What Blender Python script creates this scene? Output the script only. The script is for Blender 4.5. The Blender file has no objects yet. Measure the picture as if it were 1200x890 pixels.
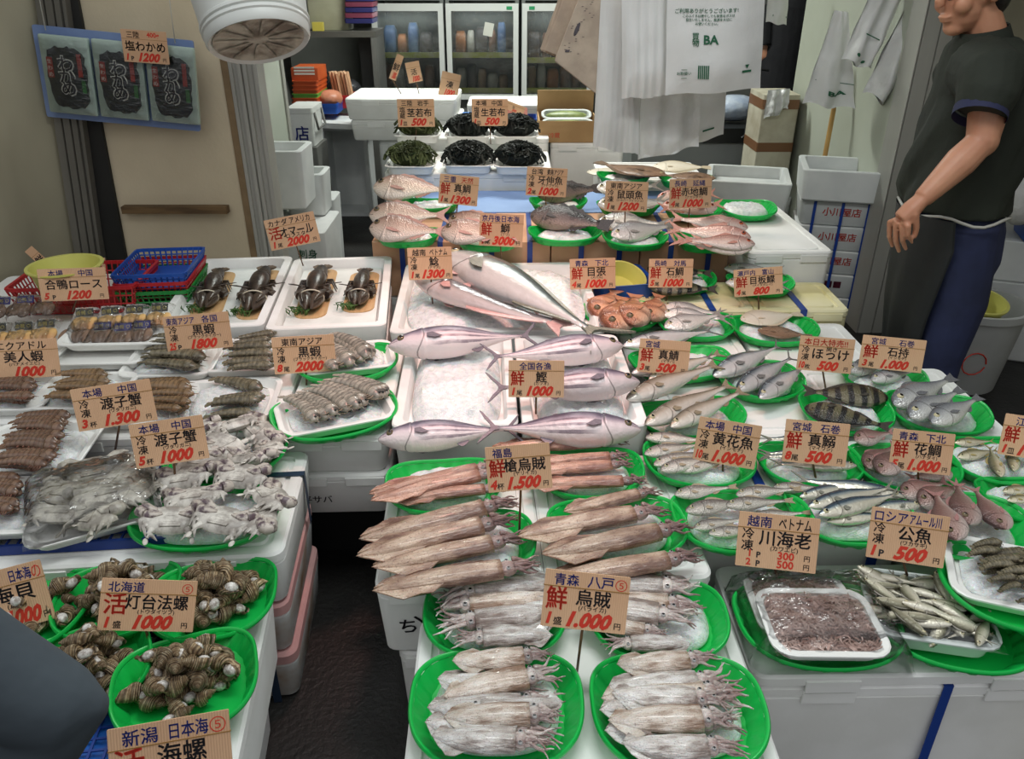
import bpy, bmesh, math, random
from mathutils import Vector, Matrix, noise
PI = math.pi
sc = bpy.context.scene
col = sc.collection
rnd = random.Random(11)

# ------------------------------------------------------------------ camera, world, lights, exposure
FPX, PITCH, EYE = 930.0, math.radians(27.5), 1.64
cam_d = bpy.data.cameras.new('camera')
cam_d.sensor_width = 36.0
cam_d.lens = 36.0 * FPX / 1200.0
cam_d.clip_start = 0.02
cam = bpy.data.objects.new('camera', cam_d)
col.objects.link(cam)
cam.location = (0, 0, EYE)
cam.rotation_euler = (PI / 2 - PITCH, 0, 0)
sc.camera = cam
sc.view_settings.view_transform = 'Standard'
sc.view_settings.look = 'None'
sc.view_settings.gamma = 1.0
sc.view_settings.use_curve_mapping = False
sc.view_settings.exposure = 0.55
sc.cycles.use_denoising = True
sc.cycles.max_bounces = 6
sc.cycles.transparent_max_bounces = 12
sc.cycles.caustics_reflective = False
sc.cycles.caustics_refractive = False

w = bpy.data.worlds.new('sky'); sc.world = w
w.use_nodes = True
nt = w.node_tree
bg = nt.nodes['Background']
tc = nt.nodes.new('ShaderNodeTexCoord')
sx = nt.nodes.new('ShaderNodeSeparateXYZ')
rp = nt.nodes.new('ShaderNodeValToRGB')
nt.links.new(tc.outputs['Generated'], sx.inputs[0])
nt.links.new(sx.outputs['Z'], rp.inputs[0])
rp.color_ramp.elements[0].position = 0.0
rp.color_ramp.elements[0].color = (0.20, 0.21, 0.22, 1)
rp.color_ramp.elements[1].position = 0.6
rp.color_ramp.elements[1].color = (0.93, 0.95, 0.97, 1)
nt.links.new(rp.outputs[0], bg.inputs[0])
bg.inputs[1].default_value = 0.62

def lamp(name, kind, loc, energy, color, size=0.5, rot=(0, 0, 0), size_y=None, spot=None):
    d = bpy.data.lights.new(name, kind)
    d.energy = energy; d.color = color
    if kind == 'AREA':
        d.size = size
        if size_y: d.shape = 'RECTANGLE'; d.size_y = size_y
    else:
        d.shadow_soft_size = size
    if spot: d.spot_size = spot; d.spot_blend = 0.9
    o = bpy.data.objects.new(name, d); col.objects.link(o)
    o.location = loc; o.rotation_euler = rot
    return o
lamp('stall_lamp', 'SPOT', (0.0, 2.45, 2.5), 56, (1.0, 0.44, 0.36), 0.12, (0, 0, 0), spot=1.15)
lamp('stall_lamp', 'SPOT', (0.15, 3.75, 2.45), 46, (1.0, 0.80, 0.66), 0.12, (0, 0, 0), spot=1.5)
lamp('stall_lamp', 'AREA', (0.3, 1.5, 2.75), 16, (0.95, 1.0, 0.98), 1.3, (0, 0, 0), 0.3)
lamp('ceiling_lamp', 'AREA', (0.0, 5.6, 2.7), 50, (0.95, 1.0, 0.94), 1.2, (0, 0, 0), 0.25)

def ray(px, py):
    a = (px - 600) / FPX; b = (445 - py) / FPX
    return Vector((a, math.cos(PITCH) + b * math.sin(PITCH), -math.sin(PITCH) + b * math.cos(PITCH)))
def at(px, py, z):
    d = ray(px, py); t = (z - EYE) / d.z
    return Vector((d.x * t, d.y * t, z))
def at_y(px, py, y):
    d = ray(px, py); t = y / d.y
    return Vector((d.x * t, y, EYE + d.z * t))
def depth(p):
    return p.y * math.cos(PITCH) + (EYE - p.z) * math.sin(PITCH)

# ------------------------------------------------------------------ materials
def lin(c):
    out = []
    for x in c[:3]:
        x = x / 255.0
        out.append(x / 12.92 if x <= 0.04045 else ((x + 0.055) / 1.055) ** 2.4)
    return (*out, 1.0)
MATS = {}
class NT:
    def __init__(s, name):
        s.m = bpy.data.materials.new(name); s.m.use_nodes = True
        s.t = s.m.node_tree; s.b = s.t.nodes['Principled BSDF']
        s.out = s.t.nodes['Material Output']
    def n(s, typ, **k):
        x = s.t.nodes.new('ShaderNode' + typ)
        for a, v in k.items(): setattr(x, a, v)
        return x
    def l(s, a, b): s.t.links.new(a, b)
    def setv(s, inp, v):
        if hasattr(v, 'is_output') or isinstance(v, bpy.types.NodeSocket): s.l(v, inp)
        else: inp.default_value = v
    def math(s, op, a, b=0.0, c=None, clamp=False):
        x = s.n('Math', operation=op); x.use_clamp = clamp
        s.setv(x.inputs[0], a); s.setv(x.inputs[1], b)
        if c is not None: s.setv(x.inputs[2], c)
        return x.outputs[0]
    def mix(s, f, a, b, mode='MIX'):
        x = s.n('Mix', data_type='RGBA', blend_type=mode)
        s.setv(x.inputs[0], f); s.setv(x.inputs[6], a); s.setv(x.inputs[7], b)
        return x.outputs[2]
    def ramp(s, f, stops):
        x = s.n('ValToRGB'); s.setv(x.inputs[0], f)
        e = x.color_ramp.elements
        while len(e) < len(stops): e.new(0.5)
        for k, (p, c) in enumerate(stops):
            e[k].position = p; e[k].color = c
        return x.outputs[0]
    def noise(s, scale, detail=3.0, coord='Object', stretch=None, rough=0.55):
        t = s.n('TexCoord'); v = t.outputs[coord]
        if stretch:
            mp = s.n('Mapping'); mp.inputs['Scale'].default_value = stretch
            s.l(v, mp.inputs[0]); v = mp.outputs[0]
        x = s.n('TexNoise'); x.inputs['Scale'].default_value = scale; x.inputs['Detail'].default_value = detail
        x.inputs['Roughness'].default_value = rough
        s.l(v, x.inputs['Vector'])
        return x.outputs[0]
    def bump(s, h, strength=0.3, dist=0.01):
        x = s.n('Bump'); x.inputs['Strength'].default_value = strength; x.inputs['Distance'].default_value = dist
        s.l(h, x.inputs['Height']); s.l(x.outputs[0], s.b.inputs['Normal'])

def mt(name, c1, c2=None, scale=8.0, rough=0.5, bump=0.0, bscale=None, metal=0.0, spec=0.5, trans=0.0, sss=0.0, coat=0.0,
       lo=0.4, hi=0.62, detail=4.0, stretch=None, rand=0.0, bdist=0.01, emit=0.0, sheen=0.0):
    if name in MATS: return MATS[name]
    k = NT(name)
    p = k.b.inputs
    c = lin(c1)
    if c2 is not None:
        f = k.noise(scale, detail, stretch=stretch)
        c = k.ramp(f, [(lo, lin(c1)), (hi, lin(c2))])
    if rand:
        oi = k.n('ObjectInfo')
        h = k.n('HueSaturation')
        k.l(k.math('MULTIPLY_ADD', oi.outputs['Random'], rand, 1.0 - rand / 2), h.inputs['Value'])
        k.setv(h.inputs['Color'], c); c = h.outputs[0]
    k.setv(p['Base Color'], c)
    p['Roughness'].default_value = rough; p['Metallic'].default_value = metal
    p['Specular IOR Level'].default_value = spec
    p['Transmission Weight'].default_value = trans
    if sss:
        p['Subsurface Weight'].default_value = sss; p['Subsurface Scale'].default_value = 0.02
    p['Coat Weight'].default_value = coat
    p['Sheen Weight'].default_value = sheen
    if emit:
        k.setv(p['Emission Color'], c); p['Emission Strength'].default_value = emit
    if bump: k.bump(k.noise(bscale or scale * 3, 4.0, stretch=stretch), bump, bdist)
    MATS[name] = k.m
    return k.m

def film(name, tint=(235, 240, 245), clear=0.93, rough=0.08, bscale=14.0):
    """thin clear plastic: mostly see-through with glossy wrinkles"""
    if name in MATS: return MATS[name]
    k = NT(name)
    tr = k.n('BsdfTransparent'); gl = k.n('BsdfGlossy'); df = k.n('BsdfTranslucent')
    gl.inputs['Roughness'].default_value = rough
    gl.inputs['Color'].default_value = (1, 1, 1, 1)
    df.inputs['Color'].default_value = lin(tint)
    bp = k.n('Bump'); bp.inputs['Strength'].default_value = 0.9; bp.inputs['Distance'].default_value = 0.02
    k.l(k.noise(bscale, 3.0, stretch=(1, 2.2, 1)), bp.inputs['Height'])
    k.l(bp.outputs[0], gl.inputs['Normal'])
    fr = k.n('Fresnel'); fr.inputs['IOR'].default_value = 1.45
    k.l(bp.outputs[0], fr.inputs['Normal'])
    m1 = k.n('MixShader'); k.setv(m1.inputs[0], clear)
    k.l(df.outputs[0], m1.inputs[1]); k.l(tr.outputs[0], m1.inputs[2])
    m2 = k.n('MixShader'); k.l(k.math('MULTIPLY', fr.outputs[0], 1.3, clamp=True), m2.inputs[0])
    k.l(m1.outputs[0], m2.inputs[1]); k.l(gl.outputs[0], m2.inputs[2])
    k.l(m2.outputs[0], k.out.inputs[0])
    MATS[name] = k.m
    return k.m

def fishmat(name, stops, bars=None, lines=None, spots=None, scales=0.0, gill=1.0, rough=0.25, nz=0.12, metal=0.25, nscale=7.0):
    """skin colour by the fish's own attributes: fu runs snout to tail, fv belly (-1) to back (+1)"""
    if name in MATS: return MATS[name]
    k = NT(name); p = k.b.inputs
    au = k.n('Attribute', attribute_name='fu').outputs['Fac']
    av = k.n('Attribute', attribute_name='fv').outputs['Fac']
    n1 = k.noise(nscale, 4.0)
    f = k.math('MULTIPLY_ADD', av, 0.5, 0.5)
    f = k.math('ADD', f, k.math('MULTIPLY', k.math('SUBTRACT', n1, 0.5), nz * 2))
    c = k.ramp(f, [(a, lin(b)) for a, b in stops])
    if lines:      # (freq, vmin, vmax, colour, amount): stripes along the body
        fr, v0, v1, lc, am = lines
        s = k.math('SINE', k.math('MULTIPLY_ADD', av, fr, k.math('MULTIPLY', n1, 2.2)))
        s = k.math('MULTIPLY', k.math('GREATER_THAN', s, 0.25), am)
        s = k.math('MULTIPLY', s, k.math('MULTIPLY', k.math('GREATER_THAN', av, v0), k.math('LESS_THAN', av, v1)))
        s = k.math('MULTIPLY', s, k.math('MULTIPLY_ADD', au, 7.0, -2.0, clamp=True)); s = k.math('MULTIPLY', s, k.math('MULTIPLY_ADD', n1, 3.0, -0.7, clamp=True))
        c = k.mix(s, c, lin(lc))
    if bars:       # (freq, colour, amount)
        fr, bc, am = bars
        s = k.math('SINE', k.math('MULTIPLY_ADD', au, fr, k.math('MULTIPLY', n1, 1.6)))
        s = k.math('MULTIPLY', k.math('MULTIPLY_ADD', s, 1.6, 0.3, clamp=True), am)
        c = k.mix(s, c, lin(bc))
    if spots:      # (scale, threshold, colour, amount)
        ss, th, s_c, am = spots
        n2 = k.noise(ss, 5.0)
        c = k.mix(k.math('MULTIPLY', k.math('MULTIPLY_ADD', n2, 9.0, -9.0 * th, clamp=True), am), c, lin(s_c))
    if gill:
        g = k.math('SUBTRACT', au, k.math('MULTIPLY_ADD', k.math('MULTIPLY', av, av), -0.06, 0.265))
        g = k.math('LESS_THAN', k.math('ABSOLUTE', g), 0.0055)
        g = k.math('MULTIPLY', g, 0.6 * gill)
        mo = k.math('MULTIPLY', k.math('LESS_THAN', k.math('ABSOLUTE', k.math('ADD', av, 0.22)), 0.05), k.math('LESS_THAN', au, 0.07))
        c = k.mix(k.math('MAXIMUM', g, k.math('MULTIPLY', mo, 0.8)), c, lin((58, 46, 48)))
    oi = k.n('ObjectInfo'); h = k.n('HueSaturation')
    k.l(k.math('MULTIPLY_ADD', oi.outputs['Random'], 0.22, 0.9), h.inputs['Value'])
    k.setv(h.inputs['Color'], c)
    k.l(h.outputs[0], p['Base Color'])
    p['Roughness'].default_value = rough; p['Metallic'].default_value = metal
    hgt = n1
    if scales:
        t = k.n('TexCoord'); v = k.n('TexVoronoi'); v.inputs['Scale'].default_value = scales
        k.l(t.outputs['Object'], v.inputs['Vector']); hgt = v.outputs['Distance']
        k.bump(hgt, 0.35, 0.006)
    else:
        k.bump(k.noise(26.0, 3.0), 0.25, 0.012)
    MATS[name] = k.m
    return k.m

# ------------------------------------------------------------------ mesh building
class MB:
    def __init__(s):
        s.v = []; s.f = []; s.m = []; s.fu = []; s.fv = []
    def add(s, verts, faces, mi=0, uv=None):
        o = len(s.v)
        s.v += [tuple(p) for p in verts]
        s.f += [tuple(i + o for i in f) for f in faces]
        s.m += [mi] * len(faces)
        if uv: s.fu += [a for a, _ in uv]; s.fv += [b for _, b in uv]
        else: s.fu += [0.0] * len(verts); s.fv += [0.0] * len(verts)
        return s
    def loft(s, rings, cap0=True, cap1=True, mi=0, uv=None, closed=True):
        n = len(rings[0]); vs = [p for r in rings for p in r]; fs = []
        for i in range(len(rings) - 1):
            for j in range(n if closed else n - 1):
                a = i * n + j; b = i * n + (j + 1) % n
                fs.append((a, b, b + n, a + n))
        if cap0: fs.append(tuple(reversed(range(n))))
        if cap1: fs.append(tuple(range((len(rings) - 1) * n, len(rings) * n)))
        return s.add(vs, fs, mi, uv)
    def tube(s, path, rad, n=8, mi=0, flat=1.0, cap=True):
        path = [Vector(p) for p in path]; rings = []
        up = Vector((0, 0, 1)); prev = None
        for i, p in enumerate(path):
            d = (path[min(i + 1, len(path) - 1)] - path[max(i - 1, 0)])
            d = d.normalized() if d.length > 1e-9 else Vector((1, 0, 0))
            if prev is None:
                a = d.cross(up)
                if a.length < 1e-3: a = d.cross(Vector((1, 0, 0)))
            else:
                a = prev - d * prev.dot(d)
            a.normalize(); b = a.cross(d); prev = a
            r = rad[i] if isinstance(rad, (list, tuple)) else rad
            rings.append([p + a * (r * math.cos(2 * PI * k / n)) + b * (r * flat * math.sin(2 * PI * k / n)) for k in range(n)])
        return s.loft(rings, cap, cap, mi)
    def plate(s, outline, z0, z1, mi=0, fn=None):
        n = len(outline)
        vs = [(x, y, z0) for x, y in outline] + [(x, y, z1) for x, y in outline]
        if fn: vs = [fn(*p) for p in vs]
        fs = [tuple(reversed(range(n))), tuple(range(n, 2 * n))] + [(i, (i + 1) % n, n + (i + 1) % n, n + i) for i in range(n)]
        return s.add(vs, fs, mi)
    def box(s, x0, x1, y0, y1, z0, z1, mi=0):
        v = [(x, y, z) for z in (z0, z1) for x, y in ((x0, y0), (x1, y0), (x1, y1), (x0, y1))]
        return s.add(v, [(3, 2, 1, 0), (4, 5, 6, 7), (0, 1, 5, 4), (1, 2, 6, 5), (2, 3, 7, 6), (3, 0, 4, 7)], mi)
    def ell(s, c, r, n=10, m=7, mi=0):
        rings = []
        for i in range(1, m):
            t = PI * i / m
            rings.append([(c[0] + r[0] * math.sin(t) * math.cos(2 * PI * k / n), c[1] + r[1] * math.sin(t) * math.sin(2 * PI * k / n), c[2] - r[2] * math.cos(t)) for k in range(n)])
        return s.loft(rings, True, True, mi)
    def rr(s, prof, mi=0, cap0=True, cap1=True, n=5, off=(0, 0)):
        """loft of rounded rectangles: prof = [(w, d, z, corner radius)]"""
        return s.loft([[(x + off[0], y + off[1], z) for x, y in rrect(w_, d_, r, n)] for w_, d_, z, r in prof], cap0, cap1, mi)
    def mesh(s, name, mats, smooth=35):
        me = bpy.data.meshes.new(name)
        me.from_pydata(s.v, [], s.f)
        for m in (mats if isinstance(mats, (list, tuple)) else [mats]): me.materials.append(m)
        me.polygons.foreach_set('material_index', s.m)
        if any(s.fv) or any(s.fu):
            a = me.attributes.new('fu', 'FLOAT', 'POINT'); a.data.foreach_set('value', s.fu)
            a = me.attributes.new('fv', 'FLOAT', 'POINT'); a.data.foreach_set('value', s.fv)
        if smooth:
            me.shade_smooth()
            if smooth < 180: me.set_sharp_from_angle(angle=math.radians(smooth))
        me.update()
        return me

def rrect(w_, d_, r, n=5):
    r = min(r, w_ / 2 - 1e-5, d_ / 2 - 1e-5); pts = []
    for cx, cy, a0 in ((w_ / 2 - r, -d_ / 2 + r, -PI / 2), (w_ / 2 - r, d_ / 2 - r, 0), (-w_ / 2 + r, d_ / 2 - r, PI / 2), (-w_ / 2 + r, -d_ / 2 + r, PI)):
        for k in range(n):
            a = a0 + PI / 2 * k / (n - 1)
            pts.append((cx + r * math.cos(a), cy + r * math.sin(a)))
    return pts

def obj(name, me, parent=None, loc=(0, 0, 0), rot=(0, 0, 0), scale=None):
    o = bpy.data.objects.new(name, me); col.objects.link(o)
    o.location = loc; o.rotation_euler = rot
    if scale is not None: o.scale = scale if hasattr(scale, '__len__') else (scale,) * 3
    if parent is not None: o.parent = parent
    return o
def tag(o, label=None, cat=None, group=None, kind=None):
    if label: o['label'] = label
    if cat: o['category'] = cat
    if group: o['group'] = group
    if kind: o['kind'] = kind
    return o
def thing(name, label, cat, loc=(0, 0, 0), rz=0.0, group=None, scale=None, rot=None):
    o = obj(name, None, None, loc, rot or (0, 0, rz), scale)
    o.empty_display_size = 0.05
    return tag(o, label, cat, group)
def struct(name, me, loc=(0, 0, 0), rot=(0, 0, 0)):
    return tag(obj(name, me, None, loc, rot), kind='structure')
CACHE = {}
def cached(key, fn):
    if key not in CACHE: CACHE[key] = fn()
    return CACHE[key]
ORD = 'first second third fourth fifth sixth seventh eighth ninth tenth eleventh twelfth thirteenth fourteenth fifteenth sixteenth seventeenth eighteenth'.split()

# lettering: one glyph run as triangles (x right, y up, centred), from the built-in font
_fc = None
def text_geo(s, bold=0.0, shear=0.0):
    global _fc
    key = ('txt', s, bold, shear)
    if key in CACHE: return CACHE[key]
    if _fc is None:
        cu = bpy.data.curves.new('lettering', 'FONT'); cu.resolution_u = 2
        _fc = bpy.data.objects.new('lettering', cu); col.objects.link(_fc)
    cu = _fc.data; cu.body = s; cu.offset = bold; cu.shear = shear
    bpy.context.view_layer.update()
    me = bpy.data.meshes.new_from_object(_fc.evaluated_get(bpy.context.evaluated_depsgraph_get()))
    vs = [v.co[:2] for v in me.vertices]; fs = [tuple(p.vertices) for p in me.polygons]
    bpy.data.meshes.remove(me)
    if vs:
        xs = [p[0] for p in vs]; ys = [p[1] for p in vs]
        x0, x1, y0, y1 = min(xs), max(xs), min(ys), max(ys)
    else: x0 = x1 = y0 = y1 = 0
    CACHE[key] = ([(x - (x0 + x1) / 2, y - (y0 + y1) / 2) for x, y in vs], fs, x1 - x0, y1 - y0)
    return CACHE[key]
def put_text(mb, s, cx, cy, h, mi, maxw=None, bold=0.012, shear=0.0, fn=None, rot=0.0):
    cjk = any(ord(ch) > 255 for ch in s)
    vs, fs, tw, th = text_geo(s, 0.0 if cjk else bold, shear)
    if not vs: return
    k = h / max(th, 1e-6)
    if cjk and bold > 0.015 and h:      # brush weight: strokes laid again a hair to the side
        dl = (0.016 + bold * .35) * min(h, h / max(th, .5))
        for dx, dy in ((dl, 0), (0, dl), (dl, dl)): put_text(mb, s, cx + dx - dl / 2, cy + dy - dl / 2, h, mi, maxw, 0.0, shear, fn, rot)
    kx = k if not maxw or tw * k <= maxw else maxw / tw
    ca, sa = math.cos(rot), math.sin(rot)
    out = []
    for x, y in vs:
        x, y = x * kx, y * k
        p = (cx + x * ca - y * sa, cy + x * sa + y * ca)
        out.append(fn(*p) if fn else (p[0], p[1], 0.0))
    mb.add(out, fs, mi)
# ------------------------------------------------------------------ shared materials
FOAM = mt('foam', (226, 226, 222), (240, 240, 238), 3.0, 0.75, 0.12, 90.0, bdist=0.003, rand=0.06)
FOAM_G = mt('foam_grey', (196, 199, 198), (214, 216, 214), 3.0, 0.75, 0.12, 90.0, bdist=0.003, rand=0.08)
FOAM_S = mt('foam_stained', (206, 208, 208), (150, 112, 66), 5.0, 0.75, 0.12, 90.0, lo=0.56, hi=0.78, bdist=0.003, rand=0.06)
FOAM_P = mt('foam_pink', (205, 162, 158), (186, 140, 138), 4.0, 0.75, 0.1, 90.0, bdist=0.003)
FOAM_B = mt('foam_yellow', (214, 204, 150), (226, 218, 178), 4.0, 0.75, 0.1, 90.0, bdist=0.003)
STRAP = mt('blue_strap', (28, 62, 140), None, rough=0.4)
STRAP2 = mt('dark_strap', (40, 56, 78), None, rough=0.4)
GREEN = mt('green_plastic', (18, 176, 72), (24, 190, 82), 3.0, 0.32, sss=0.0, rand=0.06)
WTRAY = mt('white_tray_plastic', (236, 236, 232), None, rough=0.4)
CARD = None
BAMBOO = mt('bamboo', (150, 112, 70), (176, 140, 92), 30.0, 0.6)
INK_K = mt('black_ink', (26, 24, 30), None, rough=0.6)
INK_B = mt('blue_ink', (28, 46, 128), None, rough=0.6)
INK_R = mt('red_ink', (206, 52, 32), None, rough=0.6)
INK_G = mt('green_ink', (32, 96, 66), None, rough=0.6)
BLACK = mt('black_plastic', (18, 18, 19), None, rough=0.5)
def card_mat():
    k = NT('cardboard')
    n = k.noise(5.0, 3.0)
    t = k.n('TexCoord'); sx = k.n('SeparateXYZ'); k.l(t.outputs['Object'], sx.inputs[0])
    s = k.math('SINE', k.math('MULTIPLY', sx.outputs[0], 1500.0))
    c = k.ramp(n, [(0.35, lin((210, 168, 132))), (0.7, lin((222, 182, 146)))])
    c = k.mix(k.math('MULTIPLY', k.math('MULTIPLY_ADD', s, 0.5, 0.5), 0.18), c, lin((170, 122, 88)))
    oi = k.n('ObjectInfo'); h = k.n('HueSaturation')
    k.l(k.math('MULTIPLY_ADD', oi.outputs['Random'], 0.16, 0.92), h.inputs['Value']); k.setv(h.inputs['Color'], c)
    k.l(h.outputs[0], k.b.inputs['Base Color']); k.b.inputs['Roughness'].default_value = 0.8
    k.bump(s, 0.3, 0.001)
    return k.m
CARD = card_mat()
ICE = None
def ice_mat():
    k = NT('crushed_ice')
    t = k.n('TexCoord'); v = k.n('TexVoronoi'); v.inputs['Scale'].default_value = 120.0
    k.l(t.outputs['Object'], v.inputs['Vector'])
    c = k.ramp(k.noise(60.0, 5.0), [(0.3, lin((206, 212, 212))), (0.5, lin((232, 235, 235))), (0.7, lin((244, 246, 246)))])
    k.l(c, k.b.inputs['Base Color']); k.b.inputs['Roughness'].default_value = 0.18
    k.b.inputs['Subsurface Weight'].default_value = 0.3; k.b.inputs['Subsurface Scale'].default_value = 0.01
    v2 = k.n('TexVoronoi'); v2.inputs['Scale'].default_value = 260.0; k.l(t.outputs['Object'], v2.inputs['Vector'])
    k.bump(k.math('ADD', v.outputs['Color'], v2.outputs['Distance']), 0.4, 0.004)
    return k.m
ICE = ice_mat()
FILM = film('clear_film')

# ------------------------------------------------------------------ foam boxes
def box_mesh(w_, d_, h_, mat, inner=None):
    b = 0.012
    prof = [(w_ - 0.02 - b, d_ - 0.02 - b, 0, 0.02), (w_ - 0.02, d_ - 0.02, b * 0.6, 0.025), (w_, d_, h_ - 0.004, 0.028), (w_ - 0.006, d_ - 0.006, h_, 0.026)]
    if inner:
        t = 0.028
        prof += [(w_ - 2 * t, d_ - 2 * t, h_, 0.02), (w_ - 2 * t - 0.006, d_ - 2 * t - 0.006, h_ - 0.005, 0.02), (w_ - 2 * t - 0.02, d_ - 2 * t - 0.02, h_ - inner, 0.02)]
    return MB().rr(prof).mesh('box_body', mat)
def lid_mesh(w_, d_, t_, mat, groove=True):
    m = MB()
    prof = [(w_ - 0.004, d_ - 0.004, 0, 0.028), (w_ + 0.004, d_ + 0.004, 0.004, 0.03), (w_ + 0.004, d_ + 0.004, t_ - 0.006, 0.03), (w_ - 0.008, d_ - 0.008, t_, 0.025)]
    if groove:
        prof += [(w_ - 0.055, d_ - 0.055, t_, 0.02), (w_ - 0.060, d_ - 0.060, t_ - 0.007, 0.02), (w_ - 0.082, d_ - 0.082, t_ - 0.007, 0.02), (w_ - 0.088, d_ - 0.088, t_ - 0.001, 0.02)]
    m.rr(prof)
    for sx_ in (-0.27, 0.27):     # finger notches along the front and back edges
        for sy_ in (-1, 1):
            m.rr([(0.11, 0.006, -0.012, 0.002), (0.11, 0.006, t_ * 0.55, 0.002)], off=(sx_ * w_, sy_ * (d_ / 2 + 0.003)))
    return m.mesh('lid', mat)
def strap_mesh(w_, d_, z0, z1, wid, along='y'):
    """a flat band once round the box, over the top and down two sides"""
    m = MB(); t = 0.0015; g = 0.006
    if along == 'y':
        m.box(-wid / 2, wid / 2, -d_ / 2 - g, -d_ / 2 - g + t, z0, z1 + 0.003); m.box(-wid / 2, wid / 2, d_ / 2 + g - t, d_ / 2 + g, z0, z1 + 0.003)
        m.box(-wid / 2, wid / 2, -d_ / 2 - g, d_ / 2 + g, z1 + 0.002, z1 + 0.0035)
    else:
        m.box(-w_ / 2 - g, -w_ / 2 - g + t, -wid / 2, wid / 2, z0, z1 + 0.003); m.box(w_ / 2 + g - t, w_ / 2 + g, -wid / 2, wid / 2, z0, z1 + 0.003)
        m.box(-w_ / 2 - g, w_ / 2 + g, -wid / 2, wid / 2, z1 + 0.002, z1 + 0.0035)
    return m.mesh('strap', STRAP, 0)
def foam_box(label, x, y, z, w_, d_, h_, rz=0.0, lid=0.03, mat=None, lidmat=None, inner=None, straps=(), text=None, group=None, rot=None, smat=None, groove=True):
    """x, y centre of the base; rz degrees; h_ total height with lid"""
    mat = mat or FOAM
    t = thing('styrofoam_box', label, 'box', (x, y, z), math.radians(rz), group, rot=rot)
    hb = h_ - (lid or 0)
    bm_ = box_mesh(w_, d_, hb, mat, inner)
    if text:
        m = MB()
        for s, tx, tz, th, ink, side in text:
            if side == 'front': put_text(m, s, tx, tz, th, 0, fn=lambda a, b: (a, -d_ / 2 - 0.002 + 0.01 * max(0, 1 - b / hb) * 0.98, b), bold=0.03)
            else: put_text(m, s, tx, tz, th, 0, fn=lambda a, b: ((-w_ / 2 - 0.002 + 0.01 * max(0, 1 - b / hb)), -a, b), bold=0.03)
        obj('box_body', bm_, t)
        obj('lettering', m.mesh('lettering', [text[0][4]], 0), t)
    else: obj('box_body', bm_, t)
    if lid: obj('lid', lid_mesh(w_, d_, lid, lidmat or mat, groove), t, (0, 0, hb))
    for off, wid, al in straps:
        o = obj('strap', strap_mesh(w_, d_, 0.0, h_, wid, al), t, (off, 0, 0) if al == 'y' else (0, off, 0))
        if smat: o.data.materials[0] = smat
    return t
def ice_bed(label, x, y, z, w_, d_, h_, rz=0.0, mat=None, amp=0.006, seed=0, round_=0.03, cat='ice', dome=0.0, name='crushed_ice'):
    """a lumpy heap of ice with a real height field"""
    m = MB(); nx = max(6, int(w_ / 0.014)); ny = max(6, int(d_ / 0.014)); vs = []
    def sq(u, v):
        # square grid squeezed into a rounded outline
        x_, y_ = u * w_ / 2, v * d_ / 2
        ex = 2 + 0.06 / max(round_, 0.005)
        s = (abs(u) ** ex + abs(v) ** ex) ** (1 / ex) if (u or v) else 0
        k = max(abs(u), abs(v)) / s if s else 1
        return x_ * k, y_ * k
    for j in range(ny + 1):
        for i in range(nx + 1):
            u, v = 2 * i / nx - 1, 2 * j / ny - 1
            x_, y_ = sq(u, v)
            e = min(1, (1 - max(abs(u), abs(v))) * 6)
            hh = h_ * (0.35 + 0.65 * e) + dome * (1 - max(abs(u), abs(v)) ** 2) + amp * 2 * noise.noise(Vector((x_ * 45 + seed, y_ * 45, seed))) * e + amp * noise.noise(Vector((x_ * 130, y_ * 130, seed)))
            vs.append((x_, y_, max(0.002, hh)))
    fs = [(j * (nx + 1) + i, j * (nx + 1) + i + 1, (j + 1) * (nx + 1) + i + 1, (j + 1) * (nx + 1) + i) for j in range(ny) for i in range(nx)]
    n0 = len(vs)
    edge = [i for i in range(nx + 1)] + [j * (nx + 1) + nx for j in range(1, ny + 1)] + [ny * (nx + 1) + i for i in range(nx - 1, -1, -1)] + [j * (nx + 1) for j in range(ny - 1, 0, -1)]
    vs += [(vs[i][0], vs[i][1], 0) for i in edge]; ne = len(edge)
    fs += [(edge[k], n0 + k, n0 + (k + 1) % ne, edge[(k + 1) % ne]) for k in range(ne)]
    fs.append(tuple(n0 + k for k in reversed(range(ne))))
    m.add(vs, fs)
    o = obj(name, m.mesh(name, mat or ICE, 60), None, (x, y, z), (0, 0, math.radians(rz)))
    return tag(o, label, cat, kind='stuff')

# ------------------------------------------------------------------ trays
def tray_meshes(w_, d_):
    """oval market tray: flared ribbed wall, rolled rim, raised ribs outside"""
    N = 96; H = 0.042
    def ring(k, z, rib=0.0, dr=0.0):
        pts = []
        for i in range(N):
            a = 2 * PI * i / N
            ca, sa = math.cos(a), math.sin(a)
            e = 2.7
            r = (abs(ca) ** e + abs(sa) ** e) ** (-1 / e)
            q = 1 + rib * (1 if (i // 2) % 2 else -1)
            dz = 0.010 * (sa ** 2) * (1 if z > 0.02 else 0) * -1 + (0.004 * math.cos(2 * a) if z > 0.02 else 0)
            pts.append(((w_ / 2 * k * q + dr) * r * ca, (d_ / 2 * k * q + dr) * r * sa * (1.0 - 0.06 * sa), z + dz))
        return pts
    bowl = MB().loft([ring(0.76, 0.0), ring(0.80, 0.003), ring(0.90, 0.025, 0.022), ring(0.955, 0.038, 0.010), ring(0.945, 0.039), ring(0.885, 0.026, 0.022), ring(0.785, 0.006, 0.006), ring(0.74, 0.004)]).mesh('tray_bowl', GREEN, 28)
    rim = MB().loft([ring(0.945, 0.040), ring(0.975, 0.037), ring(1.0, 0.039), ring(1.003, 0.044), ring(0.985, 0.048), ring(0.96, 0.047), ring(0.945, 0.040)], False, False).mesh('tray_rim', GREEN, 60)
    return bowl, rim
TRAYS = {}
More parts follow.
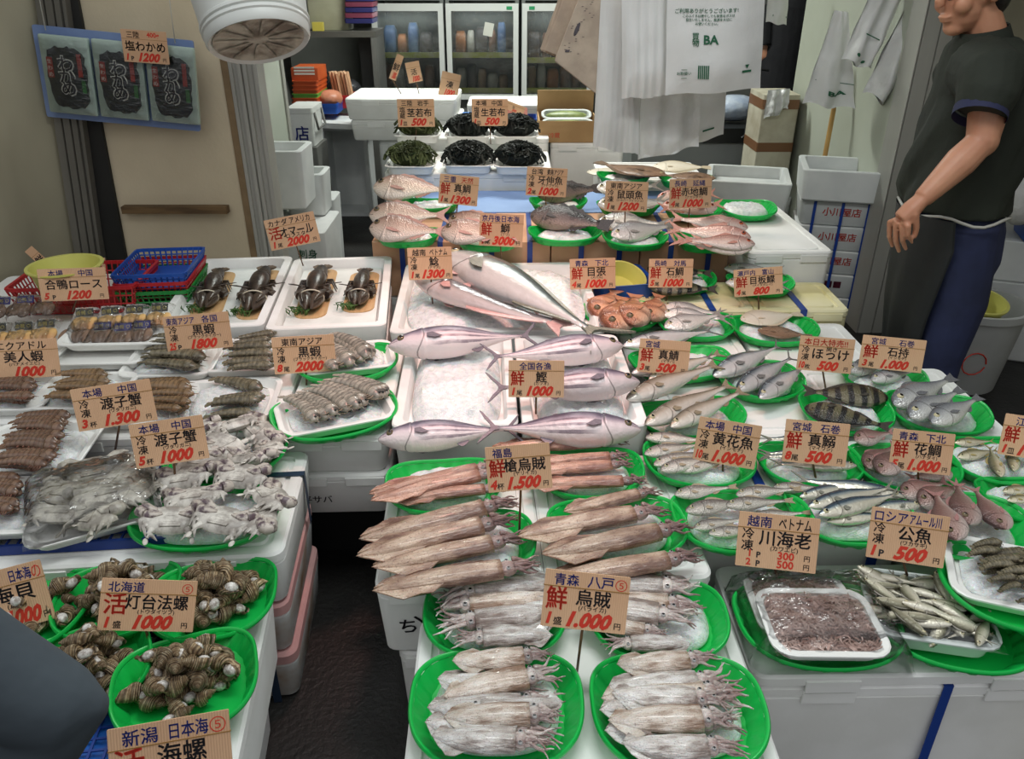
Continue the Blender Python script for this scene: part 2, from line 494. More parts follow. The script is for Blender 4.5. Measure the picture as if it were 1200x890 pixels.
def green_tray(key, label, px, py, z, w_, d_, rz=0.0, ice=True, iceh=0.022, group=None):
    w_ *= .945; d_ *= .945; z += .0015
    p = at(px, py, z + 0.03)
    t = thing('green_tray', label, 'tray', (p.x, p.y, z), math.radians(rz), group)
    b, r = cached(('tray', round(w_, 2), round(d_, 2)), lambda: tray_meshes(round(w_, 2), round(d_, 2)))
    obj('bowl', b, t); obj('rim', r, t)
    TRAYS[key] = (p.x, p.y, z, w_, d_, rz)
    if ice:
        ice_bed('crushed ice filling the ' + ice if isinstance(ice, str) else 'crushed ice under the ' + key, p.x, p.y, z + 0.0075, w_ * 0.73, d_ * 0.71, iceh + .003, rz, amp=0.004, seed=px, round_=0.09)
    return t
def white_tray_mesh(w_, d_, h_, mat):
    r = 0.035
    return MB().rr([(w_ * 0.84, d_ * 0.82, 0, r), (w_ * 0.86, d_ * 0.84, 0.002, r), (w_ - 0.022, d_ - 0.022, h_ - 0.004, r), (w_, d_, h_ - 0.006, r + 0.008), (w_, d_, h_ - 0.002, r + 0.008), (w_ - 0.006, d_ - 0.006, h_, r + 0.006),
                      (w_ - 0.030, d_ - 0.030, h_ - 0.002, r), (w_ * 0.86 - 0.012, d_ * 0.84 - 0.012, 0.006, r * 0.8)]).mesh('white_tray', mat)
def white_tray(key, label, px, py, z, w_, d_, rz=0.0, h_=0.032, ice=0.0, mat=None, cat='tray', rot=None):
    z += .0015; w_ *= .955; d_ *= .955
    p = at(px, py, z + h_)
    o = obj('white_tray', cached(('wt', w_, d_, h_, (mat or WTRAY).name), lambda: white_tray_mesh(w_, d_, h_, mat or WTRAY)), None, (p.x, p.y, z), rot or (0, 0, math.radians(rz)))
    tag(o, label, cat)
    TRAYS[key] = (p.x, p.y, z, w_, d_, rz)
    if ice: ice_bed('crushed ice in the ' + key, p.x, p.y, z + 0.0075, w_ * 0.86 - 0.024, d_ * 0.82 - 0.016, ice, rz, amp=0.004, seed=px, round_=0.04)
    return o

# ------------------------------------------------------------------ fish (unit length, lying on the side: +x snout, +y back)
def sstep(t): t = max(0, min(1, t)); return t * t * (3 - 2 * t)
def fish_meshes(k):
    """k: dict(h, p, hp, blunt, th, tl, fork, span, mat, fin, bend, dorsal, belly)"""
    nu, na = 26, 18
    H, p, hp = k['h'], k.get('p', 0.36), k.get('hp', 0.035)
    tl = k.get('tl', 0.17); th = k.get('th', 0.55); e = k.get('blunt', 0.62); bend = k.get('bend', 0.0); bel = k.get('belly', 1.0)
    X = lambda u: 0.5 - u * (1 - tl)
    Y = lambda x: bend * (0.25 - x * x) * 4 - bend * 2
    def prof(u):
        if u < p: s = max(1e-4, 1 - (1 - u / p) ** 2); return H / 2 * s ** e
        t = (u - p) / (1 - p); return hp / 2 + (H / 2 - hp / 2) * (0.5 + 0.5 * math.cos(PI * t ** k.get('tap', 1.0)))
    rings = []; uv = []
    us = [0.0, 0.008, 0.025, 0.055, 0.09, 0.13, 0.17, 0.21, 0.245, 0.262, 0.27, 0.29] + [0.29 + 0.71 * (i + 1) / 15 for i in range(15)]
    for u in us:
        a = prof(max(u, 0.002)); z = th * H / 2 * (max(1e-4, 1 - (1 - min(u / (p * 1.0), 1)) ** 2) ** 0.6 if u < p else (0.09 + 0.91 * (0.5 + 0.5 * math.cos(PI * ((u - p) / (1 - p)) ** 0.95))))
        if 0.24 < u < 0.266: a *= 1.015; z *= 1.05
        elif 0.266 <= u < 0.28: a *= 0.985; z *= 0.94
        x = X(u); yc = Y(x); ring = []
        for j in range(na):
            t = 2 * PI * j / na
            c, s = math.cos(t), math.sin(t)
            yy = a * s * (1.0 if s > 0 else bel)
            zz = z * (abs(c) ** 0.9) * (1 if c > 0 else -1)
            ring.append((x, yc + yy, zz)); uv.append((u, s))
        rings.append(ring)
    body = MB().loft(rings, uv=uv).mesh('fish_body', k['mat'], 180)
    # tail
    sp = k.get('span', 0.13); fk = k.get('fork', 0.6); x0 = X(0.985); x1 = -0.5; yb = Y(-0.5 + tl * 0.7)
    hb = hp * 0.5
    out = [(x0, hb), (x0 - tl * 0.25, hb * 1.5), (x1 + tl * 0.18, sp * 0.86), (x1, sp), (x1 + tl * fk * 0.35, sp * 0.55), (x1 + tl * fk * 0.75, sp * 0.2), (x1 + tl * fk * 0.82, 0), (x1 + tl * fk * 0.75, -sp * 0.2), (x1 + tl * fk * 0.35, -sp * 0.55), (x1, -sp), (x1 + tl * 0.18, -sp * 0.86), (x0 - tl * 0.25, -hb * 1.5), (x0, -hb)]
    tz = 0.0045
    tail = MB().plate(out, -tz, tz, fn=lambda x, y, z: (x, y + Y(x0) * 1.0 + (x - x0) * (-2.4 * bend), z + 0.03 * sstep((x0 - x) / tl) * k.get('lift', 0.3)))
    tail = tail.mesh('tail_fin', k['fin'], 30)
    res = [('body', body), ('tail_fin', tail)]
    def fin(u0, u1, fh, side, name, rag=0.0):
        n = 9; pts = []; 
        base = []; top = []
        for i in range(n):
            t = i / (n - 1); u = u0 + (u1 - u0) * t; x = X(u); yb_ = Y(x) + side * prof(u) * (1 if side > 0 else bel) * 0.93
            hh = fh * (math.sin(PI * min(1, t * 0.9 + 0.1)) ** 0.6) * (1 - 0.45 * t) * (1 + (rag if i % 2 else -rag))
            base.append((x, yb_)); top.append((x - fh * 0.45, yb_ + side * hh))
        return (name, MB().plate(base + top[::-1], -0.003, 0.003).mesh(name, k['fin'], 30))
    for u0, u1, fh, side, nm in k.get('fins', ((0.34, 0.62, 0.05, 1, 'dorsal_fin'), (0.66, 0.8, 0.04, -1, 'anal_fin'))):
        res.append(fin(u0, u1, fh, side, nm, k.get('rag', 0.0)))
    # pectoral fins, flat against both flanks
    zf = th * H / 2
    pl = k.get('pec', 0.13); pm = MB()
    xo, yo = X(0.285), Y(X(0.285)) - prof(0.3) * 0.25
    o2 = [(0, 0.014), (-pl * 0.4, 0.03), (-pl, 0.0), (-pl * 0.5, -0.022), (0, -0.016)]
    for sg, nm in ((1, 'pectoral_fin'), (-1, 'pectoral_fin')):
        res.append((nm, MB().plate(o2, 0, 0.004, fn=lambda x, y, z, sg=sg: (xo + x * 0.96, yo + y + x * 0.25, sg * (zf * (0.955 + 0.02 * x / pl) + z + 0.004 - 0.012 * x / pl * 0.4))).mesh(nm, k['fin'], 30)))
    ue = k.get('eye_u', 0.105); er = k.get('eye', 0.02)
    zloc = th * H / 2 * (1 - (1 - min(ue / p, 1)) ** 2) ** 0.6
    ye = Y(X(ue)) + prof(ue) * k.get('eye_v', 0.28)
    for sg in (1, -1):
        em = MB()
        zc = sg * zloc * 0.94
        prev = [(X(ue) + er * c_ * math.cos(2 * PI * j / 12), ye + er * c_ * math.sin(2 * PI * j / 12), zc + sg * h_) for c_, h_ in ((1.25, -er * 0.3), (1.05, er * 0.30), (0.62, er * 0.62)) for j in range(12)]
        em.loft([prev[0:12], prev[12:24], prev[24:36]], False, False, 0)
        em.loft([prev[24:36], [(X(ue) + er * 0.3 * math.cos(2 * PI * j / 12), ye + er * 0.3 * math.sin(2 * PI * j / 12), zc + sg * er * 0.72) for j in range(12)]], False, True, 1)
        res.append(('eye', em.mesh('eye', [k.get('iris', EYE_G), PUPIL], 60)))
    return res
EYE_G = mt('fish_iris', (196, 186, 150), None, rough=0.15)
EYE_D = mt('fish_iris_dark', (110, 96, 70), None, rough=0.15)
EYE_R = mt('fish_iris_red', (190, 92, 60), None, rough=0.15)
PUPIL = mt('fish_pupil', (14, 14, 18), None, rough=0.08)
FM = fishmat
fin_ = lambda n, c, c2: mt('fin_' + n, c, c2, 40.0, 0.4, stretch=(1, 6, 1), rand=0.1)
FK = {}
def kind(name, **k): FK[name] = k
kind('bonito', h=0.235, p=0.40, hp=0.025, blunt=0.72, th=0.86, tl=0.12, fork=0.78, span=0.14, eye=0.022, iris=EYE_D, eye_u=0.10, eye_v=0.1, pec=0.10, tap=1.15,
     fins=((0.32, 0.5, 0.028, 1, 'dorsal_fin'), (0.55, 0.62, 0.04, 1, 'second_dorsal_fin'), (0.60, 0.68, 0.045, -1, 'anal_fin')),
     mat=FM('skin_bonito', [(0.0, (230, 216, 214)), (0.42, (214, 198, 202)), (0.56, (160, 148, 160)), (0.72, (92, 84, 102)), (1.0, (56, 52, 70))], lines=(17.0, -0.8, 0.7, (98, 84, 98), 0.8), nz=0.17, rough=0.42, metal=0.12),
     fin=fin_('bonito', (96, 88, 100), (126, 118, 126)))
kind('yellowtail', h=0.185, p=0.36, hp=0.025, blunt=0.6, th=0.62, tl=0.12, fork=0.9, span=0.09, eye=0.014, eye_u=0.09, eye_v=0.15, pec=0.11, bend=0.015,
     fins=((0.36, 0.92, 0.022, 1, 'dorsal_fin'), (0.62, 0.92, 0.02, -1, 'anal_fin')),
     mat=FM('skin_yellowtail', [(0.0, (228, 220, 218)), (0.42, (206, 202, 200)), (0.52, (160, 164, 160)), (0.66, (104, 116, 114)), (1.0, (66, 80, 80))], nz=0.06, rough=0.25),
     fin=fin_('yellowtail', (110, 112, 100), (140, 138, 120)))
kind('catfish', h=0.15, p=0.30, hp=0.05, blunt=0.5, th=0.66, tl=0.10, fork=0.5, span=0.07, eye=0.010, eye_u=0.07, eye_v=-0.05, bend=-0.05, pec=0.08, tap=0.8,
     fins=((0.30, 0.36, 0.06, 1, 'dorsal_fin'), (0.5, 0.95, 0.035, -1, 'anal_fin')),
     mat=FM('skin_catfish', [(0.0, (222, 206, 204)), (0.34, (200, 188, 186)), (0.5, (136, 134, 138)), (0.8, (100, 100, 104)), (1.0, (78, 80, 84))], nz=0.12, rough=0.2),
     fin=fin_('catfish', (196, 150, 146), (214, 176, 170)))
kind('sea_bream', h=0.40, p=0.32, hp=0.07, blunt=0.66, th=0.38, tl=0.16, fork=0.6, span=0.14, eye=0.032, eye_u=0.12, eye_v=0.35, pec=0.2, rag=0.2,
     fins=((0.3, 0.85, 0.055, 1, 'dorsal_fin'), (0.62, 0.82, 0.045, -1, 'anal_fin')), iris=EYE_D,
     mat=FM('skin_bream', [(0.0, (222, 212, 202)), (0.35, (204, 188, 174)), (0.62, (176, 150, 136)), (0.85, (140, 112, 102)), (1.0, (112, 86, 80))], scales=62.0, nz=0.08, rough=0.3, metal=0.15),
     fin=fin_('bream', (168, 126, 116), (196, 160, 150)))
kind('grouper', h=0.36, p=0.36, hp=0.10, blunt=0.55, th=0.48, tl=0.15, fork=0.15, span=0.10, eye=0.018, eye_u=0.13, eye_v=0.5, pec=0.14, rag=0.35,
     fins=((0.28, 0.88, 0.07, 1, 'dorsal_fin'), (0.62, 0.84, 0.06, -1, 'anal_fin')), iris=EYE_D,
     mat=FM('skin_grouper', [(0.0, (156, 132, 122)), (0.3, (118, 104, 100)), (0.6, (78, 72, 72)), (1.0, (48, 46, 48))], spots=(9.0, 0.52, (40, 38, 40), 0.8), scales=50.0, rough=0.35, metal=0.05),
     fin=fin_('grouper', (60, 56, 58), (84, 78, 78)))
kind('silver_bream', h=0.30, p=0.36, hp=0.06, blunt=0.68, th=0.40, tl=0.18, fork=0.8, span=0.13, eye=0.024, eye_u=0.11, eye_v=0.2, pec=0.12,
     mat=FM('skin_silver', [(0.0, (230, 226, 218)), (0.5, (210, 208, 204)), (0.75, (164, 164, 164)), (1.0, (112, 114, 118))], scales=58.0, nz=0.08, rough=0.25, metal=0.3),
     fin=fin_('silver', (120, 116, 112), (160, 156, 148)))
kind('snapper', h=0.27, p=0.34, hp=0.06, blunt=0.62, th=0.45, tl=0.17, fork=0.7, span=0.12, eye=0.022, eye_u=0.11, eye_v=0.3, pec=0.14, iris=EYE_R,
     mat=FM('skin_snapper', [(0.0, (228, 214, 206)), (0.4, (216, 190, 180)), (0.7, (194, 148, 138)), (1.0, (156, 104, 98))], scales=56.0, lines=(12.0, -0.6, 0.9, (232, 200, 180), 0.4), rough=0.28, metal=0.15),
     fin=fin_('snapper', (186, 122, 106), (206, 160, 146)))
kind('rockfish', h=0.42, p=0.36, hp=0.09, blunt=0.55, th=0.52, tl=0.15, fork=0.15, span=0.11, eye=0.036, eye_u=0.12, eye_v=0.3, pec=0.16, rag=0.25, iris=EYE_D,
     mat=FM('skin_rockfish', [(0.0, (226, 194, 168)), (0.4, (204, 152, 118)), (0.75, (174, 112, 80)), (1.0, (132, 82, 60))], bars=(26.0, (112, 66, 52), 0.45), scales=50.0, rough=0.3, metal=0.08),
     fin=fin_('rockfish', (172, 112, 84), (196, 144, 112)))
kind('mackerel', h=0.20, p=0.40, hp=0.025, blunt=0.62, th=0.62, tl=0.13, fork=0.95, span=0.09, eye=0.019, eye_u=0.09, eye_v=0.2, pec=0.09,
     fins=((0.34, 0.48, 0.035, 1, 'dorsal_fin'), (0.6, 0.72, 0.025, 1, 'second_dorsal_fin'), (0.62, 0.74, 0.025, -1, 'anal_fin')),
     mat=FM('skin_mackerel', [(0.0, (230, 226, 222)), (0.5, (206, 206, 206)), (0.68, (140, 146, 152)), (0.8, (72, 82, 92)), (1.0, (44, 54, 64))], bars=None, nz=0.1, rough=0.2, metal=0.35),
     fin=fin_('mackerel', (92, 92, 92), (126, 124, 120)))
kind('trout', h=0.175, p=0.38, hp=0.04, blunt=0.55, th=0.66, tl=0.10, fork=0.5, span=0.07, eye=0.018, eye_u=0.085, eye_v=0.3, pec=0.07, tap=0.9,
     fins=((0.42, 0.52, 0.04, 1, 'dorsal_fin'), (0.7, 0.8, 0.03, -1, 'anal_fin')),
     mat=FM('skin_trout', [(0.0, (230, 224, 216)), (0.42, (206, 198, 186)), (0.62, (164, 152, 136)), (0.85, (102, 94, 80)), (1.0, (70, 64, 56))], nz=0.08, rough=0.24, metal=0.2),
     fin=fin_('trout', (120, 108, 88), (150, 138, 116)))
kind('sardine', h=0.185, p=0.42, hp=0.035, blunt=0.6, th=0.6, tl=0.14, fork=0.9, span=0.08, eye=0.021, eye_u=0.09, eye_v=0.15, pec=0.07,
     fins=((0.44, 0.54, 0.035, 1, 'dorsal_fin'), (0.72, 0.86, 0.015, -1, 'anal_fin')),
     mat=FM('skin_sardine', [(0.0, (228, 222, 208)), (0.45, (212, 206, 188)), (0.62, (150, 160, 162)), (0.72, (72, 90, 104)), (1.0, (34, 44, 58))], nz=0.05, rough=0.2, metal=0.35),
     fin=fin_('sardine', (100, 100, 92), (140, 138, 124)))
kind('croaker', h=0.22, p=0.34, hp=0.045, blunt=0.58, th=0.62, tl=0.14, fork=0.25, span=0.055, eye=0.024, eye_u=0.10, eye_v=0.3, pec=0.10, tap=0.85,
     mat=FM('skin_croaker', [(0.0, (220, 214, 204)), (0.4, (186, 180, 170)), (0.65, (128, 122, 116)), (1.0, (78, 74, 72))], nz=0.1, rough=0.28, metal=0.2, scales=60.0),
     fin=fin_('croaker', (140, 124, 100), (172, 156, 130)))
kind('grey_croaker', h=0.27, p=0.34, hp=0.05, blunt=0.52, th=0.6, tl=0.15, fork=0.2, span=0.06, eye=0.026, eye_u=0.11, eye_v=0.3, pec=0.13,
     mat=FM('skin_grey_croaker', [(0.0, (222, 220, 214)), (0.4, (190, 190, 188)), (0.75, (136, 138, 142)), (1.0, (92, 94, 100))], nz=0.1, rough=0.26, metal=0.25, scales=64.0),
     fin=fin_('grey_croaker', (92, 92, 96), (124, 124, 126)))
kind('pink_bream', h=0.40, p=0.33, hp=0.07, blunt=0.58, th=0.46, tl=0.15, fork=0.6, span=0.13, eye=0.032, eye_u=0.12, eye_v=0.35, pec=0.16, iris=EYE_D,
     mat=FM('skin_pink_bream', [(0.0, (208, 194, 188)), (0.4, (166, 136, 128)), (0.7, (130, 98, 92)), (1.0, (90, 68, 66))], scales=52.0, nz=0.1, rough=0.3, metal=0.12),
     fin=fin_('pink_bream', (150, 104, 102), (176, 134, 130)))
kind('striped_beakfish', h=0.36, p=0.38, hp=0.07, blunt=0.6, th=0.42, tl=0.13, fork=0.4, span=0.11, eye=0.02, eye_u=0.11, eye_v=0.4, pec=0.12, iris=EYE_D,
     fins=((0.3, 0.85, 0.05, 1, 'dorsal_fin'), (0.62, 0.86, 0.045, -1, 'anal_fin')),
     mat=FM('skin_beakfish', [(0.0, (118, 112, 92)), (0.5, (92, 88, 64)), (1.0, (44, 44, 40))], bars=(38.0, (24, 25, 26), 0.97), rough=0.3, metal=0.12, scales=60.0),
     fin=fin_('beakfish', (50, 48, 44), (76, 72, 64)))
kind('horse_mackerel', h=0.24, p=0.38, hp=0.03, blunt=0.6, th=0.5, tl=0.14, fork=0.85, span=0.085, eye=0.024, eye_u=0.1, eye_v=0.25, pec=0.12,
     mat=FM('skin_horse_mackerel', [(0.0, (230, 222, 200)), (0.45, (214, 204, 176)), (0.7, (150, 142, 110)), (1.0, (78, 78, 66))], nz=0.08, rough=0.24, metal=0.3),
     fin=fin_('horse_mackerel', (150, 134, 84), (176, 160, 110)))
kind('flounder', h=0.50, p=0.42, hp=0.08, blunt=0.62, th=0.14, tl=0.14, fork=-0.15, span=0.09, eye=0.02, eye_u=0.08, eye_v=0.4, pec=0.10,
     fins=((0.12, 0.94, 0.06, 1, 'dorsal_fin'), (0.3, 0.94, 0.06, -1, 'anal_fin')),
     mat=FM('skin_flounder', [(0.0, (122, 96, 76)), (0.5, (142, 114, 92)), (1.0, (104, 80, 64))], spots=(10.0, 0.53, (72, 56, 46), 0.7), gill=0.5, rough=0.35, metal=0.03),
     fin=fin_('flounder', (96, 78, 62), (130, 108, 86)))
kind('pale_flounder', h=0.50, p=0.42, hp=0.08, blunt=0.62, th=0.14, tl=0.14, fork=-0.15, span=0.09, eye=0.012, eye_u=0.08, eye_v=0.4, pec=0.10,
     fins=((0.12, 0.94, 0.06, 1, 'dorsal_fin'), (0.3, 0.94, 0.06, -1, 'anal_fin')),
     mat=FM('skin_pale_flounder', [(0.0, (226, 218, 196)), (0.5, (236, 230, 214)), (1.0, (214, 204, 180))], gill=0.5, rough=0.35, metal=0.03),
     fin=fin_('pale_flounder', (190, 176, 148), (214, 202, 178)))
kind('smelt', h=0.21, p=0.42, hp=0.03, blunt=0.6, th=0.7, tl=0.13, fork=0.8, span=0.06, eye=0.026, eye_u=0.08, eye_v=0.2, pec=0.07, bend=0.03,
     mat=FM('skin_smelt', [(0.0, (226, 220, 204)), (0.5, (204, 198, 178)), (0.75, (160, 156, 134)), (1.0, (110, 106, 88))], nz=0.1, rough=0.2, metal=0.25),
     fin=fin_('smelt', (130, 126, 116), (160, 156, 146)))
def fish(kindname, name, label, h, t, z, group=None, belly=False, roll=0.0, cat='fish', pitch=0.0, lean=0.28):
    """h, t: where the snout and the tail end lie (pixels on the plane z); belly=True turns the belly away"""
    A = at(h[0], h[1], z); B = at(t[0], t[1], z)
    d = A - B; L = d.length; ang = math.atan2(d.y, d.x); c = (A + B) / 2
    back_away = math.cos(ang) > 0          # local +y maps to +Y when heading +x
    flip = (not back_away) != belly
    ax = d.normalized() * (1 if d.x > 0 else -1); kk = FK[kindname]
    e = Matrix.Rotation(lean * abs(ax.x), 4, ax) @ Matrix.Rotation(ang, 4, 'Z') @ Matrix.Rotation(-pitch, 4, 'Y') @ Matrix.Rotation((PI if flip else 0) + roll, 4, 'X')
    c.z += abs(math.sin(lean)) * kk['h'] * (1 - kk['th']) * L * .42
    r = thing(name, label, cat, c, 0, group, L, rot=e.to_euler())
    for nm, me in cached(('fish', kindname), lambda: fish_meshes(FK[kindname])): obj(nm, me, r)
    return r
# ------------------------------------------------------------------ squid (mantle tip at -x, arms at +x, unit length)
def squidmat(name, a, b, c, d):
    if name in MATS: return MATS[name]
    k = NT(name)
    n1 = k.noise(6.0, 6.0, stretch=(0.6, 1.5, 1.5)); n2 = k.noise(95.0, 2.0)
    col_ = k.ramp(n1, [(0.32, lin(a)), (0.48, lin(b)), (0.62, lin(c))])
    col_ = k.mix(k.math('MULTIPLY', k.math('MULTIPLY_ADD', n2, 8.0, -4.5, clamp=True), 0.55), col_, lin(d))
    oi = k.n('ObjectInfo'); h = k.n('HueSaturation')
    k.l(k.math('MULTIPLY_ADD', oi.outputs['Random'], 0.34, 0.84), h.inputs['Value']); k.setv(h.inputs['Color'], col_)
    k.l(h.outputs[0], k.b.inputs['Base Color'])
    k.b.inputs['Roughness'].default_value = 0.16; k.b.inputs['Coat Weight'].default_value = 0.3
    k.b.inputs['Subsurface Weight'].default_value = 0.12; k.b.inputs['Subsurface Scale'].default_value = 0.02
    k.bump(k.noise(18.0, 4.0, stretch=(0.4, 2, 2)), 0.5, 0.02)
    MATS[name] = k.m
    return k.m
SQ = {
    'spear': squidmat('skin_spear_squid', (214, 176, 156), (184, 138, 118), (132, 92, 80), (110, 52, 44)),
    'long': squidmat('skin_long_squid', (214, 190, 168), (172, 142, 122), (116, 86, 74), (96, 52, 44)),
    'grey': squidmat('skin_grey_squid', (232, 230, 228), (196, 188, 182), (128, 112, 104), (104, 82, 80)),
    'pale': squidmat('skin_pale_squid', (230, 222, 214), (204, 188, 174), (140, 112, 92), (110, 76, 64)),
    'arms': squidmat('skin_squid_arms', (206, 184, 174), (172, 146, 138), (124, 98, 96), (96, 66, 66)),
    'pale_arms': squidmat('skin_pale_squid_arms', (226, 216, 210), (200, 188, 182), (150, 128, 124), (120, 92, 90)),
}
def squid_meshes(v):
    r_ = random.Random(v)
    kind_, ml, mw, fl, fw, al = {'spear': ('spear', .78, .066, .42, .085, .13), 'long': ('long', .74, .078, .42, .10, .17), 'grey': ('grey', .64, .115, .30, .12, .25), 'pale': ('pale', .66, .12, .32, .12, .24)}[v.split()[0]]
    m0 = SQ[kind_]
    bend = r_.uniform(-0.03, 0.03) * (2.2 if kind_ in ('grey', 'pale') else 1); AM = SQ['pale_arms' if kind_ in ('grey', 'pale') else 'arms']; Y = lambda x: bend * (0.25 - x * x) * 4
    xm = -0.5 + ml
    rings = []
    prof = [(0, .02), (.03, .16), (.10, .36), (.2, .56), (.33, .76), (.5, .94), (.68, 1.0), (.85, .95), (.95, .92), (1.0, .9), (1.0, .74)]
    for t, rr_ in prof:
        x = -0.5 + ml * t; w_ = mw * rr_ * (1 + r_.uniform(-.04, .04)); h_ = w_ * 0.66
        rings.append([(x, Y(x) + w_ * math.cos(2 * PI * j / 16), h_ * math.sin(2 * PI * j / 16) * (1 + 0.06 * math.sin(3 * j + v.__hash__() % 3))) for j in range(16)])
    out = [('mantle', MB().loft(rings).mesh('mantle', m0, 180))]
    for sg in (1, -1):      # fins: broad lobes hugging the rear of the mantle
        base = []; tip = []
        for i in range(9):
            t = i / 8; x = -0.5 + 0.01 + fl * t
            wm = mw * min(1, (0.1 + (x + .5) / ml * 1.9)) * 0.8
            base.append((x, Y(x) + sg * wm * 0.5)); tip.append((x + 0.012 * math.sin(t * 9), Y(x) + sg * (wm * 0.6 + fw * math.sin(PI * min(1, t ** 0.8)) ** 0.8 * (1 - 0.15 * r_.random()))))
        lf = r_.uniform(-0.1, 0.25)
        f = MB().plate((base + tip[::-1]) if sg > 0 else (tip + base[::-1]), -0.004, 0.004, fn=lambda x, y, z: (x, y, z + 0.01 - abs(y) * 0.16 + 0.012 * math.sin(x * 40 + sg) + lf * abs(y) * 0.3))
        out.append(('fin', f.mesh('fin', m0, 60)))
    xh = xm + 0.035
    hd = MB(); hd.loft([[(x, Y(xm) + w_ * math.cos(2 * PI * j / 12), w_ * .75 * math.sin(2 * PI * j / 12)) for j in range(12)] for x, w_ in ((xm - .03, mw * .5), (xm + .005, mw * .62), (xh, mw * .72), (xh + .03, mw * .6), (xh + .05, mw * .42))])
    out.append(('head', hd.mesh('head', AM, 180)))
    er = mw * .15
    for sg in (1, -1):
        e = MB(); cx, cy, cz = xh, Y(xm) + sg * mw * .42, mw * .40
        def rg(r, dz): return [(cx + r * math.cos(2 * PI * j / 12), cy + r * math.sin(2 * PI * j / 12) , cz + dz) for j in range(12)]
        e.loft([rg(er * 1.1, -er * .4), rg(er, er * .3), rg(er * .62, er * .55)], False, False, 0); e.loft([rg(er * .62, er * .55), rg(er * .3, er * .66)], False, True, 1)
        out.append(('eye', e.mesh('eye', [EYE_SQ, PUPIL], 60)))
    na = 8
    for i in range(na):
        a = (i / (na - 1) - .5); y0 = Y(xm) + a * mw * .8; L = al * r_.uniform(.75, 1.1); x0 = xh + .035
        cv = r_.uniform(-1, 1) * (.9 if kind_ in ('grey', 'pale') else .25); p = []
        for s in range(9):
            t = s / 8
            p.append((x0 + L * t * (1 - .35 * abs(cv) * t), y0 + a * .04 * t * L / .2 + cv * L * .55 * t * t + .008 * math.sin(t * 9 + i), .012 * (1 - t) + (i % 2) * .016 - .02 * t + .006 * math.sin(t * 7 + i * 2)))
        out.append(('tentacle', MB().tube(p, [.0125 * (1 - .78 * s / 8) * (mw / .07) for s in range(9)], 6).mesh('tentacle', AM, 180)))
    return out
EYE_SQ = mt('squid_eye', (170, 168, 168), None, rough=0.1)
def squid(v, label, h, t, z, group=None, roll=0.0, pitch=0.0):
    """h head end, t mantle tip, in pixels on the plane z"""
    A = at(h[0], h[1], z); B = at(t[0], t[1], z); d = A - B
    e = Matrix.Rotation(math.atan2(d.y, d.x), 4, 'Z') @ Matrix.Rotation(-pitch, 4, 'Y') @ Matrix.Rotation(roll, 4, 'X')
    r = thing('squid', label, 'squid', (A + B) / 2, 0, group, d.length, rot=e.to_euler())
    for nm, me in cached(('squid', v), lambda: squid_meshes(v)): obj(nm, me, r)
    return r

# ------------------------------------------------------------------ prawns (unit length, head at +x, lying on the side, back to +y)
def prawnmat(name, a, b, band, n=8.0, amt=0.8):
    if name in MATS: return MATS[name]
    k = NT(name); au = k.n('Attribute', attribute_name='fu').outputs['Fac']; av = k.n('Attribute', attribute_name='fv').outputs['Fac']
    c = k.ramp(k.noise(14.0, 4.0), [(0.4, lin(a)), (0.65, lin(b))])
    s = k.math('SINE', k.math('MULTIPLY', au, 2 * PI * n))
    s = k.math('MULTIPLY', k.math('MULTIPLY_ADD', s, 2.0, -0.3, clamp=True), amt)
    s = k.math('MULTIPLY', s, k.math('MULTIPLY_ADD', av, 0.4, 0.65, clamp=True))
    c = k.mix(s, c, lin(band))
    oi = k.n('ObjectInfo'); h = k.n('HueSaturation'); k.l(k.math('MULTIPLY_ADD', oi.outputs['Random'], 0.3, 0.85), h.inputs['Value']); k.setv(h.inputs['Color'], c)
    k.l(h.outputs[0], k.b.inputs['Base Color']); k.b.inputs['Roughness'].default_value = 0.25
    MATS[name] = k.m
    return k.m
PM = {'tiger': prawnmat('shell_tiger_prawn', (138, 132, 122), (176, 168, 154), (48, 46, 44), amt=.9),
      'black': prawnmat('shell_black_prawn', (92, 86, 70), (128, 118, 96), (46, 42, 36), amt=0.75),
      'red': prawnmat('shell_red_prawn', (112, 82, 66), (126, 102, 84), (60, 46, 40), amt=0.85),
      'brown': prawnmat('shell_brown_prawn', (136, 108, 78), (112, 90, 66), (70, 56, 44), amt=0.7)}
PLEG = {k: mt('legs_' + k, c, None, rough=0.4) for k, c in (('tiger', (136, 120, 100)), ('black', (62, 52, 42)), ('red', (134, 84, 64)), ('brown', (132, 92, 60)))}
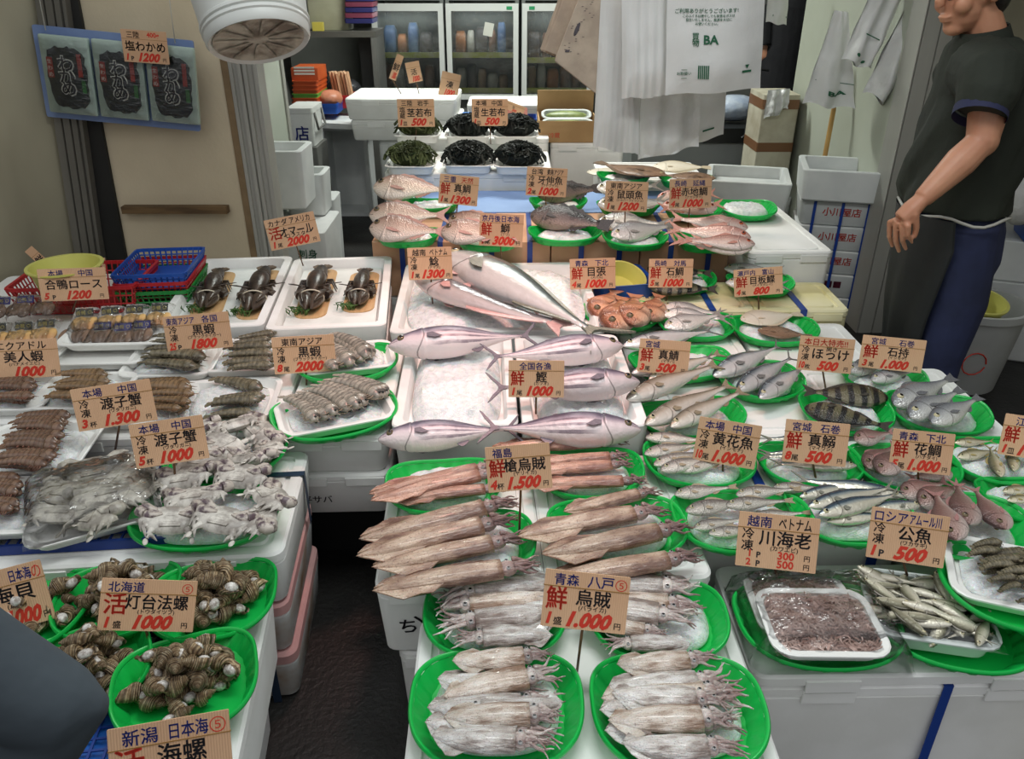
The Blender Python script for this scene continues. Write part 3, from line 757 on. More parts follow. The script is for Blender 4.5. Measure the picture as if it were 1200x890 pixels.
def prawn_meshes(v):
    kd, cv = v.split(); cv = float(cv); m0 = PM[kd]
    Y = lambda x: cv * (0.25 - x * x) * 4
    rings = []; uv = []; n = 12
    us = [i / 28 for i in range(29)]
    for i, u in enumerate(us):
        x = 0.24 - 0.62 * u
        seg = (u * 6) % 1.0
        r = (0.10 - 0.05 * u) * (1.0 + 0.08 * (1 - seg)); 
        for j in range(n): uv.append((u, math.sin(2 * PI * j / n)))
        rings.append([(x, Y(x) + r * 1.15 * math.sin(2 * PI * j / n), r * 0.86 * math.cos(2 * PI * j / n)) for j in range(n)])
    out = [('abdomen', MB().loft(rings, uv=uv).mesh('abdomen', m0, 40))]
    rings = []; uv = []
    for u, r in ((0, .094), (.2, .104), (.45, .098), (.7, .066), (.9, .038), (1.0, .008)):
        x = 0.22 + 0.2 * u
        rings.append([(x, Y(x) + .012 * u + r * 1.1 * math.sin(2 * PI * j / n), r * .8 * math.cos(2 * PI * j / n)) for j in range(n)]); uv += [(0.4 + u * .2, math.sin(2 * PI * j / n)) for j in range(n)]
    hd = MB().loft(rings, uv=uv); hd.tube([(0.36, Y(.36) + .04, 0), (0.44, Y(.44) + .045, 0), (0.5, Y(.5) + .06, 0)], [.008, .006, .001], 5)
    out.append(('carapace', hd.mesh('carapace', m0, 60)))
    tf = MB()
    xt = -0.38
    for a in (-.5, -.2, .2, .5):
        tf.plate([(0, .012), (-.06, .026), (-.115, .016), (-.115, -.016), (-.06, -.026), (0, -.012)], -.004, .004, fn=lambda x, y, z, a=a: (xt + x * math.cos(a) - y * math.sin(a), Y(xt) + x * math.sin(a) + y * math.cos(a) - (-x) * cv * 2.0, z + a * .02))
    out.append(('tail_fan', tf.mesh('tail_fan', m0, 40)))
    lg = MB()
    for i in range(5):
        x = .34 - i * .045; lg.tube([(x, Y(x) - .06, .01), (x + .02, Y(x) - .115, .012), (x - .02, Y(x) - .15, -.01)], [.010, .008, .003], 5)
    for i in range(5):
        x = .17 - i * .09; lg.tube([(x, Y(x) - .05, 0), (x - .02, Y(x) - .11, 0)], [.016, .008], 5)
    out.append(('walking_legs', lg.mesh('walking_legs', PLEG[kd], 60)))
    for sg in (1, -1):
        e = MB(); e.ell((.385, Y(.385) + .02, sg * .046), (.018, .018, .014), 8, 6); out.append(('eye', e.mesh('eye', PUPIL, 180)))
    an = MB(); an.tube([(.42, Y(.42), 0.0), (.5, Y(.5) - .05, .03), (.45, Y(.45) - .14, .03), (.25, Y(.3) - .22, .01), (.0, Y(.0) - .20, -.02)], [.004, .003, .003, .002, .001], 5)
    out.append(('antenna', an.mesh('antenna', PLEG[kd], 180)))
    return out
def prawn(v, label, h, t, z, group=None, belly=False, roll=0.0, name='prawn', simple=False):
    A = at(h[0], h[1], z); B = at(t[0], t[1], z); d = A - B; ang = math.atan2(d.y, d.x)
    flip = (math.cos(ang) < 0) != belly
    e = Matrix.Rotation(ang, 4, 'Z') @ Matrix.Rotation((PI if flip else 0) + roll, 4, 'X')
    r = thing(name, label, 'prawn', (A + B) / 2, 0, group, d.length, rot=e.to_euler())
    for nm, me in cached(('prawn', v), lambda: prawn_meshes(v)):
        if simple and nm in ('antenna', 'eye'): continue
        obj(nm, me, r)
    return r

# ------------------------------------------------------------------ crabs (unit width, belly up)
CRAB_W = mt('crab_shell_pale', (210, 205, 196), (150, 143, 136), 6.0, 0.35, 0.15, 24.0, rand=0.1)
CRAB_P = mt('crab_claw_mottled', (188, 178, 168), (92, 76, 82), 9.0, 0.35, 0.15, 20.0, lo=0.46, hi=0.6, rand=0.1)
def crab_meshes(v):
    r_ = random.Random(v); out = []
    # carapace outline: wide hexagon with side spines
    o = []
    for i in range(40):
        a = 2 * PI * i / 40; ca, sa = math.cos(a), math.sin(a)
        r = 0.37 * (abs(ca) ** 2.2 + abs(sa * 1.55) ** 2.2) ** (-1 / 2.2)
        if sa > 0 and abs(ca) > .3: r *= 1 + .03 * (1 if i % 2 else -1)
        if abs(sa) < .12: r *= 1.22
        o.append((r * ca, r * sa))
    def sc_(k, z): return [(x * k, y * k, z) for x, y in o]
    out.append(('carapace', MB().loft([sc_(.55, -.075), sc_(.85, -.055), sc_(1.0, -.012), sc_(.97, .012), sc_(.84, .066), sc_(.55, .086)]).mesh('carapace', CRAB_W, 50)))
    ab = MB().plate([(-.13, -.17), (.13, -.17), (.14, -.12), (.085, -.02), (.035, .07), (0, .1), (-.035, .07), (-.085, -.02), (-.14, -.12)], .07, .097)
    for k in range(4): ab.box(-.11 + .02 * k, .11 - .02 * k, -.145 + k * .05, -.138 + k * .05, .096, .100)
    out.append(('abdomen_flap', ab.mesh('abdomen_flap', CRAB_W, 30)))
    for sg in (1, -1):
        s = r_.uniform(.85, 1.1)
        c = MB(); c.tube([(sg * .17, .12, .02), (sg * .30, .19, .03), (sg * .40 * s, .20, .02)], [.06, .075, .066], 8)
        c.tube([(sg * .40 * s, .2, .02), (sg * .42 * s, .14, .04), (sg * .34 * s, .07, .06)], [.06, .085, .08], 8)
        c.tube([(sg * .34 * s, .07, .06), (sg * .22, .03, .085), (sg * .10, .04, .10)], [.075, .055, .01], 8, flat=.7)
        c.tube([(sg * .33 * s, .10, .065), (sg * .22, .09, .09), (sg * .11, .07, .10)], [.045, .032, .007], 7, flat=.7)
        out.append(('claw', c.mesh('claw', CRAB_P, 60)))
        for i in range(3):
            a = -.35 - i * .32 + r_.uniform(-.1, .1); b = a - r_.uniform(1.0, 1.7)
            x0, y0 = sg * (.24 - .03 * i), .03 - i * .07
            l1, l2 = .15, .13
            x1, y1 = x0 + sg * l1 * math.cos(a), y0 + l1 * math.sin(a); x2, y2 = x1 + sg * l2 * math.cos(b), y1 + l2 * math.sin(b)
            out.append(('walking_leg', MB().tube([(x0, y0, .01), ((x0 + x1) / 2, (y0 + y1) / 2, .04), (x1, y1, .03), ((x1 + x2) / 2, (y1 + y2) / 2, .0), (x2, y2, -.05)], [.036, .042, .032, .026, .006], 6, flat=.6).mesh('walking_leg', CRAB_W, 60)))
        a = -1.15; x0, y0 = sg * .16, -.15
        pd = MB().tube([(x0, y0, .0), (x0 + sg * .08, y0 - .09, .02), (x0 + sg * .11, y0 - .15, .0)], [.026, .024, .02], 6); pd.ell((x0 + sg * .13, y0 - .2, -.01), (.035, .06, .012), 10, 6)
        out.append(('paddle', pd.mesh('paddle', CRAB_W, 60)))
    return out
def crab(v, label, p, z, w_, rz, group=None, tilt=(0, 0), name='swimming_crab'):
    c = at(p[0], p[1], z); e = Matrix.Rotation(math.radians(rz), 4, 'Z') @ Matrix.Rotation(tilt[0], 4, 'X') @ Matrix.Rotation(tilt[1], 4, 'Y')
    r = thing(name, label, 'crab', c, 0, group, w_, rot=e.to_euler())
    for nm, me in cached(('crab', v), lambda: crab_meshes(v)): obj(nm, me, r)
    return r

# ------------------------------------------------------------------ whelks: a coiled ribbed tube
def whelkmat():
    k = NT('whelk_shell'); av = k.n('Attribute', attribute_name='fv').outputs['Fac']
    c = k.ramp(k.noise(7.0, 5.0), [(0.3, lin((116, 90, 64))), (0.48, lin((164, 138, 104))), (0.66, lin((204, 184, 150)))])
    s = k.math('SINE', k.math('MULTIPLY', av, 26.0))
    c = k.mix(k.math('MULTIPLY', k.math('MULTIPLY_ADD', s, .5, .5), 0.72), c, lin((58, 42, 30)))
    oi = k.n('ObjectInfo'); h = k.n('HueSaturation'); k.l(k.math('MULTIPLY_ADD', oi.outputs['Random'], 0.5, 0.72), h.inputs['Value']); k.setv(h.inputs['Color'], c)
    k.l(h.outputs[0], k.b.inputs['Base Color']); k.b.inputs['Roughness'].default_value = 0.5
    k.bump(s, 0.6, 0.02)
    return k.m
WHM = whelkmat()
WHF = mt('whelk_foot', (216, 212, 206), (150, 140, 132), 9.0, 0.25)
WHO = mt('whelk_operculum', (96, 62, 36), (128, 88, 52), 9.0, 0.4)
def whelk_meshes(v):
    r_ = random.Random(v); turns = 4.6 + r_.uniform(-.4, .5); n = 14; st = 74; k = r_.uniform(.50, .58)
    rings = []; uv = []
    for i in range(st + 1):
        t = turns * i / st; a = 2 * PI * t; s = math.exp(k * (t - turns))     # size 1 at aperture
        R = 0.15 * s; r = 0.205 * s; zc = .52 - 1.0 * (1 - s) * 1.0 if False else -0.24 + 0.72 * (1 - s ** 1.0)
        rib = 1 + .05 * math.sin(a * 7)
        ring = []
        for j in range(n):
            b = 2 * PI * j / n
            rr_ = R + r * math.cos(b) * rib; zz = zc + r * 1.25 * math.sin(b) - (.16 * s if i > st - 4 and math.sin(b) < -.5 else 0)
            ring.append((zz, max(.002, rr_) * math.cos(a), max(.002, rr_) * math.sin(a))); uv.append((t / turns, math.sin(b) * .8 + b * .1))
        rings.append(ring)
    m = MB().loft(rings, uv=uv)
    a = 2 * PI * turns; out = [('shell', m.mesh('shell', WHM, 180))]
    f = MB(); f.ell((-.33, .15 * math.cos(a), .15 * math.sin(a)), (.2, .11 + .05 * abs(math.cos(a)), .11 + .05 * abs(math.sin(a))), 12, 8)
    out.append(('foot', f.mesh('foot', WHF, 180)))
    return out
def whelk(label, p, z, L, group=None, rz=None):
    v = rnd.randint(0, 4)
    e = Matrix.Rotation(rnd.uniform(0, 2 * PI) if rz is None else rz, 4, 'Z') @ Matrix.Rotation(rnd.uniform(-.45, .25), 4, 'Y') @ Matrix.Rotation(rnd.uniform(0, 2 * PI), 4, 'X')
    r = thing('whelk', label, 'sea snail', (p[0], p[1], z), 0, group, L, rot=e.to_euler())
    for nm, me in cached(('whelk', v), lambda: whelk_meshes(v)): obj(nm, me, r)
    return r

# ------------------------------------------------------------------ lobsters (unit length, tail at +y)
LOB = mt('lobster_shell', (40, 34, 31), (72, 60, 50), 7.0, 0.3, 0.2, 30.0, rand=0.1)
LOBT = mt('lobster_tail_fan', (120, 104, 88), (84, 70, 58), 12.0, 0.35)
RUB = mt('rubber_band', (206, 198, 176), None, rough=0.5)
def lobster_meshes(v):
    r_ = random.Random(v); out = []; n = 16
    rings = []
    for y, w_ in ((-.20, .02), (-.16, .05), (-.08, .078), (.0, .09), (.08, .088), (.14, .08), (.155, .07)):
        rings.append([(w_ * math.cos(2 * PI * j / n), y, .085 + w_ * .85 * math.sin(2 * PI * j / n)) for j in range(n)])
    out.append(('carapace', MB().loft([r[::-1] for r in rings]).mesh('carapace', LOB, 50)))
    ab = MB()
    for i in range(6):
        y = .15 + i * .045; w_ = .082 - i * .006
        ab.loft([[(x_ * ww * math.cos(2 * PI * j / n), y + dy, .075 - i * .005 + ww * .7 * math.sin(2 * PI * j / n)) for j in range(n)][::-1] for dy, ww, x_ in ((0, w_ * .9, 1.05), (.012, w_, 1.05), (.04, w_ * .98, 1.05), (.052, w_ * .8, 1.0))])
    out.append(('abdomen', ab.mesh('abdomen', LOB, 50)))
    for a in (-.75, -.38, 0, .38, .75):
        out.append(('tail_fan', MB().plate([(-.02, 0), (.02, 0), (.04, .07), (.03, .11), (-.03, .11), (-.04, .07)], .03, .042, fn=lambda x, y, z, a=a: (x * math.cos(a) - y * math.sin(a) * -1, .415 + y * math.cos(a) - x * math.sin(a), z + .01 * abs(a))).mesh('tail_fan', LOBT, 30)))
    for sg in (1, -1):
        c = MB(); c.tube([(sg * .08, -.08, .06), (sg * .15, -.16, .05), (sg * .12, -.23, .06)], [.025, .03, .035], 8)
        c.loft([[(sg * (.045 + ox) + w_ * math.cos(2 * PI * j / n), y, .07 + w_ * .95 * math.sin(2 * PI * j / n)) for j in range(n)][::-1] for y, w_, ox in ((-.17, .026, .05), (-.21, .042, .03), (-.27, .058, .01), (-.33, .062, .0), (-.39, .052, -.004), (-.45, .034, -.012), (-.50, .010, -.02))])
        c.tube([(sg * .085, -.30, .10), (sg * .075, -.38, .125), (sg * .05, -.46, .115)], [.026, .022, .006], 8)
        out.append(('claw', c.mesh('claw', LOB, 50)))
        for i in range(4):
            y = .1 - i * .055; l_ = .06 + r_.uniform(0, .04)
            out.append(('walking_leg', MB().tube([(sg * .09, y, .06), (sg * (.09 + l_ * .55), y - .02, .07), (sg * (.09 + l_), y - .10, .015)], [.014, .012, .005], 6).mesh('walking_leg', LOB, 60)))
        out.append(('antenna', MB().tube([(sg * .03, -.15, .10), (sg * .14, -.2, .15), (sg * .24, -.05, .10), (sg * .22, .12, .03)], [.007, .006, .004, .002], 6).mesh('antenna', LOB, 180)))
    b = MB(); path = [(.112 * math.cos(2 * PI * j / 24), -.31, .075 + .074 * math.sin(2 * PI * j / 24)) for j in range(25)]
    b.tube(path, .006, 6, cap=False); out.append(('rubber_band', b.mesh('rubber_band', RUB, 180)))
    return out

# ------------------------------------------------------------------ price signs
INKS = {'k': 1, 'b': 2, 'r': 3}
def price_sign(label, box, base, zb, hdr, left, main, kana, unit, price, hc='b', lc='r', tilt=None, roll=0.0, circ=None, extra=None, name='price_sign', stick=True, yaw=0.0, yen='円', flapline=True):
    """box: pixel corners of the card; base: pixel where its stick enters the surface at height zb"""
    b = at(base[0], base[1], zb); x0, y0, x1, y1 = box
    c = at_y((x0 + x1) / 2, (y0 + y1) / 2, b.y)
    dp = depth(c); W = (x1 - x0) / FPX * dp / math.cos(math.radians(yaw)); dep = math.atan2(EYE - c.z, c.y)
    tl = dep * 0.55 if tilt is None else math.radians(tilt)
    Hh = (y1 - y0) / FPX * dp / max(.5, math.cos(dep - tl)) / (1 + 0.0 * W)
    r_ = math.radians(roll)
    # the box is the bounding box of a card rolled by r_
    ca, sa = abs(math.cos(r_)), abs(math.sin(r_))
    den = ca * ca - sa * sa
    W, Hh = (W * ca - Hh * sa) / den, (Hh * ca - W * sa) / den
    e = Matrix.Rotation(-math.atan2(c.x, c.y) * 0.5 + math.radians(yaw), 4, 'Z') @ Matrix.Rotation(PI / 2 - tl, 4, 'X') @ Matrix.Rotation(r_, 4, 'Z')
    g = thing(name, label, 'price sign', (c.x, c.y, zb))
    m = MB(); m.rr([(W, Hh, -.003, .002), (W, Hh, 0, .002)])
    T = .0004
    put = lambda s, x, y, h_, k, mw, bold=.02, sh=0.0: s and put_text(m, s, x * W, y * Hh, h_ * Hh, INKS[k], mw * W, bold, sh, fn=lambda a, b_: (a, b_, T))
    two = isinstance(hdr, (tuple, list))
    if two:
        put(hdr[0], -.24, .35, .20, hdr[2] if len(hdr) > 2 else hc, .42, .03); put(hdr[1], .20 - (.04 if circ else 0), .35, .20, hdr[3] if len(hdr) > 3 else hc, .40 - (.08 if circ else 0), .03)
    else: put(hdr, -.02, .35, .20, hc, .88, .03)
    if circ: put(circ, .40, .34, .2, 'r', .14, .01)
    if left:
        if len(left) > 1:
            for i, ch in enumerate(left[:2]): put(ch, -.37, .115 - i * .215, .20, lc, .18, .035)
        else: put(left, -.34, .02, .40, lc, .24, .05)
    mx = .09 if left else 0
    put(main, mx, .065 if kana else .01, .28 if kana else .30, 'k', .66 if left else .88, .05)
    if kana: put('(' + kana + ')', mx, -.125, .11, 'k', .62, .02)
    if extra:
        for s, x, y, h_, k, mw in extra: put(s, x, y, h_, k, mw, .03)
    if price:
        if unit: put(unit[:-1], -.41, -.34, .21, 'r', .11, .05, .2); put(unit[-1], -.305, -.38, .14, 'k', .11, .03)
        put(price, .065, -.325, .29, 'r', .54, .05, .35); put(yen, .40, -.38, .11, 'k', .1, .03)
    card = obj('card', m.mesh('card', [CARD, INK_K, INK_B, INK_R], 0), g, (0, 0, c.z - zb), e.to_euler())
    if flapline:
        fl = MB(); fl.box(-W / 2 - .001, W / 2 + .001, Hh * .215, Hh * .215 + .0016, -.0036, .0006)
        obj('rubber_band', fl.mesh('rubber_band', BAND, 0), g, (0, 0, c.z - zb), e.to_euler())
    if stick:
        up = e @ Vector((0, Hh * .3, -.0065)) + Vector((0, 0, c.z - zb)); lo = e @ Vector((0, -Hh * .5, -.0065)) + Vector((0, 0, c.z - zb))
        foot = Vector((b.x - c.x, 0.004, 0))
        obj('stick', MB().tube([foot, lo, up], [.0028, .0028, .0024], 6).mesh('stick', STICK, 180), g)
    return g
BAND = mt('card_band', (150, 110, 50), None, rough=0.5)
STICK = mt('dark_bamboo', (88, 62, 40), (116, 84, 54), 30.0, 0.6)
# ------------------------------------------------------------------ the setting
ZL1, ZL2, ZL3, ZL4 = .40, .47, .50, .56
ZM1, ZM2, ZM3 = .40, .46, .54
ZR1, ZR2, ZR3, ZR4, ZR5 = .385, .46, .50, .62, .70
def face(px0, py0, px1, py1, y):
    a = at_y(px0, py1, y); b = at_y(px1, py0, y)
    return a.x, b.x, a.z, b.z
def floor_mat():
    k = NT('wet_asphalt')
    a = k.noise(2.2, 5.0); b = k.noise(60.0, 4.0)
    c = k.ramp(a, [(0.3, lin((15, 14, 13))), (0.55, lin((26, 24, 22))), (0.75, lin((44, 38, 34)))])
    c = k.mix(k.math('MULTIPLY', b, 0.5), c, lin((22, 21, 20)))
    k.l(c, k.b.inputs['Base Color'])
    k.l(k.math('MULTIPLY_ADD', a, 0.7, 0.15), k.b.inputs['Roughness'])
    k.bump(b, 0.5, 0.006)
    return k.m
def grid_mesh(x0, x1, y0, y1, z, nx, ny, mat, name, amp=0.0, fr=20.0):
    m = MB()
    vs = [(x0 + (x1 - x0) * i / nx, y0 + (y1 - y0) * j / ny, z) for j in range(ny + 1) for i in range(nx + 1)]
    vs = [(x, y, z_ + amp * noise.noise(Vector((x * fr, y * fr, 0)))) for x, y, z_ in vs]
    m.add(vs, [(j * (nx + 1) + i, j * (nx + 1) + i + 1, (j + 1) * (nx + 1) + i + 1, (j + 1) * (nx + 1) + i) for j in range(ny) for i in range(nx)])
    return m.mesh(name, mat)
struct('floor', grid_mesh(-5, 5, -4, 9, 0, 90, 120, floor_mat(), 'floor', 0.003, 9.0))
PLASTER = mt('old_plaster', (214, 200, 172), (194, 180, 152), 1.6, 0.8, 0.25, 70.0, lo=0.35, hi=0.7, bdist=0.004)
PLASTER2 = mt('stained_plaster', (180, 174, 150), (120, 114, 95), 1.2, 0.8, 0.25, 50.0, lo=0.38, hi=0.68, bdist=0.004, stretch=(1, 1, 0.45))
PANEL = mt('white_wall_panel', (186, 190, 176), (170, 174, 158), 1.2, 0.45, lo=0.35, hi=0.7)
PANEL_G = mt('green_white_panel', (190, 194, 182), (172, 178, 164), 1.2, 0.45)
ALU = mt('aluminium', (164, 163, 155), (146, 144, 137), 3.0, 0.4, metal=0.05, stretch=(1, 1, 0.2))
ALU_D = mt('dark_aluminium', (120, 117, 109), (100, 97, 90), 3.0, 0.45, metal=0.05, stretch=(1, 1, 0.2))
DARK = mt('dark_gap', (24, 24, 22), (34, 33, 30), 3.0, 0.7)
WALLB = mt('back_wall_paint', (120, 122, 116), (104, 106, 100), 1.5, 0.7)
CEIL = mt('ceiling_board', (196, 196, 188), None, rough=0.8)
def slab(name, x0, x1, y0, y1, z0, z1, mat, rz=0, bev=0):
    m = MB(); m.box(x0, x1, y0, y1, z0, z1); return struct(name, m.mesh(name, mat, 30))
def post(name, x0, x1, y, d_, z1, mat, ribs, lean=0.0):
    """a grooved metal door post"""
    pts = [(x0, y + d_)]; n = len(ribs)
    pts.append((x0, y))
    for a, b_ in ribs: pts += [(x0 + (x1 - x0) * a, y), (x0 + (x1 - x0) * a + .002, y + .012), (x0 + (x1 - x0) * b_ - .002, y + .012), (x0 + (x1 - x0) * b_, y)]
    pts += [(x1, y), (x1, y + d_)]
    return struct(name, MB().plate(pts, 0, z1, fn=lambda a, b, c: (a + lean * (c - .75), b, c)).mesh(name, mat, 30))
slab('wall_left', -1.74, -1.17, 3.42, 3.5, 0, 2.8, PLASTER)
post('trim_1', -1.80, -1.715, 3.40, .06, 2.8, DARK, (), .045)
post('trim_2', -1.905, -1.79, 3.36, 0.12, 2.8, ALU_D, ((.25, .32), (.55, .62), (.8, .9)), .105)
m_ = MB(); m_.plate([(-1.91, 3.40), (-2.02, 3.30), (-2.55, 1.9), (-2.75, 1.95), (-2.2, 3.5), (-1.91, 3.5)][::-1], 0, 2.8, fn=lambda a, b, c: (a + .105 * (c - .75), b, c))
struct('wall_left_outer', m_.mesh('wall_left_outer', PLASTER2, 30))
slab('trim_9', -1.172, -1.145, 3.415, 3.5, 0, 2.8, mt('brown_edge', (134, 112, 82), (112, 92, 66), 5.0, .8))
post('trim_3', -1.145, -1.03, 3.42, 0.10, 2.8, ALU, ((.12, .3), (.42, .5), (.62, .86)))
slab('wall_inner_left', -1.36, -1.30, 3.52, 4.75, 0, 2.8, PANEL_G)
slab('wall_right', 1.76, 1.80, 3.80, 5.25, 0, 2.8, PANEL)
post('trim_4', 1.735, 1.87, 3.66, 0.14, 2.8, ALU, ((.03, .07), (.55, .6)))
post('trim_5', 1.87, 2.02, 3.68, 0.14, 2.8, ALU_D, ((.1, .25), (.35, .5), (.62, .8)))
slab('wall_right_outer', 2.02, 4.2, 3.75, 3.85, 0, 2.8, PLASTER2)
slab('wall_added_shade', 2.75, 2.85, 0.6, 3.75, 0, 2.8, PLASTER2)  # unseen wall, added to keep sky light off the man's side
slab('ceiling_added_shade', 1.0, 2.85, 1.9, 3.6, 2.62, 2.68, mt('added_shade_board', (120, 122, 120), None, rough=.8))  # unseen overhead slab, added to shade the man and the boxes behind
slab('wall_back', -3.2, 3.6, 7.75, 7.85, 0, 2.8, WALLB)
slab('wall_far_left', -3.0, -2.9, 4.7, 7.75, 0, 2.8, WALLB)
slab('wall_far_right', 3.2, 3.3, 3.9, 7.75, 0, 2.8, WALLB)
slab('ceiling', -3.2, 3.6, 3.55, 7.85, 2.8, 2.86, CEIL)
slab('trim_6', -1.37, -1.29, 4.75, 4.80, 0, 2.8, ALU)

# ------------------------------------------------------------------ styrofoam boxes that make the counter
Y5 = 5.0
FB = foam_box
# middle: front squid counter
FB('long lower white foam box under the front squid trays', .14, 1.05, 0, .64, .46, .198, 1)
FB('wide white foam box whose lid carries the two front squid trays', .14, 1.05, .20, .66, .47, .20, 1)
FB('narrow white foam box with blue strap under the box marked 15', -.12, 1.55, 0, .30, .46, .255, 3, straps=((-.05, .03, 'y'),))
FB('low white foam box under the long squid counter', .24, 1.56, 0, .34, .46, .255, 3)
FB('lidded white foam box marked with a scribbled 15 under the long brown squid', -.125, 1.555, .258, .365, .49, .20, 3, text=(('ち', -.118, .085, .04, INK_K, 'front'), ('ヽ', -.09, .10, .03, INK_K, 'front')))
FB('lidded white foam box under the brown squid with drooping tentacles', .245, 1.575, .258, .365, .49, .20, 3)
# middle: ice counter with bonito
for i, (x, y, w_, d_, nm) in enumerate(((-.165, 2.14, .345, .60, 'tilted bonito ice tray'), (.19, 2.14, .345, .60, 'bonito ice tray beside the pale fish'), (-.06, 2.82, .74, .70, 'big ice tray under the yellowtail'))):
    FB('white foam box standing below the ' + nm, x, y, 0, w_ - .02, d_ - .02, .40, 2)
    FB('open shallow foam box holding the ' + nm, x, y, .402, w_, d_, ZM3 - .402, 2, lid=0, inner=.045)
    ice_bed('pink lit crushed ice in the ' + nm, x, y, ZM3 - .044, w_ - .085, d_ - .085, .047, 2, amp=.005, seed=i * 7, round_=.03, dome=.004)
# right: front counter
FB('wide white foam box at the front under the shrimp packs', .83, 1.30, 0, .70, .32, .348, 1, straps=((.05, .02, 'y'),))
o = obj('foam_board', lid_mesh(.70, .33, .03, FOAM, False), None, (.83, 1.30, .3545), (0, 0, .0174)); tag(o, 'white foam board carrying the clear shrimp and smelt packs', 'board')
FB('yellowed foam box edge under the dark prawn tray', 1.33, 1.235, 0, .27, .42, ZR2 - .005, -3, mat=FOAM_B)
for i, (x, y, w_, d_, nm) in enumerate(((.685, 1.695, .485, .42, 'small croaker trays'), (1.177, 1.695, .485, .42, 'sardine and pink bream trays'), (.685, 2.135, .485, .42, 'pale trout trays'), (1.177, 2.135, .485, .42, 'striped fish and grey croaker trays'))):
    FB('white foam box below the counter of ' + nm, x, y, 0, w_ - .02, d_ - .02, .25, 1)
    FB('lidded foam box carrying the ' + nm, x, y, .252, w_, d_, ZR2 - .252, 1, straps=(((-.05, .025, 'y'), (.17, .025, 'y')) if i < 2 else ()), groove=True)
FB('lidded foam box carrying the orange rockfish tray', .60, 2.54, 0, .42, .36, ZR2, 1)
FB('lidded foam box carrying the brown flatfish tray', 1.03, 2.54, 0, .40, .36, ZR2, 1)
FB('yellow foam box under the small striped fish tray', .70, 2.90, 0, .42, .30, ZR3, 0, mat=FOAM_B, straps=((.05, .025, 'y'),))
FB('yellow foam box under the disc flatfish tray', 1.09, 2.90, 0, .35, .30, ZR3, 0, mat=FOAM_B, straps=((.0, .025, 'y'),))
# back: bream counter on cardboard boxes
KRAFT = mt('kraft_card', (196, 150, 118), (208, 164, 132), 4.0, 0.8, 0.1, 60.0, bdist=0.002, rand=0.08)
for i, nm in enumerate(('sea bream pair', 'single bream tray', 'grouper tray', 'pink snapper tray')):
    x = -.40 + .375 * i
    FB('white foam box low under the ' + nm, x, 3.42, 0, .36, .42, .38, 0)
    t = thing('cardboard_box', 'tan cardboard box with two blue straps under the ' + nm, 'box', (x, 3.42, .382), 0, 'cardboard boxes under the bream counter')
    obj('box_body', cached('kraftbox', lambda: MB().rr([(.37, .44, 0, .004), (.37, .44, ZR4 - .382, .004)]).mesh('box_body', KRAFT, 30)), t)
    for sx_ in (-.06, .1): obj('strap', cached('kstrap', lambda: strap_mesh(.37, .44, 0, ZR4 - .383, .022)), t, (sx_, 0, 0))
BLUEB = mt('pale_blue_sheet', (134, 166, 214), (120, 152, 204), 3.0, 0.5)
FB('white foam box under the blue sheet by the seaweed', -.2, 3.88, 0, .62, .42, .60, 0)
FB('white foam box under the blue sheet behind the silver fish', .5, 3.88, 0, .66, .42, .60, 0)
m_ = MB(); m_.rr([(1.36, .40, 0, .01), (1.36, .40, .012, .01)]); o = obj('blue_sheet', m_.mesh('blue_sheet', BLUEB, 30), None, (.16, 3.88, .602)); tag(o, 'pale blue plastic sheet lying behind the sea bream', 'sheet')
FB('white foam box far below the flounder trays', .75, 4.42, 0, .56, .44, .64, 0)
FB('white lidded box with a bare top beside the pink snapper tray', 1.115, 3.46, .30, .34, .78, ZR4 - .30, 2, mat=FOAM)
FB('pale green foam box with blue strap under the bare white lid', 1.115, 3.42, 0, .32, .60, .298, 2, mat=mt('foam_green', (176, 196, 170), None, rough=.7), straps=((.08, .025, 'y'),))
# back: seaweed counter
FB('low white foam box under the seaweed counter', -.22, 4.39, 0, .80, .50, .44, 0)
FB('white foam counter box under the front three seaweed trays', -.225, 4.38, .442, .86, .56, ZR5 - .442, 0, lid=.03, groove=False)
FB('white foam box raising the back three seaweed trays', -.21, 4.86, 0, .84, .40, ZR5 + .07, 0, lid=.03, groove=False)
# left: whelk counter
FB('stained foam box low under the whelk counter', -.905, 1.06, 0, .72, .48, .20, 7, mat=FOAM_S, lidmat=FOAM_P)
FB('white foam box whose lid carries the whelk trays', -.905, 1.06, .202, .80, .54, ZL1 - .202, 7, straps=((.2, .03, 'y'),), smat=STRAP2, groove=False)
# left: crab counter
for k_ in range(2):
    FB(('lowest' if k_ == 0 else 'middle') + ' rust stained foam box with pink lid under the crab counter', -.875, 1.585, k_ * .157, .66, .42, .155, 5, mat=FOAM_S, lidmat=FOAM_P, lid=.035, straps=((.27, .02, 'y'),), smat=STRAP2, groove=False)
FB('white foam box with notched lid carrying the crab trays', -.875, 1.585, .316, .68, .43, ZL2 - .316, 5, mat=FOAM, straps=((.1, .02, 'x'),), smat=STRAP2)
FB('white foam box beside the crab counter under red prawns', -1.52, 1.60, 0, .54, .44, ZL3, 5)
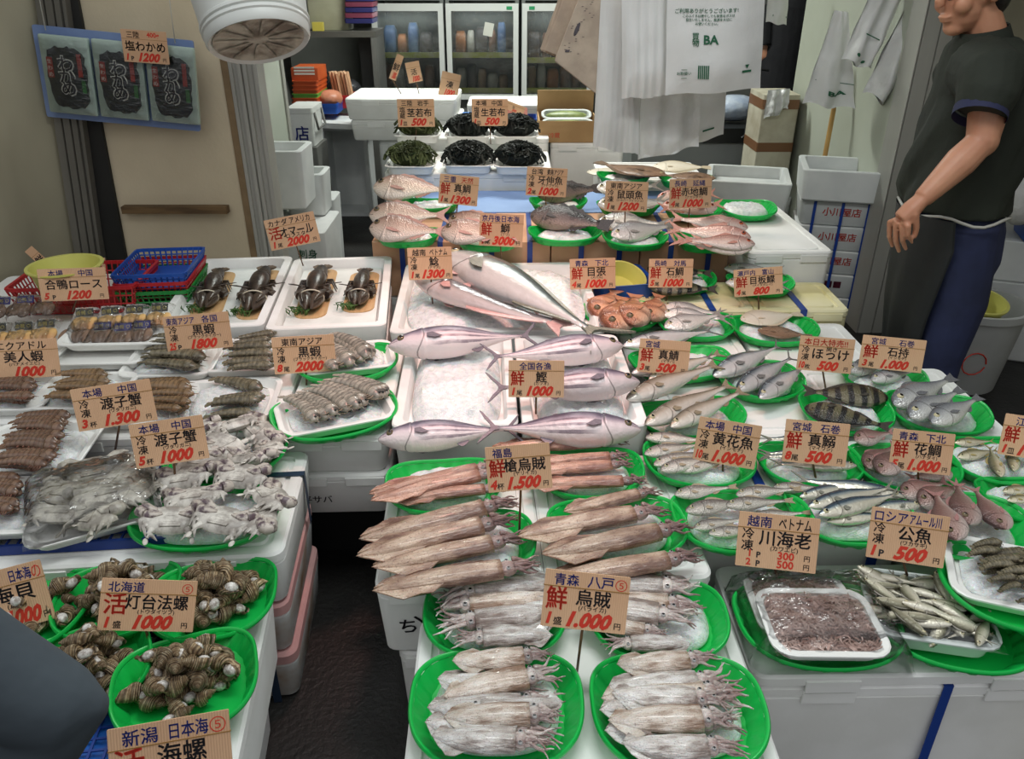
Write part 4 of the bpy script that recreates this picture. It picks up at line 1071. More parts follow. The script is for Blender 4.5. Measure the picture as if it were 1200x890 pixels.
# left: prawn counter
m_ = MB(); m_.rr([(.44, .40, 0, .02), (.46, .42, .225, .02), (.42, .38, .225, .015), (.40, .36, .02, .015)]); CRATE = mt('black_crate', (20, 20, 20), None, rough=.6)
for x, nm in ((-.59, 'striped prawn'), (-1.07, 'black prawn')):
    o = obj('black_crate', cached('crate', lambda: m_.mesh('black_crate', CRATE, 30)), None, (x, 2.18, 0)); tag(o, f'black plastic crate hidden under the {nm} boxes', 'crate')
FB('stacked foam box lettered for mackerel under the striped prawn tray', -.505, 2.13, .235, .30, .56, .14, 2, lid=.022, text=(('平サバ', -.06, .055, .026, INK_K, 'front'),), groove=False)
FB('plain white foam box stacked on the lettered mackerel box', -.505, 2.13, .377, .30, .56, ZL3 - .377, 2, lid=.03, groove=False)
FB('long white foam box under the black prawn trays', -1.005, 2.13, .235, .67, .56, ZL3 - .235, 2, groove=False)
FB('white foam box under the brown prawn trays by the wall', -1.635, 2.20, 0, .54, .56, ZL3, 3, groove=False)
# left: lobster boxes
for x, w_, nm in ((-.668, .405, 'two lobsters nearer the bonito'), (-1.07, .375, 'two lobsters nearer the wall')):
    FB('white foam box below the ' + nm, x, 2.82, 0, w_ - .02, .66, .45, 6)
    FB('open white foam box holding ' + nm, x, 2.82, .452, w_, .73, ZL4 - .452, 6, lid=0, inner=.05)
    m_ = MB(); m_.rr([(w_ - .085, .64, 0, .02), (w_ - .085, .64, .012, .02)]); o = obj('ice_sheet', m_.mesh('ice_sheet', mt('ice_sheet', (232, 236, 232), (220, 226, 222), 8.0, .4, .2, 40.0), 30), None, (x, 2.82, ZL4 - .0455), (0, 0, math.radians(6))); tag(o, 'flat white ice sheet under the ' + nm, 'ice', kind='stuff')
FB('white foam box under the duck packs by the wall', -1.70, 2.84, 0, .74, .62, ZL3, 4, groove=False)
# ------------------------------------------------------------------ trays and what lies in them
def many(kindname, name, zs, items, label, order, group=None, cat='fish', lean=None):
    """items: (snout px, py, tail px, py [, layer [, belly]]) in the order that the label counts"""
    for i, it in enumerate(items):
        lay = it[4] if len(it) > 4 else 0; bl = it[5] if len(it) > 5 else False
        A = at(it[0], it[1], zs); B = at(it[2], it[3], zs); L = (A - B).length
        k = FK[kindname]; t_ = k['h'] * k['th'] * L
        lb = label.format(o=ORD[i]) if '{o}' in label else label
        fish(kindname, name, lb, it[0:2], it[2:4], zs + t_ * (.46 + .5 * lay), group or label.replace('{o} ', '').split(',')[0], bl, roll=rnd.uniform(-.08, .08), cat=cat, lean=((.62 if zs > .6 else .34) if lean is None else lean) * (0.15 if 'flounder' in kindname else 1))
GT, WT = green_tray, white_tray
IC = .022     # ice top above tray floor
# --- bonito counter
zi = ZM3 + .004
for h, t, lb, dz in (((455, 411), (632, 397), 'whole bonito facing the lobsters, behind the other bonito', 0), ((730, 410), (566, 424), 'bonito facing the mackerel, its forked tail out over the ice', 0), ((750, 449), (570, 456), 'bonito half covered by the 1000 yen bonito sign', .012),
                     ((441, 497), (612, 483), 'front bonito facing the striped prawns', 0), ((753, 489), (560, 486), 'front bonito facing the pale fish, striped belly', .006)):
    fish('bonito', 'bonito', lb, h, t, zi + .042 + dz, 'bonito on pink ice')
fish('yellowtail', 'yellowtail', 'huge silver yellowtail lying diagonally above the bonito', (527, 300), (724, 402), zi + .072, roll=-.05, lean=.15)
fish('catfish', 'catfish', 'pinkish grey catfish curving beside the yellowtail', (471, 337), (655, 398), zi + .04, 'catfish on the ice', lean=.2)
fish('catfish', 'catfish', 'second catfish mostly hidden behind the 1300 yen catfish sign', (492, 322), (630, 372), zi + .04, 'catfish on the ice', lean=.1)
# --- bream counter (back)
GT('bream tray', 'green tray under the pair of sea bream nearest the aisle', 478, 276, ZR4, .29, .21)
many('sea_bream', 'sea_bream', ZR4 + .03, [(433, 258, 528, 258), (433, 267, 527, 272, 1)], '{o} of the stacked pair of sea bream, counted from the back', 0)
GT('rear bream tray', 'green tray under the lone sea bream by the seaweed', 506, 239, ZR4 + .014, .29, .19)
many('sea_bream', 'sea_bream', ZR4 + .045, [(438, 228, 535, 232)], 'sea bream lying alone below the seaweed trays', 0)
GT('covered bream tray', 'green tray of bream half covered by the 3000 yen sign', 572, 280, ZR4, .30, .21)
many('sea_bream', 'sea_bream', ZR4 + .03, [(523, 258, 610, 260), (517, 274, 608, 276, 1)], '{o} bream behind the 3000 yen sign, counted from the back', 0)
GT('grouper tray', 'green iced tray with the dark grouper', 662, 274, ZR4, .33, .21)
many('grouper', 'grouper', ZR4 + .03, [(622, 256, 716, 270)], 'dark mottled grouper with spiny fins on ice', 0)
GT('rear grouper tray', 'green tray with a dark fish behind the grouper', 654, 238, ZR4 + .014, .29, .18)
many('grouper', 'grouper', ZR4 + .045, [(628, 232, 706, 225)], 'dark fish half hidden by the 1000 yen sign behind the grouper', 0)
GT('silver fish tray', 'green tray with two silver fish between grouper and snappers', 744, 280, ZR4, .29, .19)
many('silver_bream', 'silver_fish', ZR4 + .028, [(700, 256, 790, 260), (716, 275, 796, 262, 1)], '{o} silver fish beside the grouper, counted from the back', 0)
GT('rear silver tray', 'green tray of silver fish under the 1200 yen sign', 736, 242, ZR4 + .014, .31, .17)
many('silver_bream', 'silver_fish', ZR4 + .042, [(697, 228, 778, 224), (700, 240, 785, 234, 1), (720, 246, 790, 243)], '{o} silver fish behind the 1200 yen sign, counted from the back', 0)
GT('snapper tray', 'green tray of pink snappers at the counter corner', 830, 282, ZR4, .30, .20)
many('snapper', 'snapper', ZR4 + .028, [(876, 271, 782, 258), (880, 279, 780, 267, 1), (882, 287, 786, 276, 1), (884, 293, 795, 287)], '{o} pink snapper at the counter corner, counted from the back', 0)
GT('rear snapper tray', 'green tray of snappers under the red 1000 yen sign', 812, 247, ZR4 + .014, .29, .17)
many('snapper', 'snapper', ZR4 + .042, [(770, 234, 842, 228), (775, 243, 850, 240, 1), (840, 249, 770, 250)], '{o} snapper under the wild snapper sign, counted from the back', 0)
GT('empty ice tray', 'green tray holding only crushed ice on the bare lid', 873, 244, ZR4 + .002, .29, .30, ice='green tray with no fish', iceh=.03)
GT('brown flounder tray', 'green tray of flounders with a sign stick behind', 731, 207, ZR5 - .05, .30, .19)
GT('pale flounder tray', 'green tray with the white bellied flounder', 803, 211, ZR5 - .05, .29, .19)
many('pale_flounder', 'flounder', ZR5 - .02, [(688, 194, 750, 196)], 'flounder showing its cream belly beside the brown flounder', 0)
many('flounder', 'flounder', ZR5 - .01, [(778, 205, 700, 190, 1)], 'brown flounder lying over a cream flounder', 0)
many('pale_flounder', 'flounder', ZR5 - .02, [(765, 199, 832, 200, 1)], 'white bellied flounder under the hanging bags', 0)
many('flounder', 'flounder', ZR5 - .02, [(838, 213, 772, 209, 1)], 'brown flounder edge in front of the white bellied flounder', 0)
# --- middle right
GT('rockfish tray', 'green tray of four orange rockfish', 728, 368, ZR2, .31, .27)
many('rockfish', 'rockfish', ZR2 + .03, [(700, 377, 722, 344), (720, 387, 730, 348, 1), (741, 387, 744, 350, 1), (762, 380, 772, 350)], '{o} orange rockfish counted from the yellowtail side', 0)
GT('silver stack tray', 'green tray of three overlapping silver fish beside the rockfish', 815, 380, ZR2, .30, .24)
many('silver_bream', 'silver_fish', ZR2 + .03, [(775, 362, 850, 372), (775, 373, 858, 380, 1), (778, 390, 852, 372, 1)], '{o} silver fish beside the orange rockfish, counted from the back', 0)
GT('flatfish tray', 'green tray of flat brown and pale fish behind the 500 yen signs', 906, 385, ZR2, .33, .25)
many('pale_flounder', 'flounder', ZR2 + .028, [(868, 380, 938, 372)], 'pale flounder at the back of the flatfish tray', 0)
many('flounder', 'flounder', ZR2 + .04, [(888, 385, 952, 392, 1)], 'dark brown flatfish lying over the pale flounder', 0)
GT('striped fish tray', 'green tray of small striped fish above the silver stack', 800, 328, ZR3, .28, .22)
many('striped_beakfish', 'striped_fish', ZR3 + .028, [(758, 320, 835, 326), (760, 330, 842, 334, 1)], '{o} small striped fish behind the 1000 yen sign, counted from the back', 0)
GT('disc fish tray', 'green tray of flatfish under the tilted 800 yen sign', 890, 332, ZR3, .28, .22)
many('silver_bream', 'silver_fish', ZR3 + .028, [(848, 320, 920, 322), (850, 333, 926, 336, 1)], '{o} silver fish under the tilted 800 yen sign, counted from the back', 0)
# --- pale trout
GT('upper trout tray', 'green tray under the mackerel and pale trout beside the bonito', 797, 425, ZR2, .36, .24, 12)
GT('lower trout tray', 'green tray with the gaping pale trout', 808, 488, ZR2, .34, .22, 12)
many('mackerel', 'mackerel', ZR2 + .03, [(729, 411, 842, 391), (740, 437, 842, 416, 1)], '{o} mackerel behind the 500 yen mackerel sign, counted from the back', 0)
many('trout', 'pale_fish', ZR2 + .032, [(760, 450, 846, 418), (734, 474, 842, 431, 1), (756, 501, 858, 452, 1), (785, 506, 872, 462, 1)], '{o} pale open mouthed fish beside the bonito, counted from the back', 0)
GT('mackerel trio tray', 'green tray of three plump mackerel with heads to the aisle', 890, 445, ZR2, .27, .25, 20)
many('mackerel', 'mackerel', ZR2 + .03, [(835, 446, 918, 408), (863, 463, 932, 421), (889, 472, 948, 430)], '{o} of the three plump mackerel, counted from the back', 0)
GT('beakfish tray', 'green tray of black barred fish behind the 500 yen sardine sign', 990, 482, ZR2, .28, .24, -8)
many('striped_beakfish', 'barred_fish', ZR2 + .03, [(1040, 470, 940, 462), (943, 476, 1046, 500, 1, True)], '{o} black barred fish, counted from the back of its tray', 0)
GT('grey croaker tray', 'green iced tray of three grey croakers near the man', 1098, 482, ZR2, .30, .25, -12)
many('grey_croaker', 'grey_croaker', ZR2 + .03, [(1047, 480, 1118, 446), (1067, 490, 1128, 456, 1), (1091, 502, 1148, 470, 1)], '{o} grey croaker beside the man, counted from the back', 0)
GT('rear croaker tray', 'green tray hidden behind the two signs near the man', 1034, 443, ZR2, .28, .22, -8)
many('grey_croaker', 'grey_croaker', ZR2 + .03, [(992, 440, 1048, 425), (1020, 450, 1075, 438)], '{o} grey croaker behind the two signs, counted from the aisle', 0)
# --- small croakers, sardines, pink bream
GT('yellow croaker tray', 'green tray of small croakers by the brown squid', 818, 540, ZR2, .31, .23, -4)
many('croaker', 'croaker', ZR2 + .03, [(756, 518, 838, 522), (755, 533, 830, 520, 1), (766, 544, 842, 526, 1), (774, 553, 850, 536, 1), (794, 557, 860, 544)], '{o} small croaker under the ten fish sign, counted from the back', 0)
GT('sardine tray', 'green tray of sardines under the 500 yen sardine sign', 946, 542, ZR2, .29, .22)
many('sardine', 'sardine', ZR2 + .03, [(990, 516, 888, 520), (995, 527, 886, 533, 1), (990, 538, 885, 541), (1003, 551, 900, 549)], '{o} dark backed sardine under its 500 yen sign, counted from the back', 0)
GT('pink bream tray', 'green tray of pink bream behind the 1000 yen flower bream sign', 1058, 545, ZR2, .29, .23)
many('pink_bream', 'pink_bream', ZR2 + .03, [(1000, 522, 1048, 512), (1016, 548, 1052, 520, 1), (1030, 562, 1056, 528, 1), (1110, 540, 1060, 552), (1115, 556, 1062, 562)], '{o} pink bream behind the flower bream sign, counted from the aisle', 0)
GT('horse mackerel tray', 'green iced tray of golden horse mackerel', 1163, 537, ZR2, .29, .23)
many('horse_mackerel', 'horse_mackerel', ZR2 + .03, [(1118, 522, 1166, 520), (1122, 537, 1172, 528, 1), (1172, 560, 1158, 522, 1), (1186, 556, 1186, 525), (1205, 536, 1180, 520)], '{o} golden horse mackerel, counted from the pink bream side', 0)
GT('cut tray', 'green tray of golden fish behind the barred price at the edge', 1203, 585, ZR2, .24, .2)
many('horse_mackerel', 'horse_mackerel', ZR2 + .03, [(1174, 580, 1220, 574), (1178, 592, 1222, 588, 1)], '{o} golden fish in the cut off green tray, counted from the back', 0)
GT('small fish tray', 'green tray of small croakers behind the river shrimp sign', 868, 608, ZR2, .35, .25)
many('croaker', 'croaker', ZR2 + .03, [(905, 577, 975, 578), (790, 584, 864, 574), (862, 583, 940, 576, 1), (803, 602, 888, 588, 1), (850, 598, 930, 592, 1), (813, 618, 878, 606, 1), (830, 628, 900, 622), (880, 612, 950, 606)], '{o} small croaker in the tray behind the river shrimp sign', 0)
GT('shiny sardine tray', 'green tray of six shiny sardines', 992, 598, ZR2, .31, .26)
many('sardine', 'sardine', ZR2 + .03, [(1058, 588, 925, 566), (936, 588, 1015, 572), (946, 600, 1052, 575, 1), (958, 610, 1058, 583, 1), (1078, 597, 985, 607), (968, 617, 1050, 608)], '{o} shiny sardine behind the 500 yen smelt sign, counted from the back', 0)
GT('big pink bream tray', 'green tray of large pink bream, heads forward', 1123, 612, ZR2, .34, .27, -6)
many('pink_bream', 'pink_bream', ZR2 + .03, [(1056, 582, 1112, 566), (1076, 598, 1126, 574), (1118, 640, 1092, 580, 1), (1133, 622, 1118, 570, 1), (1176, 628, 1136, 576, 1)], '{o} large pink bream behind the smelt sign, counted from the aisle', 0)

# --- spear squid and other long squid
GT('spear squid tray', 'green tray of brown spear squid whose tips overhang', 520, 567, ZM2, .31, .24, 6)
for i, (h, t, v) in enumerate((((592, 543), (432, 581), 'spear 1'), ((596, 556), (434, 592), 'spear 2'), ((600, 575), (452, 590), 'spear 3'))):
    squid(v, f'{ORD[i]} spear squid with pointed tip over the box edge, counted from the back', h, t, ZM2 + .045 + (.012 if i < 2 else 0), 'spear squid tips over the edge')
GT('pink spear squid tray', 'green tray of pinkish spear squid behind the 1500 yen sign', 690, 552, ZM2, .30, .23, 4)
for i, (h, t, v) in enumerate((((740, 520), (575, 530), 'spear 4'), ((742, 535), (612, 545), 'spear 5'), ((745, 547), (610, 557), 'spear 6'), ((762, 563), (612, 567), 'spear 7'))):
    squid(v, f'{ORD[i]} pinkish spear squid behind the 1500 yen sign, counted from the back', h, t, ZM2 + .045 + .006 * (i % 2), 'pinkish spear squid')
GT('long squid tray', 'green tray of four long brown squid over the box edge', 552, 636, ZM2, .31, .25, 8)
for i, (h, t, v) in enumerate((((612, 587), (421, 637), 'long 1'), ((612, 610), (418, 657), 'long 2'), ((622, 632), (436, 670), 'long 3'), ((640, 662), (436, 692), 'long 4'))):
    squid(v, f'{ORD[i]} long brown squid over the box edge, counted from the back', h, t, ZM2 + .05 + .008 * (i % 2), 'long brown squid')
GT('drooping squid tray', 'green tray of brown squid whose tentacles droop over', 722, 617, ZM2, .34, .25, 8)
for i, (h, t, v) in enumerate((((778, 572), (660, 598), 'long 5'), ((790, 598), (606, 630), 'long 6'), ((815, 618), (634, 655), 'long 7'), ((830, 640), (642, 668), 'long 3'))):
    squid(v, f'{ORD[i]} brown squid with drooping tentacles, counted from the back', h, t, ZM2 + .055 + .01 * (i % 2), 'brown squid with drooping tentacles')
# --- front squid
GT('tangled squid tray', 'green tray of pale squid with tangled tentacles behind the front trays', 580, 719, ZM1, .315, .25)
for i, (h, t, v) in enumerate((((512, 690), (640, 678), 'grey 1'), ((500, 704), (655, 690), 'grey 2'), ((498, 718), (650, 704), 'pale 2'), ((500, 732), (655, 718), 'grey 3'), ((506, 746), (655, 732), 'grey 4'), ((520, 758), (648, 750), 'grey 5'))):
    squid(v, f'{ORD[i]} pale squid with tangled tentacles, counted from the back', h, t, ZM1 + .045 + .01 * (i % 2), 'pale squid with tangled tentacles')
GT('iced squid tray', 'green iced tray of squid behind the 1000 yen squid sign', 770, 722, ZM1, .31, .25)
for i, (h, t, v) in enumerate((((815, 685), (672, 683), 'pale 1'), ((832, 700), (676, 694), 'grey 6'), ((834, 714), (680, 706), 'pale 3'), ((826, 738), (675, 718), 'grey 7'), ((790, 750), (688, 730), 'pale 2'), ((700, 754), (810, 752), 'grey 2'))):
    squid(v, f'{ORD[i]} squid behind the 1000 yen squid sign, counted from the back', h, t, ZM1 + .045 + .012 * (i % 2), 'squid in the iced tray')
GT('front squid tray', 'front green squid tray by the dark aisle', 582, 824, ZM1, .335, .285)
for i, (h, t, v) in enumerate((((655, 768), (530, 780), 'pale 3'), ((648, 800), (512, 790), 'grey 2'), ((668, 796), (520, 822), 'pale 4'), ((672, 815), (500, 826), 'grey 1'), ((508, 836), (660, 828), 'grey 3'), ((672, 842), (520, 846), 'pale 2'), ((668, 858), (498, 852), 'grey 4'), ((660, 872), (506, 868), 'grey 5'))):
    squid(v, f'{ORD[i]} squid in the front tray by the aisle, counted from the back', h, t, ZM1 + .05 + .014 * (i % 2), 'squid in the front tray by the aisle')
GT('second front squid tray', 'front green squid tray beside the shrimp packs', 793, 828, ZM1, .335, .285)
for i, (h, t, v) in enumerate((((846, 772), (722, 784), 'pale 5'), ((872, 792), (712, 806), 'grey 2'), ((880, 806), (704, 824), 'pale 6'), ((868, 820), (716, 818), 'grey 1'), ((882, 830), (702, 838), 'grey 6'), ((876, 846), (712, 850), 'pale 2'), ((886, 860), (708, 862), 'grey 7'), ((880, 872), (728, 876), 'grey 4'))):
    squid(v, f'{ORD[i]} squid in the front tray beside the shrimp packs, counted from the back', h, t, ZM1 + .045 + .012 * (i % 2), 'squid in the tray beside the shrimp packs')

# --- prawns on the left
def prawns(kd, zs, items, label, group, name='prawn', simple=True):
    its = [(it, 0) for it in items] + ([((it[0] + rnd.uniform(-5, 5), it[1] - rnd.uniform(0, 3), it[2] + rnd.uniform(-5, 5), it[3] - rnd.uniform(0, 3), (it[4] if len(it) > 4 else 0) + .021), 1) for it in items[1:]] if kd in ('black', 'brown', 'red') else [])
    for i, (it, up) in enumerate(its):
        i = i - up * len(items)
        prawn(f'{kd} {(0.06, 0.1, 0.13)[i % 3]}', label.format(o=ORD[i] + (' upper' if up else '')), it[0:2], it[2:4], zs + (it[4] if len(it) > 4 else 0), group, roll=rnd.uniform(-.2, .2), simple=simple, name=name)
z0 = ZL3 + .036
GT('under striped prawns', 'green tray holding the white tray of striped tiger prawns', 392, 484, ZL3, .37, .27, 22, ice=False)
WT('striped prawn tray', 'white tray of big striped tiger prawns set in a green tray', 392, 478, ZL3 + .012, .335, .225, 22, ice=.016)
prawns('tiger', ZL3 + .052, [(458, 466, 402, 441, .006), (452, 474, 392, 444), (449, 474, 380, 450, .008), (433, 482, 375, 452), (424, 486, 366, 456, .008), (411, 490, 356, 461), (396, 494, 350, 464, .008), (385, 500, 340, 468), (370, 503, 328, 470, .006)], '{o} big striped prawn counted from the bonito side', 'big striped tiger prawns', simple=False)
GT('under grey prawns', 'green tray under the grey prawns behind the 2000 yen sign', 407, 424, ZL3, .34, .26, 14, ice=False)
WT('grey prawn tray', 'white tray of grey prawns half hidden by the 2000 yen sign', 407, 417, ZL3 + .012, .31, .215, 14, ice=.02)
prawns('tiger', ZL3 + .055, [(438, 424, 395, 394), (432, 428, 386, 396, .008), (424, 432, 378, 398), (414, 436, 370, 402, .008), (404, 438, 362, 408), (394, 440, 356, 416, .006)], '{o} grey prawn behind the 2000 yen prawn sign, counted from the bonito side', 'grey prawns behind the 2000 yen sign')
WT('black prawn tray', 'white tray of black tiger prawns under the 1800 yen sign', 203, 420, ZL3, .30, .25, 4, ice=.02)
prawns('black', z0, [(232, 402, 180, 398), (235, 410, 176, 405, .006), (238, 420, 170, 414), (242, 428, 166, 421, .008), (240, 436, 162, 430)], '{o} black prawn under the 1800 yen sign, counted from the back', 'black prawns under the 1800 yen sign')
WT('ribbed prawn tray', 'white tray of black prawns between the two black prawn signs', 292, 414, ZL3, .30, .26, 4, ice=.02)
prawns('black', z0, [(330, 394, 274, 402), (322, 404, 268, 408, .006), (322, 412, 266, 415), (328, 421, 264, 424, .008), (326, 430, 262, 433), (322, 436, 266, 438, .004)], '{o} black prawn between the two black prawn signs, counted from the back', 'black prawns between the signs')
WT('iced prawn tray', 'white iced tray of dark prawns above the crabs', 267, 466, ZL3, .30, .26, 6, ice=.026)
prawns('black', z0 + .006, [(312, 462, 246, 448), (312, 470, 250, 474, .006), (308, 478, 240, 482), (300, 485, 236, 490, .006)], '{o} dark prawn on ice above the crabs, counted from the back', 'dark prawns on ice above the crabs')
WT('brown prawn tray', 'white tray of brown prawns partly behind the 1300 yen crab sign', 192, 470, ZL3, .29, .26, 4, ice=.018)
prawns('brown', z0, [(228, 455, 160, 452), (230, 463, 162, 460, .006), (228, 471, 166, 468), (226, 480, 168, 477, .006), (222, 487, 170, 486)], '{o} brown prawn beside the 1300 yen crab sign, counted from the back', 'brown prawns beside the crab sign')
WT('slim prawn tray', 'white tray of slim brown prawns between two left hand signs', 98, 456, ZL3, .27, .24, 2, ice=.018)
prawns('brown', z0, [(128, 440, 76, 438), (130, 447, 70, 446, .006), (132, 456, 64, 454), (130, 464, 58, 462, .006), (128, 474, 54, 471)], '{o} slim brown prawn above the 1300 yen crab sign, counted from the back', 'slim brown prawns')
WT('vannamei tray', 'white tray of reddish prawns under the 1000 yen prawn sign', 15, 458, ZL3, .27, .24, 2, ice=.018)
prawns('red', z0, [(42, 447, -20, 446), (48, 455, -18, 454, .006), (44, 463, -20, 462), (40, 471, -22, 470, .006)], '{o} reddish prawn under the 1000 yen prawn sign, counted from the back', 'reddish prawns under the sign')
WT('red prawn tray', 'white tray of ten neat reddish prawns by the crabs', 42, 522, ZL3, .30, .27, 6, ice=.02)
prawns('red', z0, [(88, 492, 20, 490), (84, 499, 22, 497, .008), (82, 506, 16, 503), (80, 513, 12, 510, .008), (78, 520, 8, 517), (76, 527, 6, 524, .008), (75, 534, 2, 531), (72, 541, 0, 538, .008), (66, 548, -6, 545), (58, 554, -8, 552, .004)], '{o} neat reddish prawn by the crabs, counted from the back', 'neat reddish prawns')
WT('end red prawn tray', 'white tray of reddish prawns cut by the photo edge', 8, 590, ZL3, .26, .24, 4, ice=.02)
prawns('red', z0, [(28, 568, -30, 562), (32, 578, -32, 572, .008), (30, 588, -34, 582), (26, 598, -36, 592, .008), (18, 606, -38, 602)], '{o} reddish prawn beside the wrapped crabs, counted from the back', 'reddish prawns beside the wrapped crabs')
# --- dark prawns at the right edge
GT('edge prawn tray', 'green tray on a yellow box holding dark prawns', 1200, 688, ZR2 + .002, .36, .29, -20, ice=False)
WT('dark prawn tray', 'white tray of dark prawns on the yellow box', 1203, 676, ZR2 + .014, .32, .23, -20, ice=.014)
prawns('black', ZR2 + .05, [(1215, 650, 1150, 652), (1218, 660, 1148, 660, .008), (1222, 668, 1158, 668), (1226, 676, 1170, 678, .008), (1230, 684, 1182, 688), (1178, 640, 1140, 646), (1176, 648, 1138, 655, .006), (1240, 655, 1190, 656, .004), (1244, 664, 1196, 666, .008), (1250, 676, 1200, 678), (1236, 692, 1196, 697), (1196, 663, 1152, 666, .006), (1192, 672, 1150, 677), (1197, 682, 1158, 689, .006), (1200, 692, 1168, 701)], '{o} dark prawn on the yellow box, counted along the heap', 'dark prawns on the yellow box')

# --- lattice baskets, crabs, wrapped crabs
LATT = mt('blue_lattice', (28, 52, 120), (34, 62, 138), 4.0, .4)
def lattice(label, x, y, z, w_, d_, rz, n=16, mdl=12):
    t = thing('lattice_basket', label, 'basket', (x, y, z), math.radians(rz))
    m = MB()
    for i in range(n + 1):
        x_ = -w_ / 2 + w_ * i / n; m.box(x_ - .0022, x_ + .0022, -d_ / 2, d_ / 2, .016, .020)
    for i in range(mdl + 1):
        y_ = -d_ / 2 + d_ * i / mdl; m.box(-w_ / 2, w_ / 2, y_ - .0022, y_ + .0022, .0165, .0195)
    obj('grate', m.mesh('grate', LATT, 0), t)
    fr = MB(); fr.rr([(w_ + .02, d_ + .02, 0, .01), (w_ + .015, d_ + .015, .022, .01), (w_ - .002, d_ - .002, .022, .006), (w_ - .002, d_ - .002, 0, .006)], cap0=False, cap1=False)
    obj('rim', fr.mesh('rim', LATT, 30), t)
lattice('dark blue lattice basket under the wrapped crab tray', -1.0, 1.585, ZL2 + .001, .40, .34, 5)
lattice('blue lattice basket under the whelk trays', -.95, 1.08, ZL1 + .001, .60, .44, 7, 22, 18)
zc = ZL2 + .002
GT('rear crab tray', 'green tray of pale crabs behind the 1000 yen crab sign', 266, 530, zc, .34, .25, 6)
GT('front crab tray', 'green tray of belly up crabs at the counter corner', 244, 602, zc, .36, .26, 2)
CR = [((215, 562), .145, 10), ((283, 560), .15, -5), ((228, 585), .155, 4), ((318, 585), .15, -60), ((200, 612), .15, 12), ((262, 612), .155, -4), ((305, 610), .15, -75)]
for i, (p, w_, rz) in enumerate(CR):
    crab(i % 4, f'{ORD[i]} pale belly up crab in the corner tray, counted from the back', p, zc + .068 + .012 * (i % 2), w_ * 1.08, rz + rnd.uniform(-8, 8), 'belly up crabs in the corner tray', (rnd.uniform(-.2, .3), rnd.uniform(-.25, .25)))
CR = [((222, 508), .15, 0), ((275, 500), .15, 40), ((305, 508), .15, -50), ((262, 525), .15, 160), ((315, 530), .15, 110), ((232, 538), .15, 10), ((290, 540), .145, -30)]
for i, (p, w_, rz) in enumerate(CR):
    crab(i % 4, f'{ORD[i]} pale crab piled behind the 1000 yen crab sign, counted from the back', p, zc + .07 + .014 * (i % 2), w_ * 1.10, rz, 'pale crabs behind the sign', (rnd.uniform(-.4, .4), rnd.uniform(-.4, .4)))
wt = WT('wrapped crab tray', 'white tray of grey crabs under clear wrap on a blue lattice', 108, 588, ZL2 + .024, .30, .27, 28)
CR = [((110, 553), .15, 20), ((150, 560), .15, 60), ((80, 580), .15, -10), ((125, 580), .15, 30), ((72, 605), .15, 10), ((110, 607), .15, -20), ((160, 580), .14, 80)]
CRG = mt('crab_shell_grey', (198, 193, 180), (138, 132, 122), 6.0, .35, .15, 24.0, rand=.1)
for i, (p, w_, rz) in enumerate(CR):
    r = crab(i % 4, f'{ORD[i]} grey crab under clear wrap, counted from the back', p, ZL2 + .068 + .01 * (i % 2), w_ * 1.15, rz, 'grey crabs under clear wrap', (rnd.uniform(-.3, .3), rnd.uniform(-.3, .3)))
    for ch in r.children:
        ch.material_slots[0].link = 'OBJECT'; ch.material_slots[0].material = CRG
def wrap(label, x, y, z, w_, d_, h_, rz, seed=0, amp=.01, parent=None, name='plastic_wrap'):
    m = MB(); nx, ny = 26, 22; vs = []
    for j in range(ny + 1):
        for i in range(nx + 1):
            u, v = 2 * i / nx - 1, 2 * j / ny - 1
            ed = 1 - max(abs(u), abs(v)) ** 4
            hh = h_ * ed ** .6 + amp * noise.noise(Vector((u * 3.2 + seed, v * 3.2, seed))) * ed + amp * .5 * noise.noise(Vector((u * 9 + seed, v * 7, seed)))
            vs.append((u * w_ / 2, v * d_ / 2, max(.002, hh)))
    m.add(vs, [(j * (nx + 1) + i, j * (nx + 1) + i + 1, (j + 1) * (nx + 1) + i + 1, (j + 1) * (nx + 1) + i) for j in range(ny) for i in range(nx)])
    o = obj(name, m.mesh(name, FILM, 180), parent, (x, y, z), (0, 0, math.radians(rz)))
    if label: tag(o, label, 'plastic wrap')
    return o
wrap(None, 0, 0, .028, .285, .255, .075, 0, 3, .016, parent=wt)
# --- whelks
def whelk_pile(key, tray, n3, z, L, grp, tilt=0):
    """three heaped layers, the lowest the widest"""
    cx, cy, _, tw, td, rz = TRAYS[key]; ca, sa = math.cos(math.radians(rz)), math.sin(math.radians(rz))
    for li, (n, R, zz) in enumerate(zip(n3, (.33, .25, .14), (.30, .80, 1.25))):
        pts = []
        for i in range(n):
            r = R * math.sqrt((i + .5) / n); t = 2.4 * i + li; u, v = r * tw * math.cos(t) + rnd.uniform(-.006, .006), r * td * math.sin(t) + rnd.uniform(-.006, .006)
            pts.append((cx + u * ca - v * sa, cy + u * sa + v * ca))
        for i, p in enumerate(sorted(pts, key=lambda q: -q[1])):
            whelk(f'whelk, {ORD[i]} from the back in the {("bottom", "middle", "top")[li]} layer, {tray}', p, z + L * zz, L * rnd.uniform(.85, 1.15), grp)
zw = ZL1 + .024
GT('front whelk tray', 'green tray of whelks behind the sea snail sign', 219, 797, zw, .27, .26, 20, ice=False)
whelk_pile('front whelk tray', 'tray behind the sea snail sign', (18, 12, 5), zw + .006, .064, 'whelks behind the sea snail sign')
GT('aisle whelk tray', 'green tray of whelks below the crab counter corner', 252, 699, zw, .28, .25, 12, ice=False)
whelk_pile('aisle whelk tray', 'tray below the crab corner', (18, 12, 5), zw + .006, .064, 'whelks below the crab corner')
GT('signed whelk tray', 'green tray of whelks under the 1000 yen northern whelk sign', 140, 700, zw, .26, .24, 8, ice=False)
